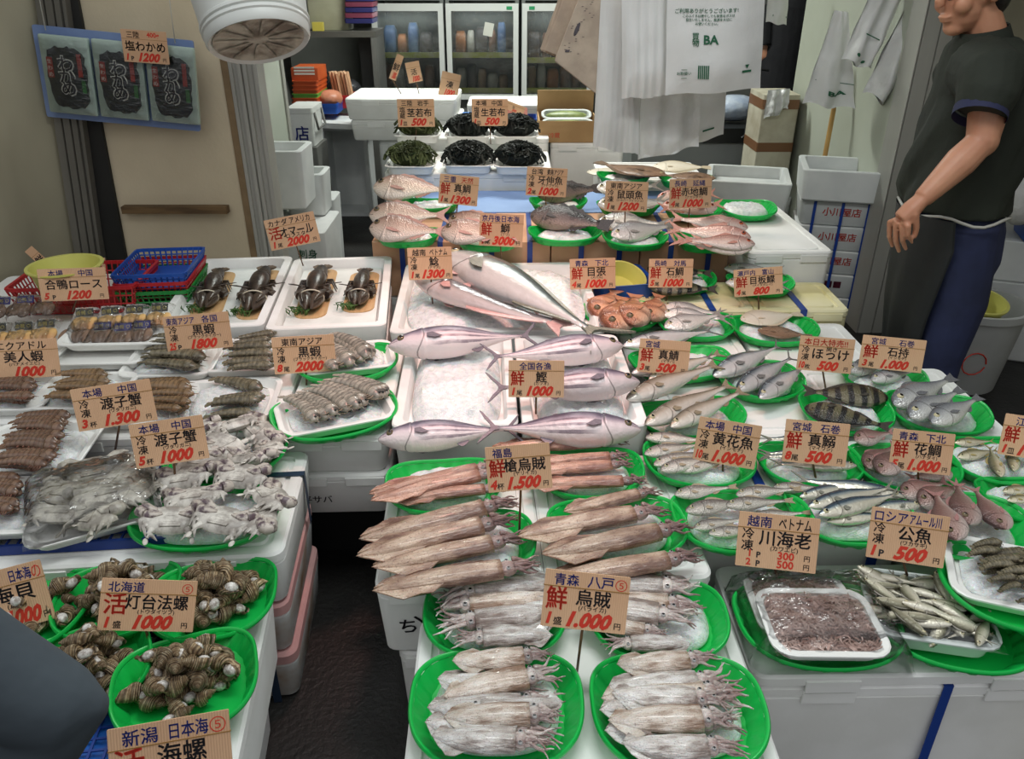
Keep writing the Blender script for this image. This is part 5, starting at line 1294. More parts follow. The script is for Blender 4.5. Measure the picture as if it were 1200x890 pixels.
whelk_pile('signed whelk tray', 'tray under the northern whelk sign', (18, 11, 4), zw + .006, .064, 'whelks under the northern whelk sign')
GT('hidden whelk tray', 'green tray of whelks beside the grey sleeve', 100, 782, zw, .25, .25, 30, ice=False)
whelk_pile('hidden whelk tray', 'tray beside the grey sleeve', (16, 9, 3), zw + .006, .064, 'whelks beside the grey sleeve')
GT('shellfish tray', 'green tray of dark whelks behind the sea shell sign', 36, 712, zw, .27, .26, 0, ice=False)
whelk_pile('shellfish tray', 'tray behind the sea shell sign', (14, 7, 2), zw + .006, .064, 'whelks behind the sea shell sign')

# --- shrimp packs and smelt pack at the front
TINY = mt('tiny_shrimp', (226, 200, 190), (178, 144, 134), 30.0, .3, lo=.35, hi=.65)
def shrimp_pack(label, label2, px, py, z, w_, d_, rz, seed):
    p = at(px, py, z + .03)
    o = obj('shrimp_pack', cached(('wt', w_, d_, .03, 'p'), lambda: white_tray_mesh(w_, d_, .03, WTRAY)), None, (p.x, p.y, z), (0, 0, math.radians(rz)))
    tag(o, label, 'pack')
    r_ = random.Random(seed); m = MB()
    m.rr([(w_ * .84, d_ * .82, 0, .02), (w_ * .88, d_ * .86, .016, .02)])
    for _ in range(900):
        x, y = r_.uniform(-.42, .42) * w_, r_.uniform(-.41, .41) * d_; a = r_.uniform(0, 2 * PI); l_ = r_.uniform(.010, .019); zz = .014 + r_.uniform(0, .008); c = r_.uniform(-.6, .6)
        P = [(x + l_ * (s - .5) * math.cos(a + c * (s - .5)), y + l_ * (s - .5) * math.sin(a + c * (s - .5)), zz + .002 * math.sin(PI * s)) for s in (0, .33, .66, 1)]
        m.add([v for q in P for v in ((q[0] - .0016 * math.sin(a), q[1] + .0016 * math.cos(a), q[2]), (q[0], q[1], q[2] + .0022), (q[0] + .0016 * math.sin(a), q[1] - .0016 * math.cos(a), q[2]))],
              [f_ for k in range(3) for f_ in ((3 * k, 3 * k + 1, 3 * k + 4, 3 * k + 3), (3 * k + 1, 3 * k + 2, 3 * k + 5, 3 * k + 4))])
    s_ = obj('tiny_shrimp', m.mesh('tiny_shrimp', TINY, 60), None, (p.x, p.y, z + .006), (0, 0, math.radians(rz))); tag(s_, label2, 'shrimp', kind='stuff')
    wrap(None, 0, 0, .024, w_ * .97, d_ * .97, .008, 0, seed, .004, parent=o)
GT('shrimp pack tray', 'green tray holding the two wrapped shrimp packs', 955, 728, ZR1 + .002, .36, .265, 0, ice=False)
shrimp_pack('wrapped white pack of tiny pink shrimp lying behind', 'mass of tiny pink shrimp in the pack behind', 940, 706, ZR1 + .02, .22, .19, 0, 5)
shrimp_pack('wrapped white pack of tiny pink shrimp lying on top in front', 'mass of tiny pink shrimp in the front pack', 962, 727, ZR1 + .053, .235, .19, -1, 9)
wrap('loose clear bag round the two shrimp packs', at(955, 728, ZR1 + .03).x, at(955, 728, ZR1 + .03).y, ZR1 + .008, .325, .25, .10, 0, 14, .012)
GT('smelt pack tray', 'green tray holding the clear pack of smelt', 1110, 728, ZR1 + .002, .34, .27, -14, ice=False)
CLEAR = mt('clear_tray_plastic', (226, 232, 230), None, rough=.15, trans=.2)
WT('smelt pack', 'clear plastic pack heaped with small smelt', 1087, 710, ZR1 + .02, .26, .22, -12, .045, mat=CLEAR, cat='pack')
r_ = random.Random(4); pc = TRAYS['smelt pack']; names = ('back row', 'second row', 'third row', 'fourth row', 'front row')
for row in range(5):
    for i in range(11):
        a = r_.uniform(-.9, .9) + (PI if r_.random() < .4 else 0); u, v = -.095 + .19 * (i + .5) / 11, .072 - .144 * (row + .5) / 5
        ca, sa = math.cos(math.radians(-12)), math.sin(math.radians(-12)); x, y = pc[0] + u * ca - v * sa, pc[1] + u * sa + v * ca
        L = r_.uniform(.10, .13); zz = ZR1 + .056 + .010 * ((i + row) % 3)
        e = Matrix.Rotation(a - PI / 2 * (i % 2) * .5, 4, 'Z') @ Matrix.Rotation(r_.uniform(-.25, .25), 4, 'Y') @ Matrix.Rotation(r_.choice((0, PI)) + r_.uniform(-.5, .5), 4, 'X')
        t = thing('smelt', f'small silvery smelt, {ORD[i]} along the {names[row]} of the clear pack', 'fish', (x, y, zz), 0, 'smelt in the clear pack', L, rot=e.to_euler())
        for nm, me in cached(('fish', 'smelt'), lambda: fish_meshes(FK['smelt'])):
            if nm in ('body', 'tail_fin', 'eye', 'dorsal_fin'): obj(nm, me, t)
wrap('taut clear film over the smelt pack', pc[0], pc[1], ZR1 + .058, .25, .21, .018, -12, 8, .005)

# --- lobsters on boards
BOARD = mt('thin_wood', (206, 170, 122), (188, 150, 102), 6.0, .6, stretch=(8, 1, 1))
PARS = mt('parsley_green', (52, 86, 34), (78, 112, 50), 20.0, .6)
for i, (h, t, lb) in enumerate((((238, 362), (259, 312), 'the wall'), ((293, 366), (313, 310), 'the first lobster'), ((361, 365), (379, 309), 'the middle of the right box'), ((418, 358), (428, 312), 'the bonito'))):
    zb = ZL4 - .034
    A = at(h[0], h[1], zb + .03); B = at(t[0], t[1], zb + .03); d = B - A; L = d.length; c = (A + B) / 2; a = math.atan2(d.y, d.x) - PI / 2
    pb = MB(); pb.rr([(.115, L * 1.0, 0, .045), (.115, L * 1.0, .004, .045)]); o = obj('wooden_board', pb.mesh('wooden_board', BOARD, 30), None, (c.x, c.y, zb + .001), (0, 0, a)); tag(o, f'thin wooden board under the {ORD[i]} lobster counted from the wall', 'board', 'boards under the lobsters')
    r = thing('lobster', f'dark banded lobster, {ORD[i]} counted from the wall', 'lobster', (c.x, c.y, zb + .006), a, 'lobsters on boards', (L * .80, L * .95, L * .85))
    for nm, me in cached(('lob', i), lambda: lobster_meshes(i)): obj(nm, me, r)
    pm = MB(); r_ = random.Random(i)
    for _ in range(26):
        x, y = r_.uniform(-.04, .03), r_.uniform(-.02, .02); pm.tube([(x, y, 0), (x + r_.uniform(-.012, .012), y + r_.uniform(-.012, .012), .018), (x + r_.uniform(-.02, .02), y + r_.uniform(-.02, .02), .022)], [.0015, .003, .001], 5)
    q = Vector((c.x, c.y, 0)) - d.normalized() * L * .43 + Vector((-.035, 0, 0)); o = obj('parsley_sprig', pm.mesh('parsley_sprig', PARS, 60), None, (q.x, q.y, zb + .006)); tag(o, f'green parsley sprig on the board of the {ORD[i]} lobster from the wall', 'garnish', 'parsley sprigs')

# --- duck and fish packs by the wall
DUCK = mt('duck_slices', (226, 184, 118), (200, 146, 96), 9.0, .35); DUCK2 = mt('dark_meat', (140, 112, 92), (108, 84, 68), 12.0, .35)
LABK = mt('black_label', (32, 36, 32), (44, 48, 40), 6.0, .35); LABB = mt('blue_label', (46, 42, 124), (38, 36, 108), 6.0, .35); GOLD = mt('gold_print', (196, 178, 70), None, rough=.4)
def duck_mesh(v):
    m = MB(); r_ = random.Random(v)
    for k in range(4):
        m.ell((r_.uniform(-.03, .03) + (k - 1.5) * .022, -.015 + r_.uniform(-.01, .01), .016 + .005 * (k % 2)), (.034, .048, .016), 12, 7)
    return m.mesh('meat', [DUCK, DUCK2][v % 2])
def lab_mesh(v):
    m = MB(); m.rr([(.085, .042, 0, .004), (.085, .042, .002, .004)]); put_text(m, '合鴨', -.018, 0, .022, 1, fn=lambda a, b: (a, b, .0024)); put_text(m, '○', .025, 0, .018, 1, fn=lambda a, b: (a, b, .0024)); return m.mesh('pack_label', [LABK if v % 2 == 0 else LABB, GOLD], 0)
def duckpack(label, px, py, z, rz, v, group):
    p = at(px, py, z); t = thing('meat_pack', label, 'pack', p, math.radians(rz), group, .66, rot=(.35, 0, math.radians(rz)))
    obj('meat', cached(('duck', v), lambda: duck_mesh(v)), t); obj('pack_label', cached(('dl', v % 2), lambda: lab_mesh(v)), t, (0, .055, .028), (.5, 0, .1))
    wrap(None, 0, .01, -.002, .118, .19, .05, 0, v, .012, parent=t, name='bag')
WT('rear duck tray', 'white tray of duck packs under the price of five packs', 158, 386, ZL3 + .04, .46, .24, 3)
WT('front duck tray', 'white tray of blue labelled meat packs above the black prawns', 122, 408, ZL3 + .012, .34, .24, 3)
WT('wall duck tray', 'white tray of duck packs beside the blue labelled packs', 18, 408, ZL3 + .012, .34, .24, 3)
for lst, z, lb, vv, g in ((((98, 380), (128, 378), (156, 376), (185, 374)), ZL3 + .075, 'duck pack with black label in the rear tray', 0, 'duck packs in the rear tray'), (((-5, 398), (25, 396), (52, 393)), ZL3 + .05, 'duck pack with black label by the photo edge', 2, 'duck packs by the photo edge'),
                       (((92, 395), (118, 396), (142, 397), (164, 394)), ZL3 + .05, 'dark meat pack with blue label above the prawns', 1, 'blue labelled packs above the prawns'), (((0, 366), (28, 364), (56, 362)), ZL3 + .075, 'dark meat pack with blue label by the wall', 3, 'blue labelled packs by the wall')):
    for i, (px, py) in enumerate(lst): duckpack(f'{lb}, {ORD[i]} from the wall', px, py, z, rnd.uniform(-6, 6), vv, g)
m_ = MB(); nx = 14
vs = [(-.14 + .28 * i / nx, -.07 + .14 * j / 8, .004 + .012 * abs(math.sin(i * .9 + j * .5)) * (j / 8)) for j in range(9) for i in range(nx + 1)]
m_.add(vs, [(j * (nx + 1) + i, j * (nx + 1) + i + 1, (j + 1) * (nx + 1) + i + 1, (j + 1) * (nx + 1) + i) for j in range(8) for i in range(nx)])
q = at(95, 868, ZL1 + .01); o = obj('blue_sheet', m_.mesh('blue_sheet', mt('bright_blue_sheet', (40, 108, 196), (30, 92, 178), 6.0, .4), 180), None, (q.x, q.y, ZL1 + .002), (0, 0, .15)); tag(o, 'bright blue plastic sheet on the whelk counter beside the sea snail sign', 'sheet')

# ------------------------------------------------------------------ let every loose creature come to rest on what lies under it
import numpy as np
from mathutils.bvhtree import BVHTree
bpy.context.view_layer.update()
_mc = {}
def geo(o):
    """world vertices and faces of a thing and its parts"""
    V, F, n = [], [], 0
    for c in [o, *o.children_recursive]:
        if c.type != 'MESH' or c.name.split('.')[0] in ('plastic_wrap', 'bag', 'antenna', 'stick', 'eye'): continue
        me = c.data
        if me.name not in _mc:
            a = np.empty(len(me.vertices) * 3, dtype=np.float64); me.vertices.foreach_get('co', a); _mc[me.name] = (a.reshape(-1, 3), [tuple(p.vertices) for p in me.polygons])
        a, f = _mc[me.name]; M = np.array(c.matrix_world); w_ = a @ M[:3, :3].T + M[:3, 3]
        V.append(w_); F += [tuple(i + n for i in q) for q in f]; n += len(a)
    return np.concatenate(V), F
def body(o, step=1):
    V, F = geo(o); return [o, V, BVHTree.FromPolygons([tuple(v) for v in V], F), 0.0, V.min(0), V.max(0), V[::max(1, len(V) // 300)]]
_tops = [o for o in sc.objects if o.parent is None]
_stat = [body(o) for o in _tops if o.get('category') in ('tray', 'box', 'ice', 'board', 'basket', 'box lid', 'pack', 'shrimp')]
CAPS = {'whelk': .006, 'squid': .012, 'prawn': .014, 'swimming_crab': .004, 'smelt': .004}
_loose = [o for o in _tops if o.get('category') in ('fish', 'squid', 'prawn', 'crab', 'sea snail')]
_loose = [o for i, o in sorted(enumerate(_loose), key=lambda t: (t[0] % 2) if t[1].get('category') == 'squid' else 0)]
_dn, _up = Vector((0, 0, -1)), Vector((0, 0, 1)); _placed = []
for o in _loose:
    b = body(o); lo, hi = b[4], b[5]; lift = -9.0
    for s in _stat + _placed:
        if s[4][0] > hi[0] or s[5][0] < lo[0] or s[4][1] > hi[1] or s[5][1] < lo[1]: continue
        for v in b[6]:
            if not (s[4][0] <= v[0] <= s[5][0] and s[4][1] <= v[1] <= s[5][1]): continue
            h = s[2].ray_cast(Vector((v[0], v[1], 2.0)), _dn)[0]
            if h is not None and h.z + s[3] - v[2] > lift and h.z + s[3] < v[2] + .2: lift = h.z + s[3] - v[2]
        if s in _placed or s[0].get('category') == 'tray':
            for v in s[6]:
                if not (lo[0] <= v[0] <= hi[0] and lo[1] <= v[1] <= hi[1]): continue
                h = b[2].ray_cast(Vector((v[0], v[1], 0.0)), _up)[0]
                if h is not None and v[2] + s[3] - h.z > lift and v[2] + s[3] < h.z + .2: lift = v[2] + s[3] - h.z
    if lift > -8:
        lift = max(-.12, min(lift + .0008, CAPS.get(o.name.split('.')[0], .012))); o.location.z += lift; b[3] = lift
    _placed.append(b)
bpy.context.view_layer.update()
# ------------------------------------------------------------------ price signs
S = price_sign
S('card sign for pale squid at 1000 yen with circled 5', (634, 670, 738, 741), (676, 792), ZM1, ('青森', '八戸'), '鮮', '烏賊', 'バライカ', '1盛', '1.000', circ='⑤', roll=-4)
S('tilted card sign for northern whelks at 1000 yen with circled 5', (116, 671, 231, 749), (178, 772), ZL1, ('北海道', ''), '活', '灯台法螺', 'トウダイツブ', '1盛', '1000', circ='⑤', roll=-13)
S('card sign for sea snails cut by the lower photo edge', (132, 845, 270, 935), (205, 960), ZL1, ('新潟', '日本海'), '活', '海螺', 'バイ', '1盛', '1000', circ='⑤', roll=-3)
S('card sign for sea shells behind the grey sleeve', (-20, 664, 55, 738), (12, 752), ZL1, ('', '日本海'), '', '海貝', 'バイ', '', '1000', circ='の', roll=4)
S('card sign for spear squid at 1500 yen', (568, 519, 648, 578), (608, 640), ZM2, ('福島', ''), '鮮', '槍烏賊', 'ヤリイカ', '4杯', '1.500', roll=5)
S('card sign for bonito at 1000 yen on pink ice', (596, 423, 661, 466), (628, 486), ZM3, '全国各漁', '鮮', '鰹', 'カツオ', '1尾', '1000', roll=0)
S('card sign for catfish at 1300 yen beside the lobsters', (478, 290, 530, 328), (507, 358), ZM3, ('越南', 'ベトナム', 'k', 'k'), '冷凍', '鯰', 'ナマズ', '1尾', '1300', lc='k', roll=1)
S('card sign for mackerel at 500 yen three fish', (748, 398, 808, 439), (774, 464), ZR2, ('宮城', ''), '鮮', '真鯖', 'マサバ', '3尾', '500', roll=-2)
S('card sign for hokke at 500 yen with red heading', (937, 396, 998, 436), (969, 462), ZR2, '本日大特売!!', '冷凍', 'ほっけ', '', '10枚', '500', hc='r', lc='k', extra=(('開き', .1, .17, .14, 'k', .4),), roll=0)
S('card sign for croaker at 1000 yen beside the hokke sign', (1011, 396, 1080, 434), (1046, 458), ZR2, ('宮城', '石巻'), '鮮', '石持', 'イシモチ', '3尾', '1.000', roll=0)
S('card sign for yellow croaker, ten fish at 1000 yen', (814, 491, 890, 548), (848, 564), ZR2, ('本場', '中国'), '冷凍', '黄花魚', 'イシモチ', '10尾', '1.000', lc='k', roll=-5)
S('card sign for sardines at 500 yen', (920, 494, 992, 545), (958, 570), ZR2, ('宮城', '石巻'), '鮮', '真鰯', 'マイワシ', '8尾', '500', roll=1)
S('card sign for flower bream at 1000 yen', (1046, 505, 1114, 555), (1077, 580), ZR2, ('青森', '下北'), '鮮', '花鯛', 'ハナダイ', '5尾', '1.000', roll=2)
S('card sign cut by the photo edge beside the horse mackerel', (1178, 490, 1244, 538), (1215, 560), ZR2, ('江', ''), '鮮', '真鯵', 'アジ', '1皿', '1000', roll=0)
S('card sign for river shrimp at 300 and 500 yen', (865, 604, 957, 668), (912, 676), ZR2, ('越南', 'ベトナム', 'b', 'k'), '冷凍', '川海老', 'カワエビ', '', '', lc='k', extra=(('1', -.33, -.24, .13, 'r', .08), ('P', -.22, -.26, .11, 'k', .08), ('2', -.34, -.40, .13, 'r', .1), ('P', -.22, -.42, .11, 'k', .08), ('300', .12, -.24, .15, 'r', .38), ('500', .12, -.40, .15, 'r', .38), ('円', .38, -.25, .1, 'k', .1), ('円', .38, -.41, .1, 'k', .1)), roll=1)
S('card sign for smelt at 500 yen above the clear pack', (1021, 600, 1106, 660), (1064, 676), ZR1 + .08, ('ロシア', 'アムール川'), '冷凍', '公魚', 'ワカサギ', '1P', '500', lc='k', roll=1)
S('card sign for swimming crab, three at 1300 yen', (90, 449, 178, 501), (134, 530), ZL3, ('本場', '中国'), '冷凍', '渡子蟹', 'ワタリガニ', '3杯', '1.300', lc='k', roll=2)
S('card sign for swimming crab, five at 1000 yen', (157, 491, 240, 545), (206, 588), ZL2, ('本場', '中国'), '冷凍', '渡子蟹', 'ワタリガニ', '5杯', '1000', lc='k', roll=2)
S('card sign for reddish prawns at 1000 yen by the wall side', (-10, 396, 66, 446), (22, 462), ZL3, 'エクアドル', '', '美人蝦', 'バナメイエビ', '', '1000', hc='k', roll=-4)
S('card sign for black tiger prawns at 1800 yen', (195, 368, 269, 411), (235, 436), ZL3, ('東南アジア', '各国'), '冷凍', '黒蝦', 'ブラックタイガー', '25P', '1800', lc='k', roll=1)
S('card sign for large black tiger prawns, eight at 2000 yen', (321, 394, 392, 437), (359, 452), ZL3, '東南アジア', '冷凍', '黒蝦', 'ブラックタイガー', '8尾', '2000', hc='k', lc='k', roll=0)
S('tilted card sign for live lobsters at 2000 yen', (311, 249, 374, 293), (355, 312), ZL4, ('カナダ', 'アメリカ', 'k', 'k'), '活', 'オマール', '', '1尾', '2000', extra=(('ロブスター', .1, -.12, .15, 'k', .6),), roll=9)
S('card sign for duck loin, five packs at 1200 yen', (49, 313, 123, 354), (84, 366), ZL3 + .05, ('本場', '中国'), '', '合鴨ロース', '', '5P', '1200', roll=-3)
S('card sign for wild sea bream at 1300 yen', (513, 204, 562, 242), (533, 266), ZR4, ('三重', '天然', 'b', 'r'), '鮮', '真鯛', 'マダイ', '1尾', '1300', roll=-6)
S('card sign for yellowtail at 3000 yen', (561, 250, 614, 290), (588, 316), ZR4 - .06, ('京丹後', '日本海'), '鮮', '鰤', 'ブリ', '1尾', '3000', roll=-3)
S('card sign for dark fish at 1000 yen behind the grouper', (616, 196, 665, 231), (641, 256), ZR4, ('台湾', '東南アジア', 'k', 'k'), '冷凍', '牙伸魚', 'ウチワザメ', '2尾', '1000', lc='k', roll=-3)
S('card sign for silver fish at 1200 yen', (709, 213, 759, 248), (732, 272), ZR4, '東南アジア', '冷凍', '鼠頭魚', 'シルバーフィッシュ', '1尾', '1200', hc='k', lc='k', roll=-1)
S('card sign for snapper at 1000 yen by the bare lid', (784, 209, 834, 245), (806, 272), ZR4, ('長崎', '延縄'), '鮮', '赤地鯛', 'アカジダイ', '4尾', '1000', roll=3)
S('card sign for rockfish at 1000 yen four fish', (667, 302, 722, 340), (694, 364), ZR2, ('青森', '下北'), '鮮', '目張', 'メバル', '4尾', '1000', roll=3)
S('card sign for barred knifejaw at 1000 yen above the silver stack', (760, 303, 812, 338), (778, 364), ZR2, ('長崎', '対馬'), '鮮', '石鯛', 'イシダイ', '5尾', '1000', roll=2)
S('tilted card sign at 800 yen near the bare lid', (859, 311, 918, 350), (890, 374), ZR2, ('瀬戸内', '富山'), '鮮', '目板鰈', 'メイタガレイ', '4尾', '800', roll=8)
S('card sign for salted stem seaweed at 500 yen over green seaweed', (466, 117, 509, 148), (486, 169), ZR5 + .07, ('三陸', '岩手', 'k', 'k'), '塩蔵', '茎若布', '', '1皿', '500', lc='k', roll=0)
S('card sign for fresh seaweed at 500 yen over dark seaweed', (553, 117, 595, 147), (575, 169), ZR5 + .07, ('本場', '中国', 'k', 'k'), '塩蔵', '生若布', '', '1皿', '500', lc='k', roll=0)
S('small half hidden card sign by the blue tubs', (588, 117, 616, 135), (606, 146), ZR5 + .08, '', '', '生', '', '', '500', roll=-20)
for box, base, z, r, tx, lb in (((455, 64, 474, 94), (470, 110), .902, -66, '鮮', 'used card sign leaning steeply on the white boxes before the fridge'), ((475, 72, 495, 97), (491, 110), .902, 28, '活', 'used card sign leaning on the white boxes, second from the wall'), ((513, 84, 541, 115), (535, 111), .902, -38, '凍', 'used card sign leaning on the white boxes, third from the wall')):
    S(lb, box, base, z, '', '', tx, '', '', '1000', roll=r * .35)
# ------------------------------------------------------------------ seaweed trays
def seaweed(key, label, px, py, z, mat, seed, h_=.10):
    WT(key, label.replace('heap of', 'white tray under the'), px, py, z, .27, .22, 0, .045)
    r_ = random.Random(seed); m = MB(); p = TRAYS[key]
    m.ell((0, 0, .05), (.088, .066, .048), 12, 8)
    for _ in range(110):
        a = r_.uniform(0, 2 * PI); rr_ = r_.random() ** .5; x, y = .088 * rr_ * math.cos(a), .066 * rr_ * math.sin(a); b = r_.uniform(0, 2 * PI); l_ = r_.uniform(.04, .09); pts = []
        for s in range(6):
            t = s / 5 - .5; xx, yy = x + l_ * t * math.cos(b) + .012 * math.sin(s * 2 + a), y + l_ * t * math.sin(b) + .012 * math.cos(s * 2.3 + b)
            q = min(1, (xx / .112) ** 2 + (yy / .088) ** 2); xx *= min(1, .105 / max(abs(xx), 1e-6)); yy *= min(1, .08 / max(abs(yy), 1e-6))
            pts.append((xx, yy, .03 + h_ * (1 - q) ** .7 * .82 + r_.uniform(-.004, .008)))
        m.tube(pts, r_.uniform(.0035, .0065), 5, flat=.5)
    o = obj('seaweed_heap', m.mesh('seaweed_heap', mat, 60), None, (p[0], p[1], z + .022), (0, 0, 0), (1.3, 1.28, 1.1)); tag(o, label, 'seaweed', kind='stuff')
WK = mt('black_seaweed', (26, 30, 28), (42, 47, 43), 14.0, .65, rand=.1, spec=.25); WG = mt('green_seaweed', (52, 60, 34), (78, 88, 52), 14.0, .65, spec=.25)
seaweed('green stem tray', 'heap of olive green stem seaweed in front of its sign', 482, 190, ZR5, WG, 1)
seaweed('dark tray one', 'heap of black seaweed in the middle of the front trays', 549, 189, ZR5, WK, 2)
seaweed('dark tray two', 'heap of black seaweed next to the cardboard tray of packs', 608, 190, ZR5, WK, 3)
seaweed('rear green tray', 'heap of green seaweed half hidden by the first 500 yen sign', 490, 155, ZR5 + .07, WG, 4)
seaweed('rear dark tray', 'heap of black seaweed between the two 500 yen signs', 549, 156, ZR5 + .07, WK, 5)
seaweed('rear dark tray two', 'heap of black seaweed below the small tilted sign', 604, 156, ZR5 + .07, WK, 6)
# ------------------------------------------------------------------ white boxes, packs behind the seaweed
def fbox(label, px0, py0, px1, py1, y, d_, lid=.03, mat=None, z0=None, **k):
    x0, x1, a, b = face(px0, py0, px1, py1, y)
    if z0 is not None: a = z0
    return FB(label, (x0 + x1) / 2, y + d_ / 2, a, x1 - x0, d_, b - a, 0, lid, mat, **k)
x0, x1, za, zb_ = face(413, 112, 538, 165, 5.25)
FB('white foam box supporting the long boxes before the fridges', -.62, 5.5, 0, .50, .4, za - .004, 0, mat=FOAM_G)
FB('lower long white foam box before the fridges', (x0 + x1) / 2, 5.5, za, x1 - x0, .5, .125, 0, groove=False)
FB('upper long white foam box before the fridges', (x0 + x1) / 2 - .02, 5.5, za + .127, x1 - x0, .5, .13, -2, groove=False)
x2, x3, _, zc_ = face(505, 105, 640, 150, 5.5)
FB('tall white foam box behind the seaweed trays', (x1 + .44), 5.62, 0, .80, .4, .84, 0, groove=False)
t = thing('printed_carton', 'yellow and blue printed carton standing behind the seaweed', 'carton', (x1 + .13, 5.24, .66)); m_ = MB(); m_.box(-.11, .11, -.02, .02, 0, .16); obj('carton_body', m_.mesh('carton_body', mt('blue_print', (52, 98, 164), (60, 112, 180), 5.0, .6), 30), t)
m_ = MB(); m_.box(-.111, .111, -.022, -.019, .10, .155); m_.box(-.111, .111, -.022, -.019, .08, .088); obj('printed_band', m_.mesh('printed_band', mt('yellow_print', (190, 190, 60), None, rough=.6), 30), t)
m_ = MB(); m_.box(-.10, .10, -.04, .04, 0, .659); o = obj('foam_upright', m_.mesh('card_support', FOAM_G, 30), None, (x1 + .13, 5.24, 0)); tag(o, 'narrow white foam upright under the blue carton', 'box')
o = obj('pink_notice', cached('pinkn', lambda: MB().rr([(.2, .14, 0, .01), (.2, .14, .004, .01)]).mesh('pink_notice', mt('pink_print', (222, 150, 130), (196, 90, 80), 20.0, .6), 30)), None, (at_y(600, 128, 5.3).x, 5.24, .78), (1.2, 0, .1)); tag(o, 'pink printed notice above the blue tub behind dark seaweed', 'notice')
m_ = MB(); m_.rr([(.24, .2, 0, .02), (.27, .22, .1, .02), (.26, .21, .1, .018), (.23, .19, .01, .018)]); BLUEP = mt('blue_plastic', (30, 70, 150), (36, 80, 164), 3.0, .4); o = obj('blue_tub', m_.mesh('blue_tub', BLUEP, 40), None, (at_y(604, 140, 5.15).x, 5.21, .70)); tag(o, 'blue plastic tub behind the dark seaweed', 'tub')
FB('white foam box under the blue tub', at_y(604, 140, 5.2).x, 5.21, 0, .23, .20, .698, 0)
# carton with green packs
x0, x1, za, zb_ = face(633, 128, 700, 167, 4.75)
FB('white foam box under the open carton of green packs', .44, 4.93, 0, .43, .38, za - .003, 0, groove=False)
t = thing('cardboard_carton', 'open cardboard carton holding two clear packs of greens', 'box', ((x0 + x1) / 2, 4.93, za)); KR2 = mt('brown_card', (176, 142, 98), (160, 126, 84), 4.0, .8)
cw, cd, ch = x1 - x0 + .02, .36, .12
m_ = MB(); m_.rr([(cw, cd, 0, .004), (cw, cd, ch, .004), (cw - .014, cd - .014, ch, .003), (cw - .014, cd - .014, .008, .003)]); put_text(m_, '冷蔵', -.08, .04, .03, 1, fn=lambda a, b: (a, -cd / 2 - .001, b)); obj('carton_body', m_.mesh('carton_body', [KR2, INK_R], 30), t)
m_ = MB(); m_.box(-cw / 2, cw / 2, 0, .005, 0, .13); obj('flap', m_.mesh('flap', KR2, 30), t, (0, cd / 2, ch), (.25, 0, 0))
for i, y in enumerate((4.84, 4.98)):
    t = thing('green_pack', ('front' if i == 0 else 'rear') + ' clear pack of greens in the open carton', 'pack', ((x0 + x1) / 2, y, za + .06 + .03 * i), 0, None, rot=(.3, 0, 0))
    obj('tray', cached('gpack', lambda: white_tray_mesh(.30, .12, .04, CLEAR)), t); m_ = MB(); m_.ell((0, 0, .028), (.125, .04, .022), 14, 8); obj('greens', m_.mesh('greens', mt('packed_greens', (110, 126, 70), (150, 160, 100), 14.0, .4), 60), t)
# blue tub and yellow tub at the rockfish
p = at(712, 322, ZR3 + .02); p.x = .43; p.y = 2.98; t = thing('blue_basket', 'blue plastic basket with a yellow bowl behind the rockfish sign', 'basket', (p.x, p.y, ZR2 + .002), .2)
m_ = MB(); m_.rr([(.20, .20, 0, .015), (.23, .23, .09, .02), (.235, .235, .092, .02), (.21, .21, .09, .015), (.18, .18, .008, .012)]); obj('basket_body', m_.mesh('basket_body', BLUEP, 40), t)
FB('foam box under the blue basket by the rockfish', .402, 2.98, 0, .16, .26, ZR2, 0)
def bowl(name, label, loc, r, h_, mat, rot=(0, 0, 0), cat='bowl'):
    m = MB(); R = lambda k, z: [(r * k * math.cos(2 * PI * j / 40), r * k * math.sin(2 * PI * j / 40), z) for j in range(40)]
    m.loft([R(.72, 0), R(.76, .004), R(.94, h_ * .94), R(1.03, h_ * .95), R(1.03, h_), R(.93, h_), R(.74, .01)]); o = obj(name, m.mesh(name, mat, 40), None, loc, rot); return tag(o, label, cat)
YEL = mt('yellow_plastic', (206, 204, 112), (196, 192, 98), 3.0, .4, rand=.04)
q = at(728, 318, ZR3 + .06); bowl('yellow_bowl', 'yellow bowl tilted in the blue basket', (p.x + .0, p.y - .0, ZR2 + .04), .085, .07, YEL, (.35, .25, 0))
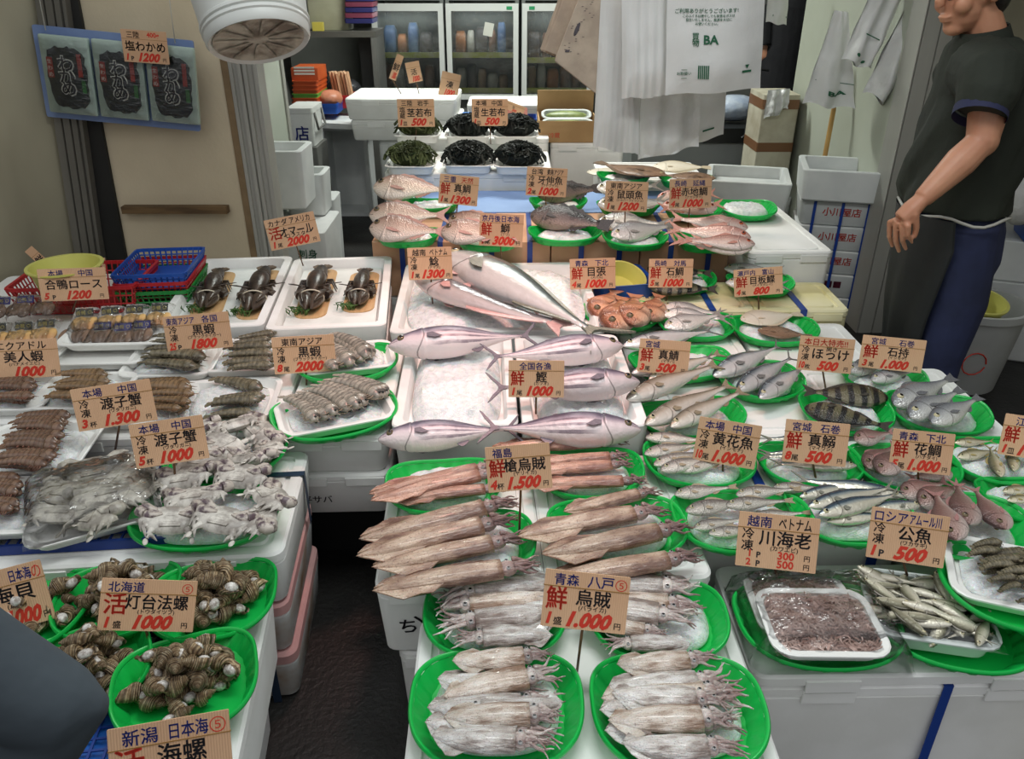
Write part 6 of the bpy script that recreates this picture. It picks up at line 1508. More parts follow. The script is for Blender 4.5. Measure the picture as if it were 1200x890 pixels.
# ------------------------------------------------------------------ baskets by the duck packs
RED = mt('red_plastic', (176, 34, 40), None, rough=.4); BLU2 = mt('bright_blue_plastic', (28, 76, 160), None, rough=.4); GRN2 = mt('dark_green_plastic', (34, 130, 58), None, rough=.4)
def basket(label, x, y, z, w_, d_, h_, mat, rz, rot=None):
    t = thing('mesh_basket', label, 'basket', (x, y, z), math.radians(rz))
    m = MB(); m.rr([(w_ * .86, d_ * .84, 0, .02), (w_ * .86, d_ * .84, .004, .02)])
    for sx_, sy_, L, ax in ((0, -1, w_, 0), (0, 1, w_, 0), (-1, 0, d_, 1), (1, 0, d_, 1)):
        n = int(L / .022)
        for i in range(n + 1):
            u = -.5 + i / n; a = (u * L * .86 if ax == 0 else sx_ * w_ * .43, u * L * .84 if ax == 1 else sy_ * d_ * .42, .004); b = (u * L * .96 if ax == 0 else sx_ * w_ * .485, u * L * .95 if ax == 1 else sy_ * d_ * .478, h_); m.tube([a, b], .0032, 4)
        for k in (.35, .65): 
            q = .43 + .055 * k; m.tube([(-w_ * q if ax == 0 else sx_ * w_ * q, -d_ * q if ax == 1 else sy_ * d_ * q, h_ * k), (w_ * q if ax == 0 else sx_ * w_ * q, d_ * q if ax == 1 else sy_ * d_ * q, h_ * k)], .003, 4)
    obj('basket_body', m.mesh('basket_body', mat, 30), t)
    r = MB(); r.rr([(w_ * .95, d_ * .95, h_ - .012, .02), (w_, d_, h_ - .012, .025), (w_, d_, h_, .025), (w_ * .95, d_ * .95, h_, .02)], cap0=False, cap1=False); r.rr([(w_ * .945, d_ * .945, h_ - .012, .02), (w_ * .95, d_ * .95, h_, .02)], cap0=False, cap1=False); obj('rim', r.mesh('rim', mat, 40), t)
b = at(196, 318, ZL3 + .1)
for i, (mt_, nm) in enumerate(((GRN2, 'green mesh basket lowest of the stack beside the lobsters'), (RED, 'red mesh basket in the middle of the stack beside the lobsters'), (BLU2, 'blue mesh basket on top of the stack beside the lobsters'))): basket(nm, b.x - .02, b.y, ZL3 + .005 + .034 * i, .27, .32, .07, mt_, 6)
b = at(105, 322, ZL3 + .1); basket('red mesh basket under the yellow bowl by the wall', b.x, b.y - .03, ZL3 + .005, .46, .30, .11, RED, 4)
b = at(78, 305, ZL3 + .2); bowl('yellow_bowl', 'pale yellow bowl standing in the red basket by the wall', (b.x, b.y - .02, ZL3 + .09), .125, .10, YEL)
S('card sign leaning behind the yellow bowl', (33, 288, 62, 322), (48, 330), ZL3, '', '', '鮮', '', '', '', roll=36); S('card sign standing beside the yellow bowl, seen at an angle', (109, 302, 124, 320), (116, 330), ZL3, '', '', '凍', '', '', '', roll=-4)
# ------------------------------------------------------------------ wall things at the side
PKB = mt('blue_board', (128, 150, 194), (112, 134, 180), 4.0, .5); PKW = mt('pack_film_edge', (176, 196, 184), None, rough=.3); SEA = mt('packed_seaweed', (26, 30, 30), (44, 50, 46), 10.0, .35)
yb = 3.33; c = at_y(136, 94, yb); dp = depth(c); u_ = dp / FPX; tl = math.radians(-5.5)
t = thing('hanging_tray', 'blue backed tray hung on strings by the plaster wall', 'tray', (c.x, yb, c.z), 0, rot=(0, -tl, 0))
W_, H_ = 182 * u_, 102 * u_
m_ = MB(); m_.rr([(W_, H_, -.012, .008), (W_, H_, 0, .008)]); m_ = m_.mesh('tray_board', PKB, 30); obj('tray_board', m_, t, (0, .02, 0), (PI / 2, 0, 0))
for sx_ in (-1, 1): obj('string', MB().tube([(sx_ * W_ * .40, .0, H_ * .46), (sx_ * (W_ * .40 + .02 * -sx_), .0, H_ * .46 + .5)], .002, 5).mesh('string', mt('white_string', (214, 214, 206), None), 180), t)
for i, (px, nm) in enumerate(((80, 'first'), (141, 'second'), (202, 'third'))):
    q = at_y(px, 94 + (px - 136) * .09, yb - .01); g = thing('seaweed_pack', f'{nm} hanging pack of black seaweed counted from the metal post', 'pack', (q.x, yb, q.z), rot=(0, -tl, 0))
    w_, h_ = 56 * u_, 86 * u_
    obj('pack_tray', cached('spk', lambda: MB().rr([(w_, h_, 0, .006), (w_, h_, .014, .006), (w_ - .008, h_ - .008, .016, .005)]).mesh('pack_tray', PKW, 30)), g, (0, .006, 0), (PI / 2, 0, 0))
    def sm():
        m = MB(); pts = []; r_ = random.Random(5)
        for k in range(40):
            a = 2 * PI * k / 40; e = 4; rr_ = (abs(math.cos(a)) ** e + abs(math.sin(a)) ** e) ** (-1 / e); pts.append((w_ * .40 * rr_ * math.cos(a) * r_.uniform(.92, 1.04), h_ * .40 * rr_ * math.sin(a) * r_.uniform(.94, 1.02)))
        return m.plate(pts, 0, .008).mesh('seaweed', SEA, 30)
    obj('seaweed', cached('spk2', sm), g, (0, -.008, -.008), (PI / 2, 0, 0))
    def pm():
        m = MB(); F_ = lambda a, b: (a, -.0195, b)
        for ch, z in (('わ', .045), ('か', .0), ('め', -.045)):
            put_text(m, ch, 0, z, .056, 0, None, .27, fn=lambda a, b: (a, -.0185, b)); put_text(m, ch, 0, z, .052, 1, None, .06, fn=F_)
        m.box(-w_ * .38, -w_ * .26, -.0185, -.0175, -.01, .065, 2); m.box(w_ * .24, w_ * .33, -.0185, -.0175, .0, .085, 2); m.box(w_ * .28, w_ * .36, -.0185, -.0175, -.06, -.01, 3)
        for j, ch in enumerate('生わめ'): put_text(m, ch, -w_ * .32, .05 - j * .024, .016, 0, fn=F_)
        return m.mesh('pack_print', [mt('print_white', (226, 226, 214), None), INK_K, mt('print_red', (168, 60, 48), None), mt('print_green', (66, 128, 66), None)], 0)
    obj('pack_print', cached('spk3', pm), g)
    wrap_m = cached('spk4', lambda: MB().rr([(w_ - .004, h_ - .004, .020, .006), (w_ - .03, h_ - .03, .026, .006)], cap0=False).mesh('pack_film', FILM, 60)); obj('pack_film', wrap_m, g, (0, .0, 0), (PI / 2, 0, 0))
S('orange card sign pinned on the hanging seaweed packs', (143, 36, 198, 75), (170, 300), ZL3 if False else .0, ('三陸', '400g', 'k', 'r'), '', '塩わかめ', '', '1P', '1200', roll=-4, stick=False, tilt=0, name='price_sign')
o = bpy.data.objects['price_sign.%03d' % (len([x for x in bpy.data.objects if x.name.startswith('price_sign')]) - 1)]
c2 = at_y(170, 55, yb - .045); sc2 = depth(c2) / depth(o.location + o.children[0].location)
for ch in o.children: ch.location = (0, 0, 0); ch.scale = (sc2,) * 3; ch.rotation_euler = (PI / 2, math.radians(4), 0)
o.location = c2
WOOD = mt('old_wood', (112, 88, 56), (84, 64, 40), 6.0, .7, stretch=(1, 8, 8))
x0, x1, za, zb_ = face(146, 241, 267, 249, 3.40); m_ = MB(); m_.box(x0, x1, 3.375, 3.415, za, zb_); struct('trim_7', m_.mesh('trim_7', WOOD, 30))
# hanging white bucket, tipped so that its base shows
c = at_y(304, 50, 2.62); g = thing('white_bucket', 'white plastic bucket hanging tipped by the metal post', 'bucket', c, rot=(math.radians(-26), math.radians(-14), 0)); BW = mt('bucket_white', (222, 224, 220), (206, 208, 204), 2.0, .4); BD = mt('dirty_base', (186, 180, 166), (120, 110, 98), 14.0, .7, detail=8)
R = lambda r, z, n=48: [(r * math.cos(2 * PI * j / n), r * math.sin(2 * PI * j / n), z) for j in range(n)]
obj('bucket_body', MB().loft([R(.136, .012), R(.150, .0), R(.156, .008), R(.157, .03), R(.162, .034), R(.161, .042), R(.158, .046), R(.164, .05), R(.164, .058), R(.160, .062), R(.19, .34), R(.20, .345), R(.20, .36), R(.185, .36), R(.150, .03)], False, True).mesh('bucket_body', BW, 40), g)
m_ = MB(); m_.loft([R(.137, .013), R(.136, .006), R(.12, .011), R(.05, .010)], True, True); [m_.add([(.03 * math.cos(a) - .004 * math.sin(a), .03 * math.sin(a) + .004 * math.cos(a), .006), (.13 * math.cos(a) - .004 * math.sin(a), .13 * math.sin(a) + .004 * math.cos(a), .004), (.13 * math.cos(a) + .004 * math.sin(a), .13 * math.sin(a) - .004 * math.cos(a), .004), (.03 * math.cos(a) + .004 * math.sin(a), .03 * math.sin(a) - .004 * math.cos(a), .006)], [(0, 1, 2, 3)]) for a in (2 * PI * q / 12 for q in range(12))]; obj('bucket_base', m_.mesh('bucket_base', BD, 30), g)
obj('handle', MB().tube([(.2 * math.cos(PI * k / 12), .02, .35 + .22 * math.sin(PI * k / 12)) for k in range(13)], .003, 6).mesh('handle', ALU, 180), g)
obj('hook', MB().tube([(0, .02, .57), (.0, -.30, .75), (.0, -.7, .95)], .004, 6).mesh('hook', ALU, 180), g)
# ------------------------------------------------------------------ side passage: cooler, crates, shelf
fbox('open white foam box standing highest in the side passage', 303, 178, 352, 232, 4.05, .28, 0, FOAM_G, inner=.1, z0=.52)
fbox('open white foam box lower in the side passage', 335, 205, 378, 250, 4.36, .22, 0, FOAM_G, inner=.08, z0=.40)
FB('white foam box with green print below the open foam boxes', -1.14, 4.28, 0, .30, .44, .395, 0, 0, FOAM_G, text=(('刺身', .05, .28, .05, INK_G, 'front'),))
FB('white foam box with a red label under the passage boxes', -1.17, 4.74, 0, .24, .22, .42, 0, 0, FOAM_G, text=(('鮮魚', .04, .30, .045, INK_R, 'front'),))
STEEL = mt('shelf_steel', (58, 52, 46), (44, 40, 36), 5.0, .5, metal=.2); GREYC = mt('grey_cabinet', (104, 104, 100), (90, 90, 86), 3.0, .6)
m_ = MB(); m_.plate([(-.10, -.65), (.30, -.65), (.45, .22), (.0, .22)], 0, .03); sh = obj('steel_shelf', m_.mesh('steel_shelf', STEEL, 30), None, (-1.85, 6.0, .62)); tag(sh, 'dark metal shelf board in the side passage', 'shelf')
for k_, (x, y) in enumerate(((-1.6, 5.5), (-1.6, 6.1))):
    m_ = MB(); m_.box(-.02, .02, -.02, .02, 0, .618); obj('leg', m_.mesh('leg', STEEL, 0), sh, (x + 1.85, y - 6.0, -.62))
x0, x1, za, zb_ = face(341, 133, 366, 172, 5.1); t = thing('cooler_box', 'small white cooler lettered in blue on the passage shelf', 'cooler', ((x0 + x1) / 2, 5.24, za))
m_ = MB(); W_, H_ = x1 - x0, zb_ - za; m_.rr([(W_ * .9, .26, 0, .02), (W_, .28, H_, .02)]); put_text(m_, '店', .0, H_ * .4, H_ * .42, 1, bold=.05, fn=lambda a, b: (a, -.137 - b * .012, b)); obj('cooler_body', m_.mesh('cooler_body', [BW, INK_B], 30), t)
m_ = MB(); m_.rr([(W_ * 1.04, .29, 0, .02), (W_ * 1.04, .29, .03, .02)]); obj('lid', m_.mesh('lid', BW, 30), t, (0, 0, H_)); obj('handle', MB().tube([(W_ * .52, -.1, H_), (W_ * .62, -.1, H_ * .5), (W_ * .62, .1, H_ * .5), (W_ * .52, .1, H_)], .008, 6).mesh('handle', GREYC, 180), t)
m_ = MB(); m_.rr([(W_ * 1.1, .3, 0, .01), (W_ * 1.1, .3, za - .004, .01)]); o = obj('grey_stand', m_.mesh('grey_stand', GREYC, 30), None, ((x0 + x1) / 2, 5.24, 0)); tag(o, 'grey stand below the small white cooler', 'stand')
ORG = mt('orange_crate', (204, 92, 40), (190, 80, 34), 4.0, .5, rand=.1); LIME = mt('lime_crate', (96, 160, 60), None, rough=.5)
def crate(label, px0, py0, px1, py1, y, d_, mat, grp=None, name='plastic_crate'):
    x0, x1, a, b = face(px0, py0, px1, py1, y); w_, h_ = x1 - x0, b - a
    m = MB(); m.rr([(w_ * .95, d_ * .95, 0, .015), (w_ * .95, d_ * .95, h_ * .7, .015), (w_, d_, h_ * .72, .015), (w_, d_, h_, .015), (w_ - .02, d_ - .02, h_, .012), (w_ - .03, d_ - .03, .01, .012)])
    o = obj(name, m.mesh(name, mat, 30), None, ((x0 + x1) / 2, y + d_ / 2, a)); return tag(o, label, 'crate', grp)
ys = [96, 101, 106, 109, 113, 119, 124, 129, 134, 139]
for i in range(9):
    crate(f'{"lime green" if i == 3 else "orange"} plastic crate, {ORD[i]} down the stack on the passage shelf', 342, 95 + 5 * i, 372, 100 + 5 * i, 5.75, .34, LIME if i == 3 else ORG, 'crates stacked on the passage shelf')
x0, x1, za, zb_ = face(342, 80, 372, 95, 5.78); t = thing('printed_carton', 'orange printed carton on top of the crate stack', 'carton', ((x0 + x1) / 2, 5.92, za)); m_ = MB(); m_.rr([(x1 - x0, .28, 0, .005), (x1 - x0, .28, zb_ - za, .005)])
for k in range(3): m_.box(-.07, .07, -.1415, -.14, .04 + k * .02, .052 + k * .02, 1)
obj('carton_body', m_.mesh('carton_body', [ORG, mt('print_white', (226, 226, 214), None)], 30), t)
o = crate('red tub full of sign sticks at the end of the passage shelf', 392, 112, 417, 127, 6.0, .2, RED); 
for i in range(7):
    q = at_y(393 + i * 3.4, 108, 6.1); m_ = MB(); m_.box(-.008, .008, -.05, .05, 0, .22); s_ = obj('sign_card', m_.mesh('sign_card', CARD, 0), None, (q.x, 6.1, o.location.z + .02), (.1 * (i % 3 - 1), -.12, .3)); tag(s_, f'spare card sign in the red tub, {ORD[i]} from the crate stack', 'price sign', 'spare card signs in the red tub')
o = crate('blue tub with pinkish bags beside the crate stack', 373, 122, 395, 134, 5.8, .24, BLU2, None); m_ = MB(); m_.ell((0, 0, .03), (.09, .1, .06), 12, 8); b_ = obj('pink_bag', m_.mesh('pink_bag', mt('pink_bag', (206, 140, 112), (186, 120, 90), 10.0, .4, .4), 60), None, (o.location.x, o.location.y, o.location.z + .06)); tag(b_, 'crumpled pinkish bag in the blue tub', 'bag')
m_ = MB(); m_.ell((0, 0, .05), (.14, .1, .08), 14, 9); m_.tube([(-.12, 0, .03), (-.13, 0, .16), (-.06, 0, .17), (-.04, 0, .06)], .02, 8); q = at_y(402, 104, 6.35); b_ = obj('black_bag', m_.mesh('black_bag', mt('black_bag', (30, 30, 34), (52, 52, 56), 8.0, .35, .5), 60), None, (q.x, 6.36, q.z - .05)); tag(b_, 'black plastic bag heaped behind the red tub', 'bag')
x0, x1, za, zb_ = face(388, 112, 418, 130, 6.3); m_ = MB(); m_.box(-.30, .25, -.22, -.06, 0, q.z - .06); o = obj('grey_counter', m_.mesh('grey_counter', GREYC, 30), None, (q.x, 6.5, 0)); tag(o, 'grey counter under the black bag at the passage end', 'counter')
x0, x1, za, zb_ = face(385, 150, 428, 250, 5.75); t = thing('styrofoam_box', 'grey foam box standing on end in the passage', 'box', ((x0 + x1) / 2, 5.9, .0)); w_, h_ = x1 - x0, zb_
m_ = MB(); m_.rr([(w_, h_, 0, .02), (w_, h_, .25, .02), (w_ - .05, h_ - .05, .25, .015), (w_ - .07, h_ - .07, .05, .015)]); obj('box_body', m_.mesh('box_body', FOAM_G, 30), t, (0, .12, h_ / 2), (PI / 2, 0, 0)); m_ = MB(); m_.rr([(w_ + .1, .42, 0, .02), (w_ + .1, .42, .035, .02)]); obj('lid', m_.mesh('lid', FOAM_G, 30), t, (.02, .0, h_ + .002), (0, .05, 0))
for i in range(6):
    fbox(f'flat foam lid in the stack beside the upright box, {ORD[i]} up', 430, 160 - 0, 447, 165, 5.3, .25, 0, FOAM_G, z0=None) if False else None
BASK = [mt('pinkish_basket', (150, 74, 96), None, rough=.5), mt('indigo_basket', (52, 56, 120), None, rough=.5)]
for i in range(9):
    x0, x1, a, b = face(404, -30 + i * 6.5, 436, -24.5 + i * 6.5, 6.5)
    m_ = MB(); m_.rr([(x1 - x0, .26, 0, .01), (x1 - x0, .28, b - a, .01), (x1 - x0 - .02, .26, b - a, .01), (x1 - x0 - .02, .24, .01, .01)]); o = obj('flat_basket', m_.mesh('flat_basket', BASK[1] if i % 2 == 0 else BASK[0], 30), None, ((x0 + x1) / 2, 6.64, a)); tag(o, f'{"indigo" if i % 2 == 0 else "pinkish"} flat basket, {ORD[i]} down the stack beside the fridges', 'basket', 'flat baskets stacked beside the fridges')
x0, x1, za, zb_ = face(362, 36, 440, 42, 6.45); m_ = MB(); m_.box(x0 - .3, x1, 6.45, 6.85, za - .01, za + .03); sh = tag(obj('wall_shelf', m_.mesh('wall_shelf', mt('grey_shelf', (88, 86, 80), None), 30)), 'grey shelf beside the fridges carrying the flat baskets', 'shelf')
m_ = MB(); m_.box(x0 - .3, x0 - .26, 6.45, 6.85, 0, za - .012); m_.box(x1 - .04, x1, 6.45, 6.85, 0, za - .012); obj('upright', m_.mesh('upright', GREYC, 0), sh)
x0, x1, a_, b_ = face(366, 0, 400, 36, 6.5); m_ = MB(); m_.rr([(.30, .2, 0, .01), (.30, .2, b_ - a_ + .1, .01)]); o = obj('clear_bin', m_.mesh('clear_bin', mt('cloudy_bin', (168, 166, 142), (150, 148, 124), 3.0, .5), 30), None, ((x0 + x1) / 2, 6.65, za + .032)); tag(o, 'cloudy storage bin on the shelf beside the flat baskets', 'bin')
x0, x1, a_, b_ = face(365, 31, 376, 39, 6.42); m_ = MB(); m_.box(-.04, .04, -.02, .02, 0, .06); o = obj('yellow_box', m_.mesh('yellow_box', mt('yellow_card', (206, 190, 84), None), 30), None, ((x0 + x1) / 2, 6.5, za + .031)); tag(o, 'small yellow box at the shelf edge', 'box')
x0, x1, a_, b_ = face(418, 42, 440, 100, 6.6); m_ = MB(); m_.box(x0, x1, 6.86, 7.0, 0, b_); o = obj('grey_pillar', m_.mesh('trim_8', GREYC, 30)); o.name = 'trim_8'; tag(o, kind='structure')
# ------------------------------------------------------------------ display fridges
FRW = mt('fridge_white', (206, 208, 204), None, rough=.35); FRG = mt('fridge_grey', (104, 106, 104), None, rough=.4); GLASS = film('fridge_glass', (200, 210, 206), .90, .12, 5.0)
yf = 7.0; x_l = at_y(437, 50, yf).x; x_r = at_y(705, 50, yf).x; top = 2.05; bt = 0
FG = [(437, 521), (523, 608), (611, 696)]
PRT = [mt('goods_brown', (120, 84, 62), (84, 60, 48), 9.0, .5), mt('goods_dark', (58, 54, 56), (84, 76, 74), 9.0, .5), mt('goods_blue', (60, 92, 136), (96, 128, 164), 6.0, .4), mt('goods_white', (190, 190, 180), (160, 160, 150), 7.0, .5), mt('goods_orange', (170, 110, 62), (140, 88, 48), 6.0, .5), mt('goods_tan', (160, 134, 104), (126, 100, 80), 8.0, .5)]
for k_, (a, b) in enumerate(FG):
    x0, x1 = at_y(a, 50, yf).x, at_y(b, 50, yf).x; w_ = x1 - x0; z_b = at_y(a, 109, yf).z; z_t = at_y(a, 4, yf).z
    t = thing('display_fridge', f'glass door display fridge, {ORD[k_]} from the shelf side', 'fridge', ((x0 + x1) / 2, yf, 0))
    m = MB(); m.box(-w_ / 2, -w_ / 2 + .03, .03, .62, 0, top); m.box(w_ / 2 - .03, w_ / 2, .03, .62, 0, top); m.box(-w_ / 2 + .03, w_ / 2 - .03, .6, .62, 0, top); m.box(-w_ / 2 + .03, w_ / 2 - .03, .03, .6, 0, z_b - .06); m.box(-w_ / 2 + .03, w_ / 2 - .03, .03, .6, z_t + .02, top); obj('cabinet', m.mesh('cabinet', FRG, 0), t)
    d = MB(); fw = .045
    d.box(-w_ / 2 + .004, -w_ / 2 + fw, -.02, .026, z_b - .05, z_t); d.box(w_ / 2 - fw, w_ / 2 - .004, -.02, .026, z_b - .05, z_t); d.box(-w_ / 2 + fw, w_ / 2 - fw, -.02, .026, z_b - .05, z_b - .01); d.box(-w_ / 2 + fw, w_ / 2 - fw, -.02, .026, z_t - .055, z_t); dr = obj('door', d.mesh('door', FRW, 0), t)
    fl_ = lamp('fridge_lamp', 'AREA', ((x0 + x1) / 2, yf + .12, z_t - .07), .7, (.95, 1, .97), w_ * .8, (-.35, 0, 0), .05)
    p_ = MB(); p_.box(-w_ / 2 + fw, w_ / 2 - fw, -.002, .004, z_b - .01, z_t - .055); obj('glass', p_.mesh('glass', GLASS, 0), dr)
    if k_ > 0: p_ = MB(); e_ = w_ / 2 - .10 if k_ == 1 else -w_ / 2 + .06; p_.box(e_, e_ + .045, -.023, -.021, z_t - .045, z_t - .02); obj('green_sticker', p_.mesh('green_sticker', mt('sticker_green', (40, 140, 90), None), 0), dr)
    if k_ == 1:
        p_ = MB(); p_.rr([(.075, .10, 0, .002), (.075, .10, .002, .002)]); obj('paper_note', p_.mesh('paper_note', mt('paper', (206, 206, 196), None), 0), dr, (.05, -.004, z_t - .19), (PI / 2, .2, 0))
    for s_, pz in enumerate((62, 103) if k_ < 2 else (68, 103)):
        zz = at_y(a, pz, yf + .2).z
        p_ = MB(); p_.box(-w_ / 2 + .035, w_ / 2 - .035, .12, .58, zz - .02, zz); obj('shelf', p_.mesh('shelf', FRG, 0), t)
        p_ = MB(); p_.box(-w_ / 2 + .035, w_ / 2 - .035, .105, .118, zz - .03, zz + .012); obj('price_rail', p_.mesh('price_rail', mt('price_rail', (196, 206, 84), (214, 214, 170), 5.0, .4), 0), t)
        r_ = random.Random(k_ * 10 + s_); x = -w_ / 2 + .06; n_ = 0; hmax = (.24 if s_ == 0 else .2)
        while x < w_ / 2 - .15:
            ww = r_.uniform(.06, .11); hh = r_.uniform(.45, 1) * hmax; mm = PRT[r_.randrange(6)] if not (k_ == 0 and s_ == 0 and n_ == 0) else PRT[2]
            q = MB(); q.rr([(ww * .92, .16, 0, .02), (ww, .18, hh * .3, .03), (ww * .96, .15, hh * .8, .03), (ww * .7, .08, hh, .02)]); o = obj('food_pack', q.mesh('food_pack', mm, 60), None, ((x0 + x1) / 2 + x + ww / 2, yf + .26, zz + .001))
            tag(o, f'packaged goods, {ORD[n_]} along the {"upper" if s_ == 0 else "lower"} shelf of the {ORD[k_]} fridge', 'pack', 'packs in the fridges'); x += ww + .01; n_ += 1
# ------------------------------------------------------------------ back counter, carton roll by the right wall
x0, x1, za, zb_ = face(752, 150, 893, 212, 5.6); t = thing('grey_counter', 'grey work counter behind the flounders', 'counter', ((x0 + x1) / 2, 5.85, 0)); m_ = MB(); m_.box(-.48, .48, -.25, .25, .12, zb_ - .10); obj('cabinet', m_.mesh('cabinet', mt('counter_grey', (150, 154, 152), (140, 144, 142), 2.0, .5), 30), t); m_ = MB(); m_.box(-.46, .46, -.22, .22, 0, .119); obj('plinth', m_.mesh('plinth', BLACK, 30), t); m_ = MB(); m_.box(-.5, .5, -.27, .27, zb_ - .098, zb_); obj('worktop', m_.mesh('worktop', mt('black_steel', (40, 42, 42), None, rough=.3), 30), t); CT = zb_
q = at_y(862, 125, 5.62); obj('iron_hook', None) if False else None
m_ = MB(); m_.tube([(0, 0, .42), (.005, 0, .30), (0, 0, .02), (-.02, 0, 0)], .008, 6); m_.tube([(0, 0, .40), (.04, 0, .44), (.10, 0, .43)], .008, 6); q = at_y(873, 162, 5.55); o = obj('black_rod', m_.mesh('black_rod', BLACK, 60), None, (q.x, 5.56, q.z)); tag(o, 'bent black metal rod hanging before the grey counter', 'rod')
x0, x1, za, zb_ = face(840, 108, 880, 132, 5.8); m_ = MB(); m_.ell((0, 0, .094), (.18, .12, .09), 16, 9); o = obj('clear_bag', m_.mesh('clear_bag', mt('pale_blue_bag', (170, 184, 206), (196, 206, 220), 12.0, .3, .5), 60), None, ((x0 + x1) / 2 + .02, 5.84, CT + .001)); tag(o, 'pale blue plastic bag heap on the grey counter', 'bag')
x0, x1, za, zb_ = face(893, 112, 930, 205, 4.95); t = thing('carton_stack', 'tall white carton bound with brown tape by the wall panel', 'carton', ((x0 + x1) / 2 - .0, 5.12, .36), 0); m_ = MB(); m_.rr([(.22, .3, 0, .01), (.22, .3, zb_ - .36, .01)]); obj('carton_body', m_.mesh('carton_body', mt('dirty_white_card', (196, 190, 170), (170, 160, 138), 5.0, .8), 30), t)
TAPE = mt('brown_tape', (122, 84, 56), None, rough=.4)
for z in (.02, .27, .52): m_ = MB(); m_.rr([(.224, .304, 0, .01), (.224, .304, .055, .01)]); obj('brown_tape', m_.mesh('brown_tape', TAPE, 30), t, (0, 0, z))
FB('low white foam box under the taped carton', (x0 + x1) / 2, 5.12, 0, .30, .36, .355, 0, mat=FOAM_G)
# boxes against the right wall panel
fbox('open pale foam box nearest the door post', 955, 206, 1027, 258, 3.86 - .0, .5, 0, mat=FOAM_G, inner=.08) if False else None
def wallstack():
    # five strapped boxes standing by the post, seen at an angle
    base = at(975, 372, 0); x, y = base.x - .03, base.y + .12
    for k in range(5):
        FB(f'strapped white foam box by the door post, {ORD[k]} up the stack', x, y, k * .1245, .40, .30, .12, -14, 0, FOAM_G, text=(('小川屋店', 0, .07, .042, INK_R, 'front'),) if k > 1 else (('■■■', 0, .07, .035, mt('maroon_ink', (110, 44, 60), None), 'front'),), straps=((-.13, .014, 'y'), (.0, .014, 'y'), (.12, .014, 'y')), group='strapped boxes by the door post')
    FB('open white foam box on top of the strapped stack by the post', x + .01, y - .02, .625, .46, .36, .15, -14, 0, FOAM_G, inner=.06)
    b2 = at(925, 325, 0)
    for k in range(4): FB(f'foam box with dark label behind the strapped stack, {ORD[k]} up', x - .36, y + .42, k * .1195, .40, .34, .115, -14, 0, FOAM_G, text=(('鮭', .12, .06, .05, mt('maroon_ink', (110, 44, 60), None), 'front'),) if k == 3 else None, straps=((.12, .016, 'y'),), group='foam boxes behind the strapped stack')
    FB('open pale tub on the boxes behind the strapped stack', x - .36, y + .40, .482, .44, .42, .15, -14, 0, FOAM_G, inner=.06)
wallstack()
o = bpy.data.objects.get('styrofoam_box')
# broom stick and hanging bags on the wall panel
a, b_ = at_y(977, 128, 4.3), at_y(962, 208, 4.25)
gr = b_ + (b_ - a) * ((b_.z - .002) / (a.z - b_.z)); m_ = MB(); m_.tube([a + Vector((0, .1, .25)), a, b_, gr], .013, 8); o = obj('wooden_pole', m_.mesh('wooden_pole', mt('pale_pole', (190, 150, 84), (170, 130, 70), 4.0, .5), 60)); tag(o, 'pale wooden pole leaning by the hanging white bags', 'pole')
BAGM = mt('bag_white', (226, 226, 224), (214, 214, 212), 3.0, .42, .25, 26.0, bdist=.01); BAGT = mt('bag_thin', (206, 206, 204), (222, 222, 220), 3.0, .35, .5, 16.0, bdist=.02)
def bag_sheet(outline_px, y, nx=18, ny=22, th=.02, amp=.012, seed=0, folds=6, skew=0.0):
    """a hanging bag: quad of photo-located corners (tl, tr, br, bl) at depth y, given folds and thickness"""
    tl_, tr_, br_, bl_ = [at_y(px, py, y) for px, py in outline_px]; m = MB()
    def P(u, v, s):
        p = (tl_ * (1 - u) + tr_ * u) * (1 - v) + (bl_ * (1 - u) + br_ * u) * v
        e = min(1, 5 * min(u, 1 - u, v + .15, 1 - v))
        w_ = amp * math.sin(u * folds * PI + seed + v * 1.3) * (.35 + .65 * v) + amp * .8 * noise.noise(Vector((u * 4 + seed, v * 4, s)))
        return Vector((p.x, y + s * th * (.15 + .85 * e) * (0.5 + .5 * v) + w_ + skew * u, p.z + amp * .5 * math.sin(u * 9 + seed) * v))
    for s in (-1, 1):
        vs = [P(i / nx, j / ny, s) for j in range(ny + 1) for i in range(nx + 1)]
        m.add(vs, [(j * (nx + 1) + i, (j + 1) * (nx + 1) + i, (j + 1) * (nx + 1) + i + 1, j * (nx + 1) + i + 1)[::s] for j in range(ny) for i in range(nx)])
    return m, P
def bagobj(label, quad, y, prints=(), mat=None, **k):
    m, P = bag_sheet(quad, y, **k); o = obj('plastic_bag', m.mesh('plastic_bag', mat or BAGM, 180)); tag(o, label, 'bag')
    if prints:
        pm = MB()
        for s, u, v, h_, mw in prints:
            w0 = (P(1, 0, -1) - P(0, 0, -1)).length; h0 = (P(0, 1, -1) - P(0, 0, -1)).length
            f = lambda a, b: P(min(.999, max(.001, u + a / w0)), min(.999, max(0.001, v - b / h0)), -1) + Vector((0, -.004, 0))
            if s == '#': 
                for q in range(6): pm.add([f(-mw / 2 + q * mw / 6 + dx, dz) for dx, dz in ((0, -h_ / 2), (mw / 9, -h_ / 2), (mw / 9, h_ / 2), (0, h_ / 2))], [(0, 1, 2, 3)])
            elif s == '=':
                pm.add([f(dx, dz) for dx, dz in ((-mw / 2, -h_ / 2), (mw / 2, -h_ / 2), (mw / 2, h_ / 2), (-mw / 2, h_ / 2))], [(0, 1, 2, 3)])
            else: put_text(pm, s, 0, 0, h_, 0, mw, .03, fn=f)
        obj('print', pm.mesh('print', INK_G, 0), o)
    return o
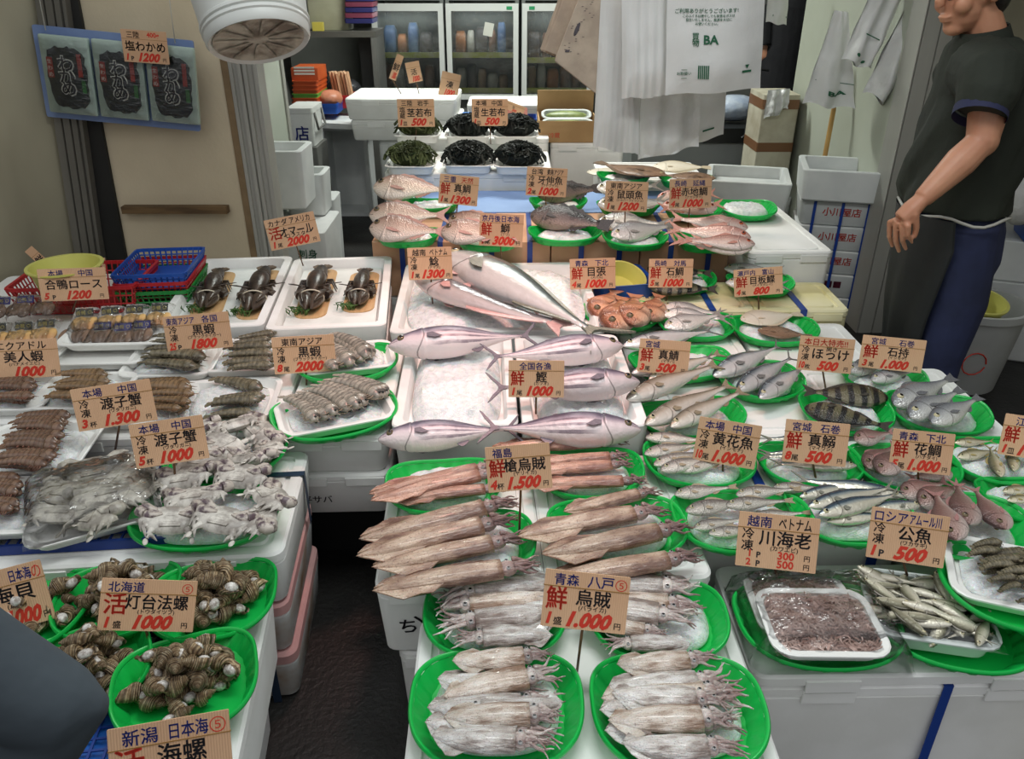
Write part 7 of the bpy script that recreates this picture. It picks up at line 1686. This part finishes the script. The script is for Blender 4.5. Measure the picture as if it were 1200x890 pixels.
def newspaper(label, quad, y, seed, pics):
    tl_, tr_, br_, bl_ = [at_y(px, py, y + .06 * i_) for i_, (px, py) in enumerate(quad)] if False else [at_y(px, py, y) for px, py in quad]
    nrm = Vector((0, 1, 0)); t = thing('newspaper_bundle', label, 'newspaper', (0, 0, 0)); m = MB(); n = 7
    for k in range(n):
        o_ = nrm * (.012 * k) + Vector((-.003 * k * (1 if seed % 2 else -1), 0, .004 * math.sin(k * 2 + seed)))
        vs = [p + o_ for p in (tl_, tr_, br_, bl_)] + [p + o_ + nrm * .009 for p in (tl_, tr_, br_, bl_)]
        m.add(vs, [(3, 2, 1, 0), (4, 5, 6, 7), (0, 1, 5, 4), (1, 2, 6, 5), (2, 3, 7, 6), (3, 0, 4, 7)])
    obj('paper', m.mesh('paper', mt('newsprint', (190, 174, 156), (172, 156, 140), 12.0, .8), 0), t)
    if pics:
        pm = MB(); ex = (tr_ - tl_); ey = (bl_ - tl_); f0 = tl_ - nrm * .002
        r_ = random.Random(2)
        for i in range(34):
            u, v = .12 + .8 * r_.random(), .08 + .025 * i; w_ = .03
            pm.add([f0 + ex * (u + a) + ey * (v + b) for a, b in ((0, 0), (w_ * 3, 0), (w_ * 3, .006), (0, .006))], [(0, 1, 2, 3)])
        pm.add([f0 + ex * (.45 + .10 * math.cos(a * .5)) + ey * (.62 + .08 * math.sin(a * .5)) for a in range(12)], [tuple(range(12))]); pm.add([f0 + ex * (.30 + a) + ey * (.86 + b) for a, b in ((0, 0), (.2, 0), (.2, .03), (0, .03))], [(0, 1, 2, 3)])
        obj('print', pm.mesh('print', mt('news_ink', (84, 78, 84), None), 0), t)
    return t
newspaper('folded newspapers hanging at the outer edge of the bag bundles', ((672, -30), (712, -30), (658, 68), (639, 60)), 3.45, 1, False)
newspaper('thick newspaper bundle with print hanging beside the bags', ((690, -30), (716, -30), (708, 118), (650, 72)), 3.32, 2, True)
# layered bundles hanging behind, then the printed front bags
YB = 3.2
bagobj('long bundle of white bags hanging beside the newspapers', ((706, -40), (752, -40), (750, 182), (695, 172)), YB + .12, folds=16, amp=.008, th=.03)
bagobj('crinkled white bag hanging low over the flounders', ((752, 95), (822, 90), (818, 172), (748, 188)), YB + .16, folds=5, amp=.012, th=.015, mat=BAGT)
bagobj('white bag with green mark hanging behind the crinkled bag', ((800, 90), (852, 92), (848, 158), (800, 172)), YB + .22, prints=(('=', .60, .82, .008, .05),), folds=2, amp=.006, th=.012)
bagobj('bundle of white bags seen edge on behind the printed bag', ((728, -40), (790, -40), (786, 112), (729, 116)), YB + .0, folds=12, amp=.008, th=.035)
bagobj('printed white shopping bag at the front of the bundle', ((782, -40), (898, -40), (891, 104), (780, 112)), YB - .06, prints=(('ご利用ありがとうございます!', .40, .335, .016, .22), ('このふくろは燃やしても有害なガスは', .42, .375, .010, .25), ('発生いたしません。資源を大切に', .42, .405, .010, .24), ('お使いください。', .40, .435, .010, .20), ('BA', .45, .56, .032, .055), ('買', .29, .535, .024, .024), ('物', .29, .585, .024, .024), ('#', .38, .82, .048, .042), ('__', .18, .80, .002, .06), ('__', .18, .87, .002, .06), ('お取扱い', .18, .83, .012, .05), ('▼', .83, .80, .014, .016), ('=', .83, .84, .008, .035)), folds=2, amp=.007, th=.03)
# bags on the side wall panel
bagobj('white shopping bag hanging by its handles beside the pole', ((978, 12), (994, 14), (1000, 128), (942, 122)), 4.1, (('BA', .60, .84, .022, .03), ('=', .55, .74, .003, .06)), folds=3, amp=.02, th=.03)
bagobj('white patterned bag hanging higher beside the shopping bag', ((1030, -30), (1060, -10), (1022, 82), (988, 70)), 3.95, (('●', .3, .9, .014, .014), ('●', .6, .93, .014, .014), ('=', .5, .65, .005, .07)), folds=4, amp=.02, th=.03)
bagobj('thin grey bag bulging beside the door post', ((1080, -30), (1092, -10), (1052, 128), (1014, 110)), 3.92, folds=3, amp=.03, th=.05, mat=BAGT)
bagobj('small printed bag bundle hanging over the far worker', ((902, -30), (926, -30), (922, 30), (898, 26)), 4.9, (('=', .6, .85, .01, .08),), folds=2, amp=.01, th=.02)
bagobj('crumpled thin bag on the taped carton', ((900, 106), (926, 104), (922, 128), (896, 140)), 4.93, folds=5, amp=.02, th=.03, mat=BAGT)
# ------------------------------------------------------------------ behind the man: bucket, tubs
c = at(1128, 462, 0); g = thing('white_bucket', 'large white bucket with a yellow scoop tub behind the man', 'bucket', (c.x + .04, c.y + .14, 0))
R2 = lambda r, z, n=48: [(r * math.cos(2 * PI * j / n), r * math.sin(2 * PI * j / n), z) for j in range(n)]
obj('bucket_body', MB().loft([R2(.15, 0), R2(.19, .34), R2(.205, .345), R2(.205, .375), R2(.188, .375), R2(.145, .012)]).mesh('bucket_body', mt('bucket_grey', (178, 180, 178), (160, 162, 160), 2.0, .45), 40), g)
m_ = MB(); m_.tube([(.05 * math.cos(a * .5) + 0, -.178 - .0 * a, .2 + .05 * math.sin(a * .5)) for a in range(13)], .003, 4); obj('red_mark', m_.mesh('red_mark', INK_R, 0), g, (-.05, .005, -.04))
bowl('yellow_tub', 'yellow plastic tub sitting inside the large white bucket', (c.x + .0, c.y + .11, .25), .11, .16, YEL, (.2, .05, 0), 'tub')
x0, x1, za, zb_ = face(1150, 268, 1235, 400, 3.2)
for k in range(3): FB(f'grey white foam box behind the man, {ORD[k]} up', 2.36, 3.5, k * .19, .44, .34, .188, -20, 0, FOAM_G, group='foam boxes behind the man')
m_ = MB(); m_.rr([(.2, .2, 0, .02), (.22, .22, .06, .02)]); o = obj('blue_tray', m_.mesh('blue_tray', BLU2, 30), None, (2.36, 3.42, .575), (0, 0, -.3)); tag(o, 'blue tray on the foam boxes behind the man', 'tray')
m_ = MB(); m_.ell((0, 0, .0), (.10, .08, .16), 16, 12); q = at_y(1196, 225, 3.3); o = obj('hanging_bag', m_.mesh('hanging_bag', BAGT, 180), None, (q.x + .06, 3.36, q.z)); tag(o, 'pale thin bag hanging behind the man by the photo edge', 'bag'); obj('bag_handle', MB().tube([(0, 0, .14), (.01, .02, .5), (.0, .3, 1.2)], .006, 6).mesh('bag_handle', BAGT, 180), o)
# ------------------------------------------------------------------ people
SKIN = mt('skin', (196, 142, 112), (182, 126, 98), 6.0, .5, .1, 60.0, sss=.1, bdist=.002)
HAIR = mt('black_hair', (22, 19, 18), (36, 31, 28), 30.0, .5, .4, 90.0)
def solid(name, mb, mat, parent, voxel=.005, smooth=6):
    """one continuous surface out of overlapping volumes"""
    me = mb.mesh(name, mat, 180); o = obj(name, me, parent)
    r = o.modifiers.new('remesh', 'REMESH'); r.mode = 'VOXEL'; r.voxel_size = voxel; r.use_smooth_shade = True
    s = o.modifiers.new('smooth', 'SMOOTH'); s.iterations = smooth; s.factor = .5
    bpy.context.view_layer.update()
    m2 = bpy.data.meshes.new_from_object(o.evaluated_get(bpy.context.evaluated_depsgraph_get()))
    o.modifiers.clear(); o.data = m2; m2.name = name
    if not m2.materials: m2.materials.append(mat)
    m2.shade_smooth()
    return o
def frame_(fwd):
    f = Vector(fwd).normalized(); s = Vector((0, 0, 1)).cross(f).normalized(); return f, s, f.cross(s) * -1 if False else Vector((0, 0, 1))
def oell(mb, c, f, s, u, r, n=14, m=9):
    rings = []
    for i in range(1, m):
        t = PI * i / m
        rings.append([c + f * (r[0] * math.sin(t) * math.cos(2 * PI * k / n)) + s * (r[1] * math.sin(t) * math.sin(2 * PI * k / n)) - u * (r[2] * math.cos(t)) for k in range(n)])
    mb.loft(rings)
def head(mb, c, f, s, u):
    """c centre of the skull; f forward, s to the person's left, u up"""
    oell(mb, c + u * .02 - f * .01, f, s, u, (.098, .077, .105)); oell(mb, c - u * .045 + f * .03, f, s, u, (.062, .060, .075)); oell(mb, c - u * .095 + f * .055, f, s, u, (.032, .035, .026))
    mb.tube([c + u * .025 + f * .088, c - u * .012 + f * .108, c - u * .028 + f * .105], [.010, .016, .014], 8); oell(mb, c - u * .058 + f * .090, f, s, u, (.014, .026, .007)); oell(mb, c - u * .070 + f * .086, f, s, u, (.014, .023, .007)); oell(mb, c + u * .035 + f * .082, f, s, u, (.014, .055, .012))
    for q in (1, -1): oell(mb, c + s * (q * .078) - u * .01 - f * .012, f, s, u, (.020, .009, .032)); oell(mb, c + s * (q * .042) - u * .03 + f * .062, f, s, u, (.028, .024, .028))
def face_parts(c, f, s, u, par, hairlen=.0, glasses=False):
    for q in (1, -1):
        m = MB(); oell(m, c + s * (q * .031) + u * .012 + f * .084, f, s, u, (.010, .013, .007)); obj('eye', m.mesh('eye', mt('eye_white_person', (206, 200, 192), None, rough=.2), 180), par)
    h = MB(); oell(h, c + u * .035 - f * .022, f, s, u, (.104, .086, .108)); oell(h, c - f * .06 - u * .03, f, s, u, (.05, .072, .07)); o = solid('hair', h, HAIR, par, .006, 3)
    if glasses:
        g = MB()
        for q in (1, -1): g.tube([c + s * (q * .034 + .022 * math.cos(2 * PI * k / 16)) + u * (.010 + .018 * math.sin(2 * PI * k / 16)) + f * .102 for k in range(17)], .0018, 5); g.tube([c + s * (q * .056) + u * .014 + f * .10, c + s * (q * .078) + u * .014 - f * .01], .0018, 5)
        obj('glasses', g.mesh('glasses', BLACK, 60), par)
def ringpx(pf, pb, py, y, b, n=24, zoff=0.0, rot=0.0):
    A, B = at_y(pf, py, y), at_y(pb, py, y); z = (A.z + B.z) / 2 + zoff; c = (A.x + B.x) / 2; a = (B.x - A.x) / 2
    return [(c + a * math.cos(2 * PI * k / n), y + b * math.sin(2 * PI * k / n), z) for k in range(n)]
# --- the fishmonger by the door post
YM = 2.62
f, s, u = Vector((-.95, -.22, -.22)).normalized(), Vector((.2, -.97, 0)).normalized(), Vector((-.22, -.05, .97)).normalized()
hc = at_y(1140, -14, YM)
man = thing('person', 'man in dark green polo shirt, jeans and apron beside the door post', 'person', (1.50, YM, 0))
off = Vector((-1.50, -YM, 0))
def shift(mb): mb.v = [(x + off.x, y + off.y, z) for x, y, z in mb.v]; return mb
b = MB(); head(b, hc, f, s, u)
nk = at_y(1162, 62, YM); b.tube([hc - u * .05 - f * .015, nk, nk + Vector((.02, 0, -.12))], [.058, .058, .055], 14)
ch = at_y(1150, 130, YM); hip = at_y(1120, 235, YM)
oell(b, ch, Vector((1, 0, 0)), Vector((0, 1, 0)), Vector((0, 0, 1)), (.11, .15, .16)); oell(b, ch - Vector((.01, 0, .17)), Vector((1, 0, 0)), Vector((0, 1, 0)), Vector((0, 0, 1)), (.12, .15, .2)); oell(b, hip, Vector((1, 0, 0)), Vector((0, 1, 0)), Vector((0, 0, 1)), (.12, .16, .2))
S_, E_, W_, K_ = at_y(1160, 92, 2.45), at_y(1151, 165, 2.40), at_y(1081, 233, 2.36), at_y(1056, 257, 2.36)
b.tube([nk + Vector((.0, -.03, -.12)), S_], [.05, .055], 12); b.tube([S_, (S_ + E_) / 2 + Vector((.008, 0, 0)), E_], [.060, .055, .045], 14); oell(b, E_, Vector((1, 0, 0)), Vector((0, 1, 0)), Vector((0, 0, 1)), (.047, .047, .05)); b.tube([E_ * 1.1 - W_ * .1, E_ * .65 + W_ * .35, W_ * .9 + E_ * .1, W_], [.040, .047, .032, .029], 14)
b.tube([W_, W_ * .5 + K_ * .5, K_], [.028, .034, .031], 12, flat=.8)
for kp, kt, ky, kr in (((1043, 260), (1046, 290), 2.395, .0088), ((1050, 265), (1054, 296), 2.37, .0092), ((1057.5, 267), (1062, 293), 2.345, .0088), ((1064.5, 265), (1069, 285), 2.325, .0078)):
    A = at_y(*kp, ky); B = at_y(*kt, ky + .012); M_ = A * .45 + B * .55 + Vector((-.008, -.004, 0)); b.tube([K_ * .6 + A * .4, A, M_, B], [.011, .0105, kr, kr * .72], 8)
A, B = at_y(1072, 252, 2.335), at_y(1071, 279, 2.34); b.tube([W_ * .6 + K_ * .4, A, A * .4 + B * .6 + Vector((.006, 0, 0)), B], [.018, .0135, .0105, .0085], 8)
S2 = S_ + Vector((.09, .33, -.03)); E2 = S2 + Vector((.10, .06, -.27)); W2 = E2 + Vector((-.03, -.02, -.22)); b.tube([nk + Vector((.0, .03, -.12)), S2 + Vector((-.02, 0, -.03))], [.05, .05], 12); b.tube([S2, E2, W2, W2 + Vector((-.02, 0, -.09))], [.05, .044, .03, .032], 12)
for dy in (-.09, .09): b.tube([hip + Vector((0, dy, -.08)), (1.53, YM + dy, .5), (1.56, YM + dy, .07)], [.08, .055, .04], 12)
solid('body', shift(b), SKIN, man, .004, 7)
def loc(v): return Vector(v) + off
for nm, fn in (('face', None),):
    pass
face_parts(hc + off, f, s, u, man, glasses=True)
POLO = mt('polo_green', (34, 39, 29), (27, 31, 23), 3.0, .85, .25, 9.0, bdist=.03); NAVY = mt('polo_trim', (30, 34, 66), None, rough=.8)
p_ = MB(); rows = ((1126, 1190, 42, .09), (1116, 1200, 57, .16), (1109, 1206, 80, .19), (1101, 1204, 112, .20), (1085, 1202, 150, .195), (1068, 1192, 190, .19), (1059, 1178, 222, .185), (1060, 1172, 242, .19))
p_.loft([[(x + .012 * math.sin(k * 1.7 + i * 2.1) * (i > 3), y, z) for k, (x, y, z) in enumerate(ringpx(a, c, py, YM, bb))][::-1] for i, (a, c, py, bb) in enumerate(rows)])
SE = at_y(1149, 132, 2.40); SE2 = S2 * .55 + E2 * .45
p_.tube([S_ + Vector((.01, .10, .02)), S_ + Vector((0, -.01, 0)), S_ * .5 + SE * .5 + Vector((0, -.01, 0)), SE], [.095, .092, .083, .071], 16); p_.tube([S2 + Vector((.01, -.10, .02)), S2, SE2], [.095, .09, .08], 16)
solid('polo_shirt', shift(p_), POLO, man, .007, 5)
t_ = MB(); d = (SE - S_).normalized(); t_.tube([SE - d * .012, SE + d * .016], [.0735, .073], 24, cap=False); obj('sleeve_trim', shift(t_).mesh('sleeve_trim', NAVY, 60), man)
c_ = MB(); cc = at_y(1150, 52, YM); ax = (u * .8 + Vector((0, 0, .4))).normalized()
c_.loft([[cc + f * (r * math.cos(2 * PI * k / 28)) + s * (r * .95 * math.sin(2 * PI * k / 28)) + ax * h_ for k in range(28)] for r, h_ in ((.078, -.02), (.068, .045), (.072, .047), (.092, -.005), (.090, -.02))], False, False); obj('collar', shift(c_).mesh('collar', POLO, 60), man)
JEAN = mt('dark_jeans', (38, 45, 78), (29, 35, 62), 5.0, .85, .3, 8.0, bdist=.02); APR = mt('dark_apron', (36, 38, 38), (29, 31, 31), 3.0, .7, .3, 5.0, bdist=.03); BELT = mt('pale_cord', (170, 168, 160), None)
j = MB()
j.loft([ringpx(a, c, py, YM, bb)[::-1] for a, c, py, bb in ((1066, 1168, 232, .165), (1064, 1170, 262, .175), (1066, 1164, 296, .175), (1070, 1150, 320, .16))])
for dy in (-.095, .095):
    P0 = Vector((0, 0, 0)); j.tube([hip + Vector((.0, dy * .8, -.06)), (at_y(1105, 340, YM).x, YM + dy, .62), (at_y(1092, 400, YM).x - .02, YM + dy, .40), (1.50, YM + dy, .2), (1.50, YM + dy, .05)], [.115, .098, .08, .082, .085], 16)
solid('jeans', shift(j), JEAN, man, .008, 5)
a_ = MB(); rows = []
for (pf, pb, py, bb) in ((1062, 1165, 243, .20), (1058, 1168, 275, .205), (1054, 1166, 310, .205), (1049, 1150, 355, .20), (1046, 1135, 400, .19), (1044, 1125, 430, .185)):
    rg = ringpx(pf, pb, py, YM, bb, 48); rows.append((rg, py))
vs_o, n = [], 0
sel = list(range(12, 37))       # from the side facing the camera's right round the front to the far side
grid = []
for i, (rg, py) in enumerate(rows):
    cut = 32 - int(i * .9)
    line = []
    for q in range(25):
        k = 12 + (cut - 12) * q / 24; k0 = int(k) % 48; k1 = (k0 + 1) % 48; fr = k - int(k)
        p = Vector(rg[k0]) * (1 - fr) + Vector(rg[k1]) * fr; ctr = Vector((sum(v[0] for v in rg) / 48, YM, p.z)); o_ = (p - ctr).normalized()
        line.append(p + o_ * (.010 + .010 * math.sin(q * 1.1 + i * .6) * (i / 5)))
    grid.append(line)
for sg in (0, 1):
    a_.add([p + (Vector((.006, 0, 0)) if sg else Vector((0, 0, 0))) for l_ in grid for p in l_], [((r * 25 + q), (r * 25 + q + 1), ((r + 1) * 25 + q + 1), ((r + 1) * 25 + q))[::(1 if sg else -1)] for r in range(len(grid) - 1) for q in range(24)])
obj('apron', shift(a_).mesh('apron', APR, 180), man)
k_ = MB(); rg = ringpx(1060, 1172, 243, YM, .205, 32); k_.tube([(x, y, z + .01 * math.sin(i)) for i, (x, y, z) in enumerate(rg + rg[:1])], .005, 6); obj('apron_cord', shift(k_).mesh('apron_cord', BELT, 180), man)
for dy in (-.1, .1):
    sh = MB(); sh.rr([(.27, .10, 0, .045), (.28, .105, .03, .05), (.24, .095, .07, .045), (.14, .09, .10, .04)], off=(-.04, dy)); obj('boot', sh.mesh('boot', BLACK, 60), man)
# --- the worker at the back, turned away
YB2 = 6.4
bc = at_y(915, 62, YB2); man2 = thing('person', 'worker in a black T-shirt turned away behind the white bags', 'person', (bc.x, YB2, 0))
b = MB(); f2, s2, u2 = Vector((.1, 1, 0)).normalized(), Vector((-1, .1, 0)).normalized(), Vector((0, 0, 1)); h2 = Vector((.07, .03, 1.60)); head(b, h2, f2, s2, u2)
b.tube([h2 - u2 * .06, Vector((.05, 0, 1.42))], [.055, .065], 12); oell(b, Vector((.05, 0, 1.18)), Vector((1, 0, 0)), Vector((0, 1, 0)), u2, (.17, .11, .25)); oell(b, Vector((.05, 0, .92)), Vector((1, 0, 0)), Vector((0, 1, 0)), u2, (.16, .11, .2))
el = at_y(894, 64, YB2) - Vector((bc.x, YB2, 0)); b.tube([(-.12, 0, 1.38), (-.16, -.01, 1.25), (el.x + .03, -.02, el.z), (el.x - .08, .12, el.z - .08), (el.x - .05, .28, el.z - .06)], [.06, .055, .045, .035, .03], 12); b.tube([(.22, 0, 1.38), (.28, 0, 1.1), (.24, .2, 1.0)], [.06, .045, .035], 12)
for q in (-.05, .15): b.tube([(q, 0, .85), (q, 0, .45), (q, 0, .06)], [.085, .06, .045], 12)
solid('body', b, SKIN, man2, .007, 5); face_parts(h2, f2, s2, u2, man2)
TEE = mt('black_tee', (22, 22, 26), (30, 30, 34), 3.0, .85, .25, 9.0, bdist=.03); p_ = MB()
p_.loft([[(cx + a * math.cos(2 * PI * k / 24), bb * math.sin(2 * PI * k / 24), z) for k in range(24)] for cx, a, bb, z in ((.05, .2, .14, .82), (.05, .19, .135, 1.0), (.05, .2, .135, 1.25), (.05, .2, .12, 1.38), (.05, .09, .08, 1.47))]); p_.tube([(-.10, 0, 1.36), (-.15, -.01, 1.27), (el.x * .55 - .06, -.02, el.z + .07)], [.085, .08, .075], 14); p_.tube([(.2, 0, 1.36), (.27, 0, 1.2)], [.085, .075], 14); solid('t_shirt', p_, TEE, man2, .008, 4)
j = MB(); oell(j, Vector((.05, 0, .85)), Vector((1, 0, 0)), Vector((0, 1, 0)), u2, (.18, .13, .16)); [j.tube([(q, 0, .85), (q, 0, .45), (q, 0, .04)], [.105, .08, .07], 14) for q in (-.05, .15)]; solid('trousers', j, mt('black_trousers', (26, 26, 30), None, rough=.9), man2, .009, 4)
# --- the passer-by whose grey sleeve crosses the whelks
RP = lambda px, py, t: Vector((0, 0, EYE)) + ray(px, py) * t
el = RP(80, 834, .78); P3 = Vector((-.95, .42, 0)); man3 = thing('person', 'passer-by whose grey jacket elbow reaches over the whelk trays', 'person', P3)
b = MB(); f3, s3 = Vector((.1, .98, 0)).normalized(), Vector((-.98, .1, 0)).normalized(); h3 = Vector((0, .04, 1.56)); head(b, h3, f3, s3, u2); b.tube([h3 - u2 * .06, Vector((0, 0, 1.38))], [.055, .065], 12)
oell(b, Vector((0, 0, 1.12)), Vector((1, 0, 0)), Vector((0, 1, 0)), u2, (.13, .08, .22)); oell(b, Vector((0, 0, .9)), Vector((1, 0, 0)), Vector((0, 1, 0)), u2, (.16, .11, .2)); e3 = el - P3
wr = RP(-70, 1030, .80) - P3; sp_ = RP(-330, 610, .66) - P3; b.tube([(.06, 0, 1.30), sp_ + Vector((-.02, 0, -.02)), RP(-80, 765, .73) - P3, e3 + Vector((-.02, 0, .0)), wr, wr + Vector((-.09, .02, -.05))], [.04, .036, .034, .030, .022, .026], 12); b.tube([(-.12, 0, 1.31), (-.24, 0, 1.1), (-.2, .15, .95)], [.06, .045, .035], 12)
for q in (-.1, .1): b.tube([(q, 0, .85), (q, 0, .45), (q, 0, .06)], [.085, .06, .045], 12)
solid('body', b, SKIN, man3, .007, 5); face_parts(h3, f3, s3, u2, man3)
GREYJ = mt('grey_jacket', (64, 73, 80), (52, 60, 67), 3.0, .9, .35, 7.0, bdist=.03); p_ = MB()
p_.loft([[(a * math.cos(2 * PI * k / 24), bb * math.sin(2 * PI * k / 24), z) for k in range(24)] for a, bb, z in ((.21, .15, .72), (.20, .145, 1.0), (.2, .14, 1.22), (.18, .12, 1.34), (.08, .08, 1.43))])
p_.tube([(.04, 0, 1.31), (.16, .02, 1.305), sp_, RP(-190, 690, .70) - P3, RP(-32, 788, .745) - P3, e3, RP(128, 829, .79) - P3], [.08, .085, .075, .062, .056, .042, .010], 18); p_.tube([RP(78, 824, .785) - P3, RP(-4, 930, .80) - P3, RP(-70, 1020, .80) - P3], [.040, .052, .052], 18); p_.tube([(-.12, 0, 1.3), (-.22, 0, 1.2), (-.25, .02, 1.08), (-.2, .13, .96)], [.085, .08, .07, .06], 16); solid('jacket', p_, GREYJ, man3, .007, 5)
j = MB(); [j.tube([(q, 0, .85), (q, 0, .45), (q, 0, .04)], [.11, .085, .075], 14) for q in (-.1, .1)]; solid('trousers', j, mt('dark_trousers', (40, 42, 48), None, rough=.9), man3, .009, 4)
if _fc is not None:
    _cu = _fc.data; bpy.data.objects.remove(_fc); bpy.data.curves.remove(_cu)
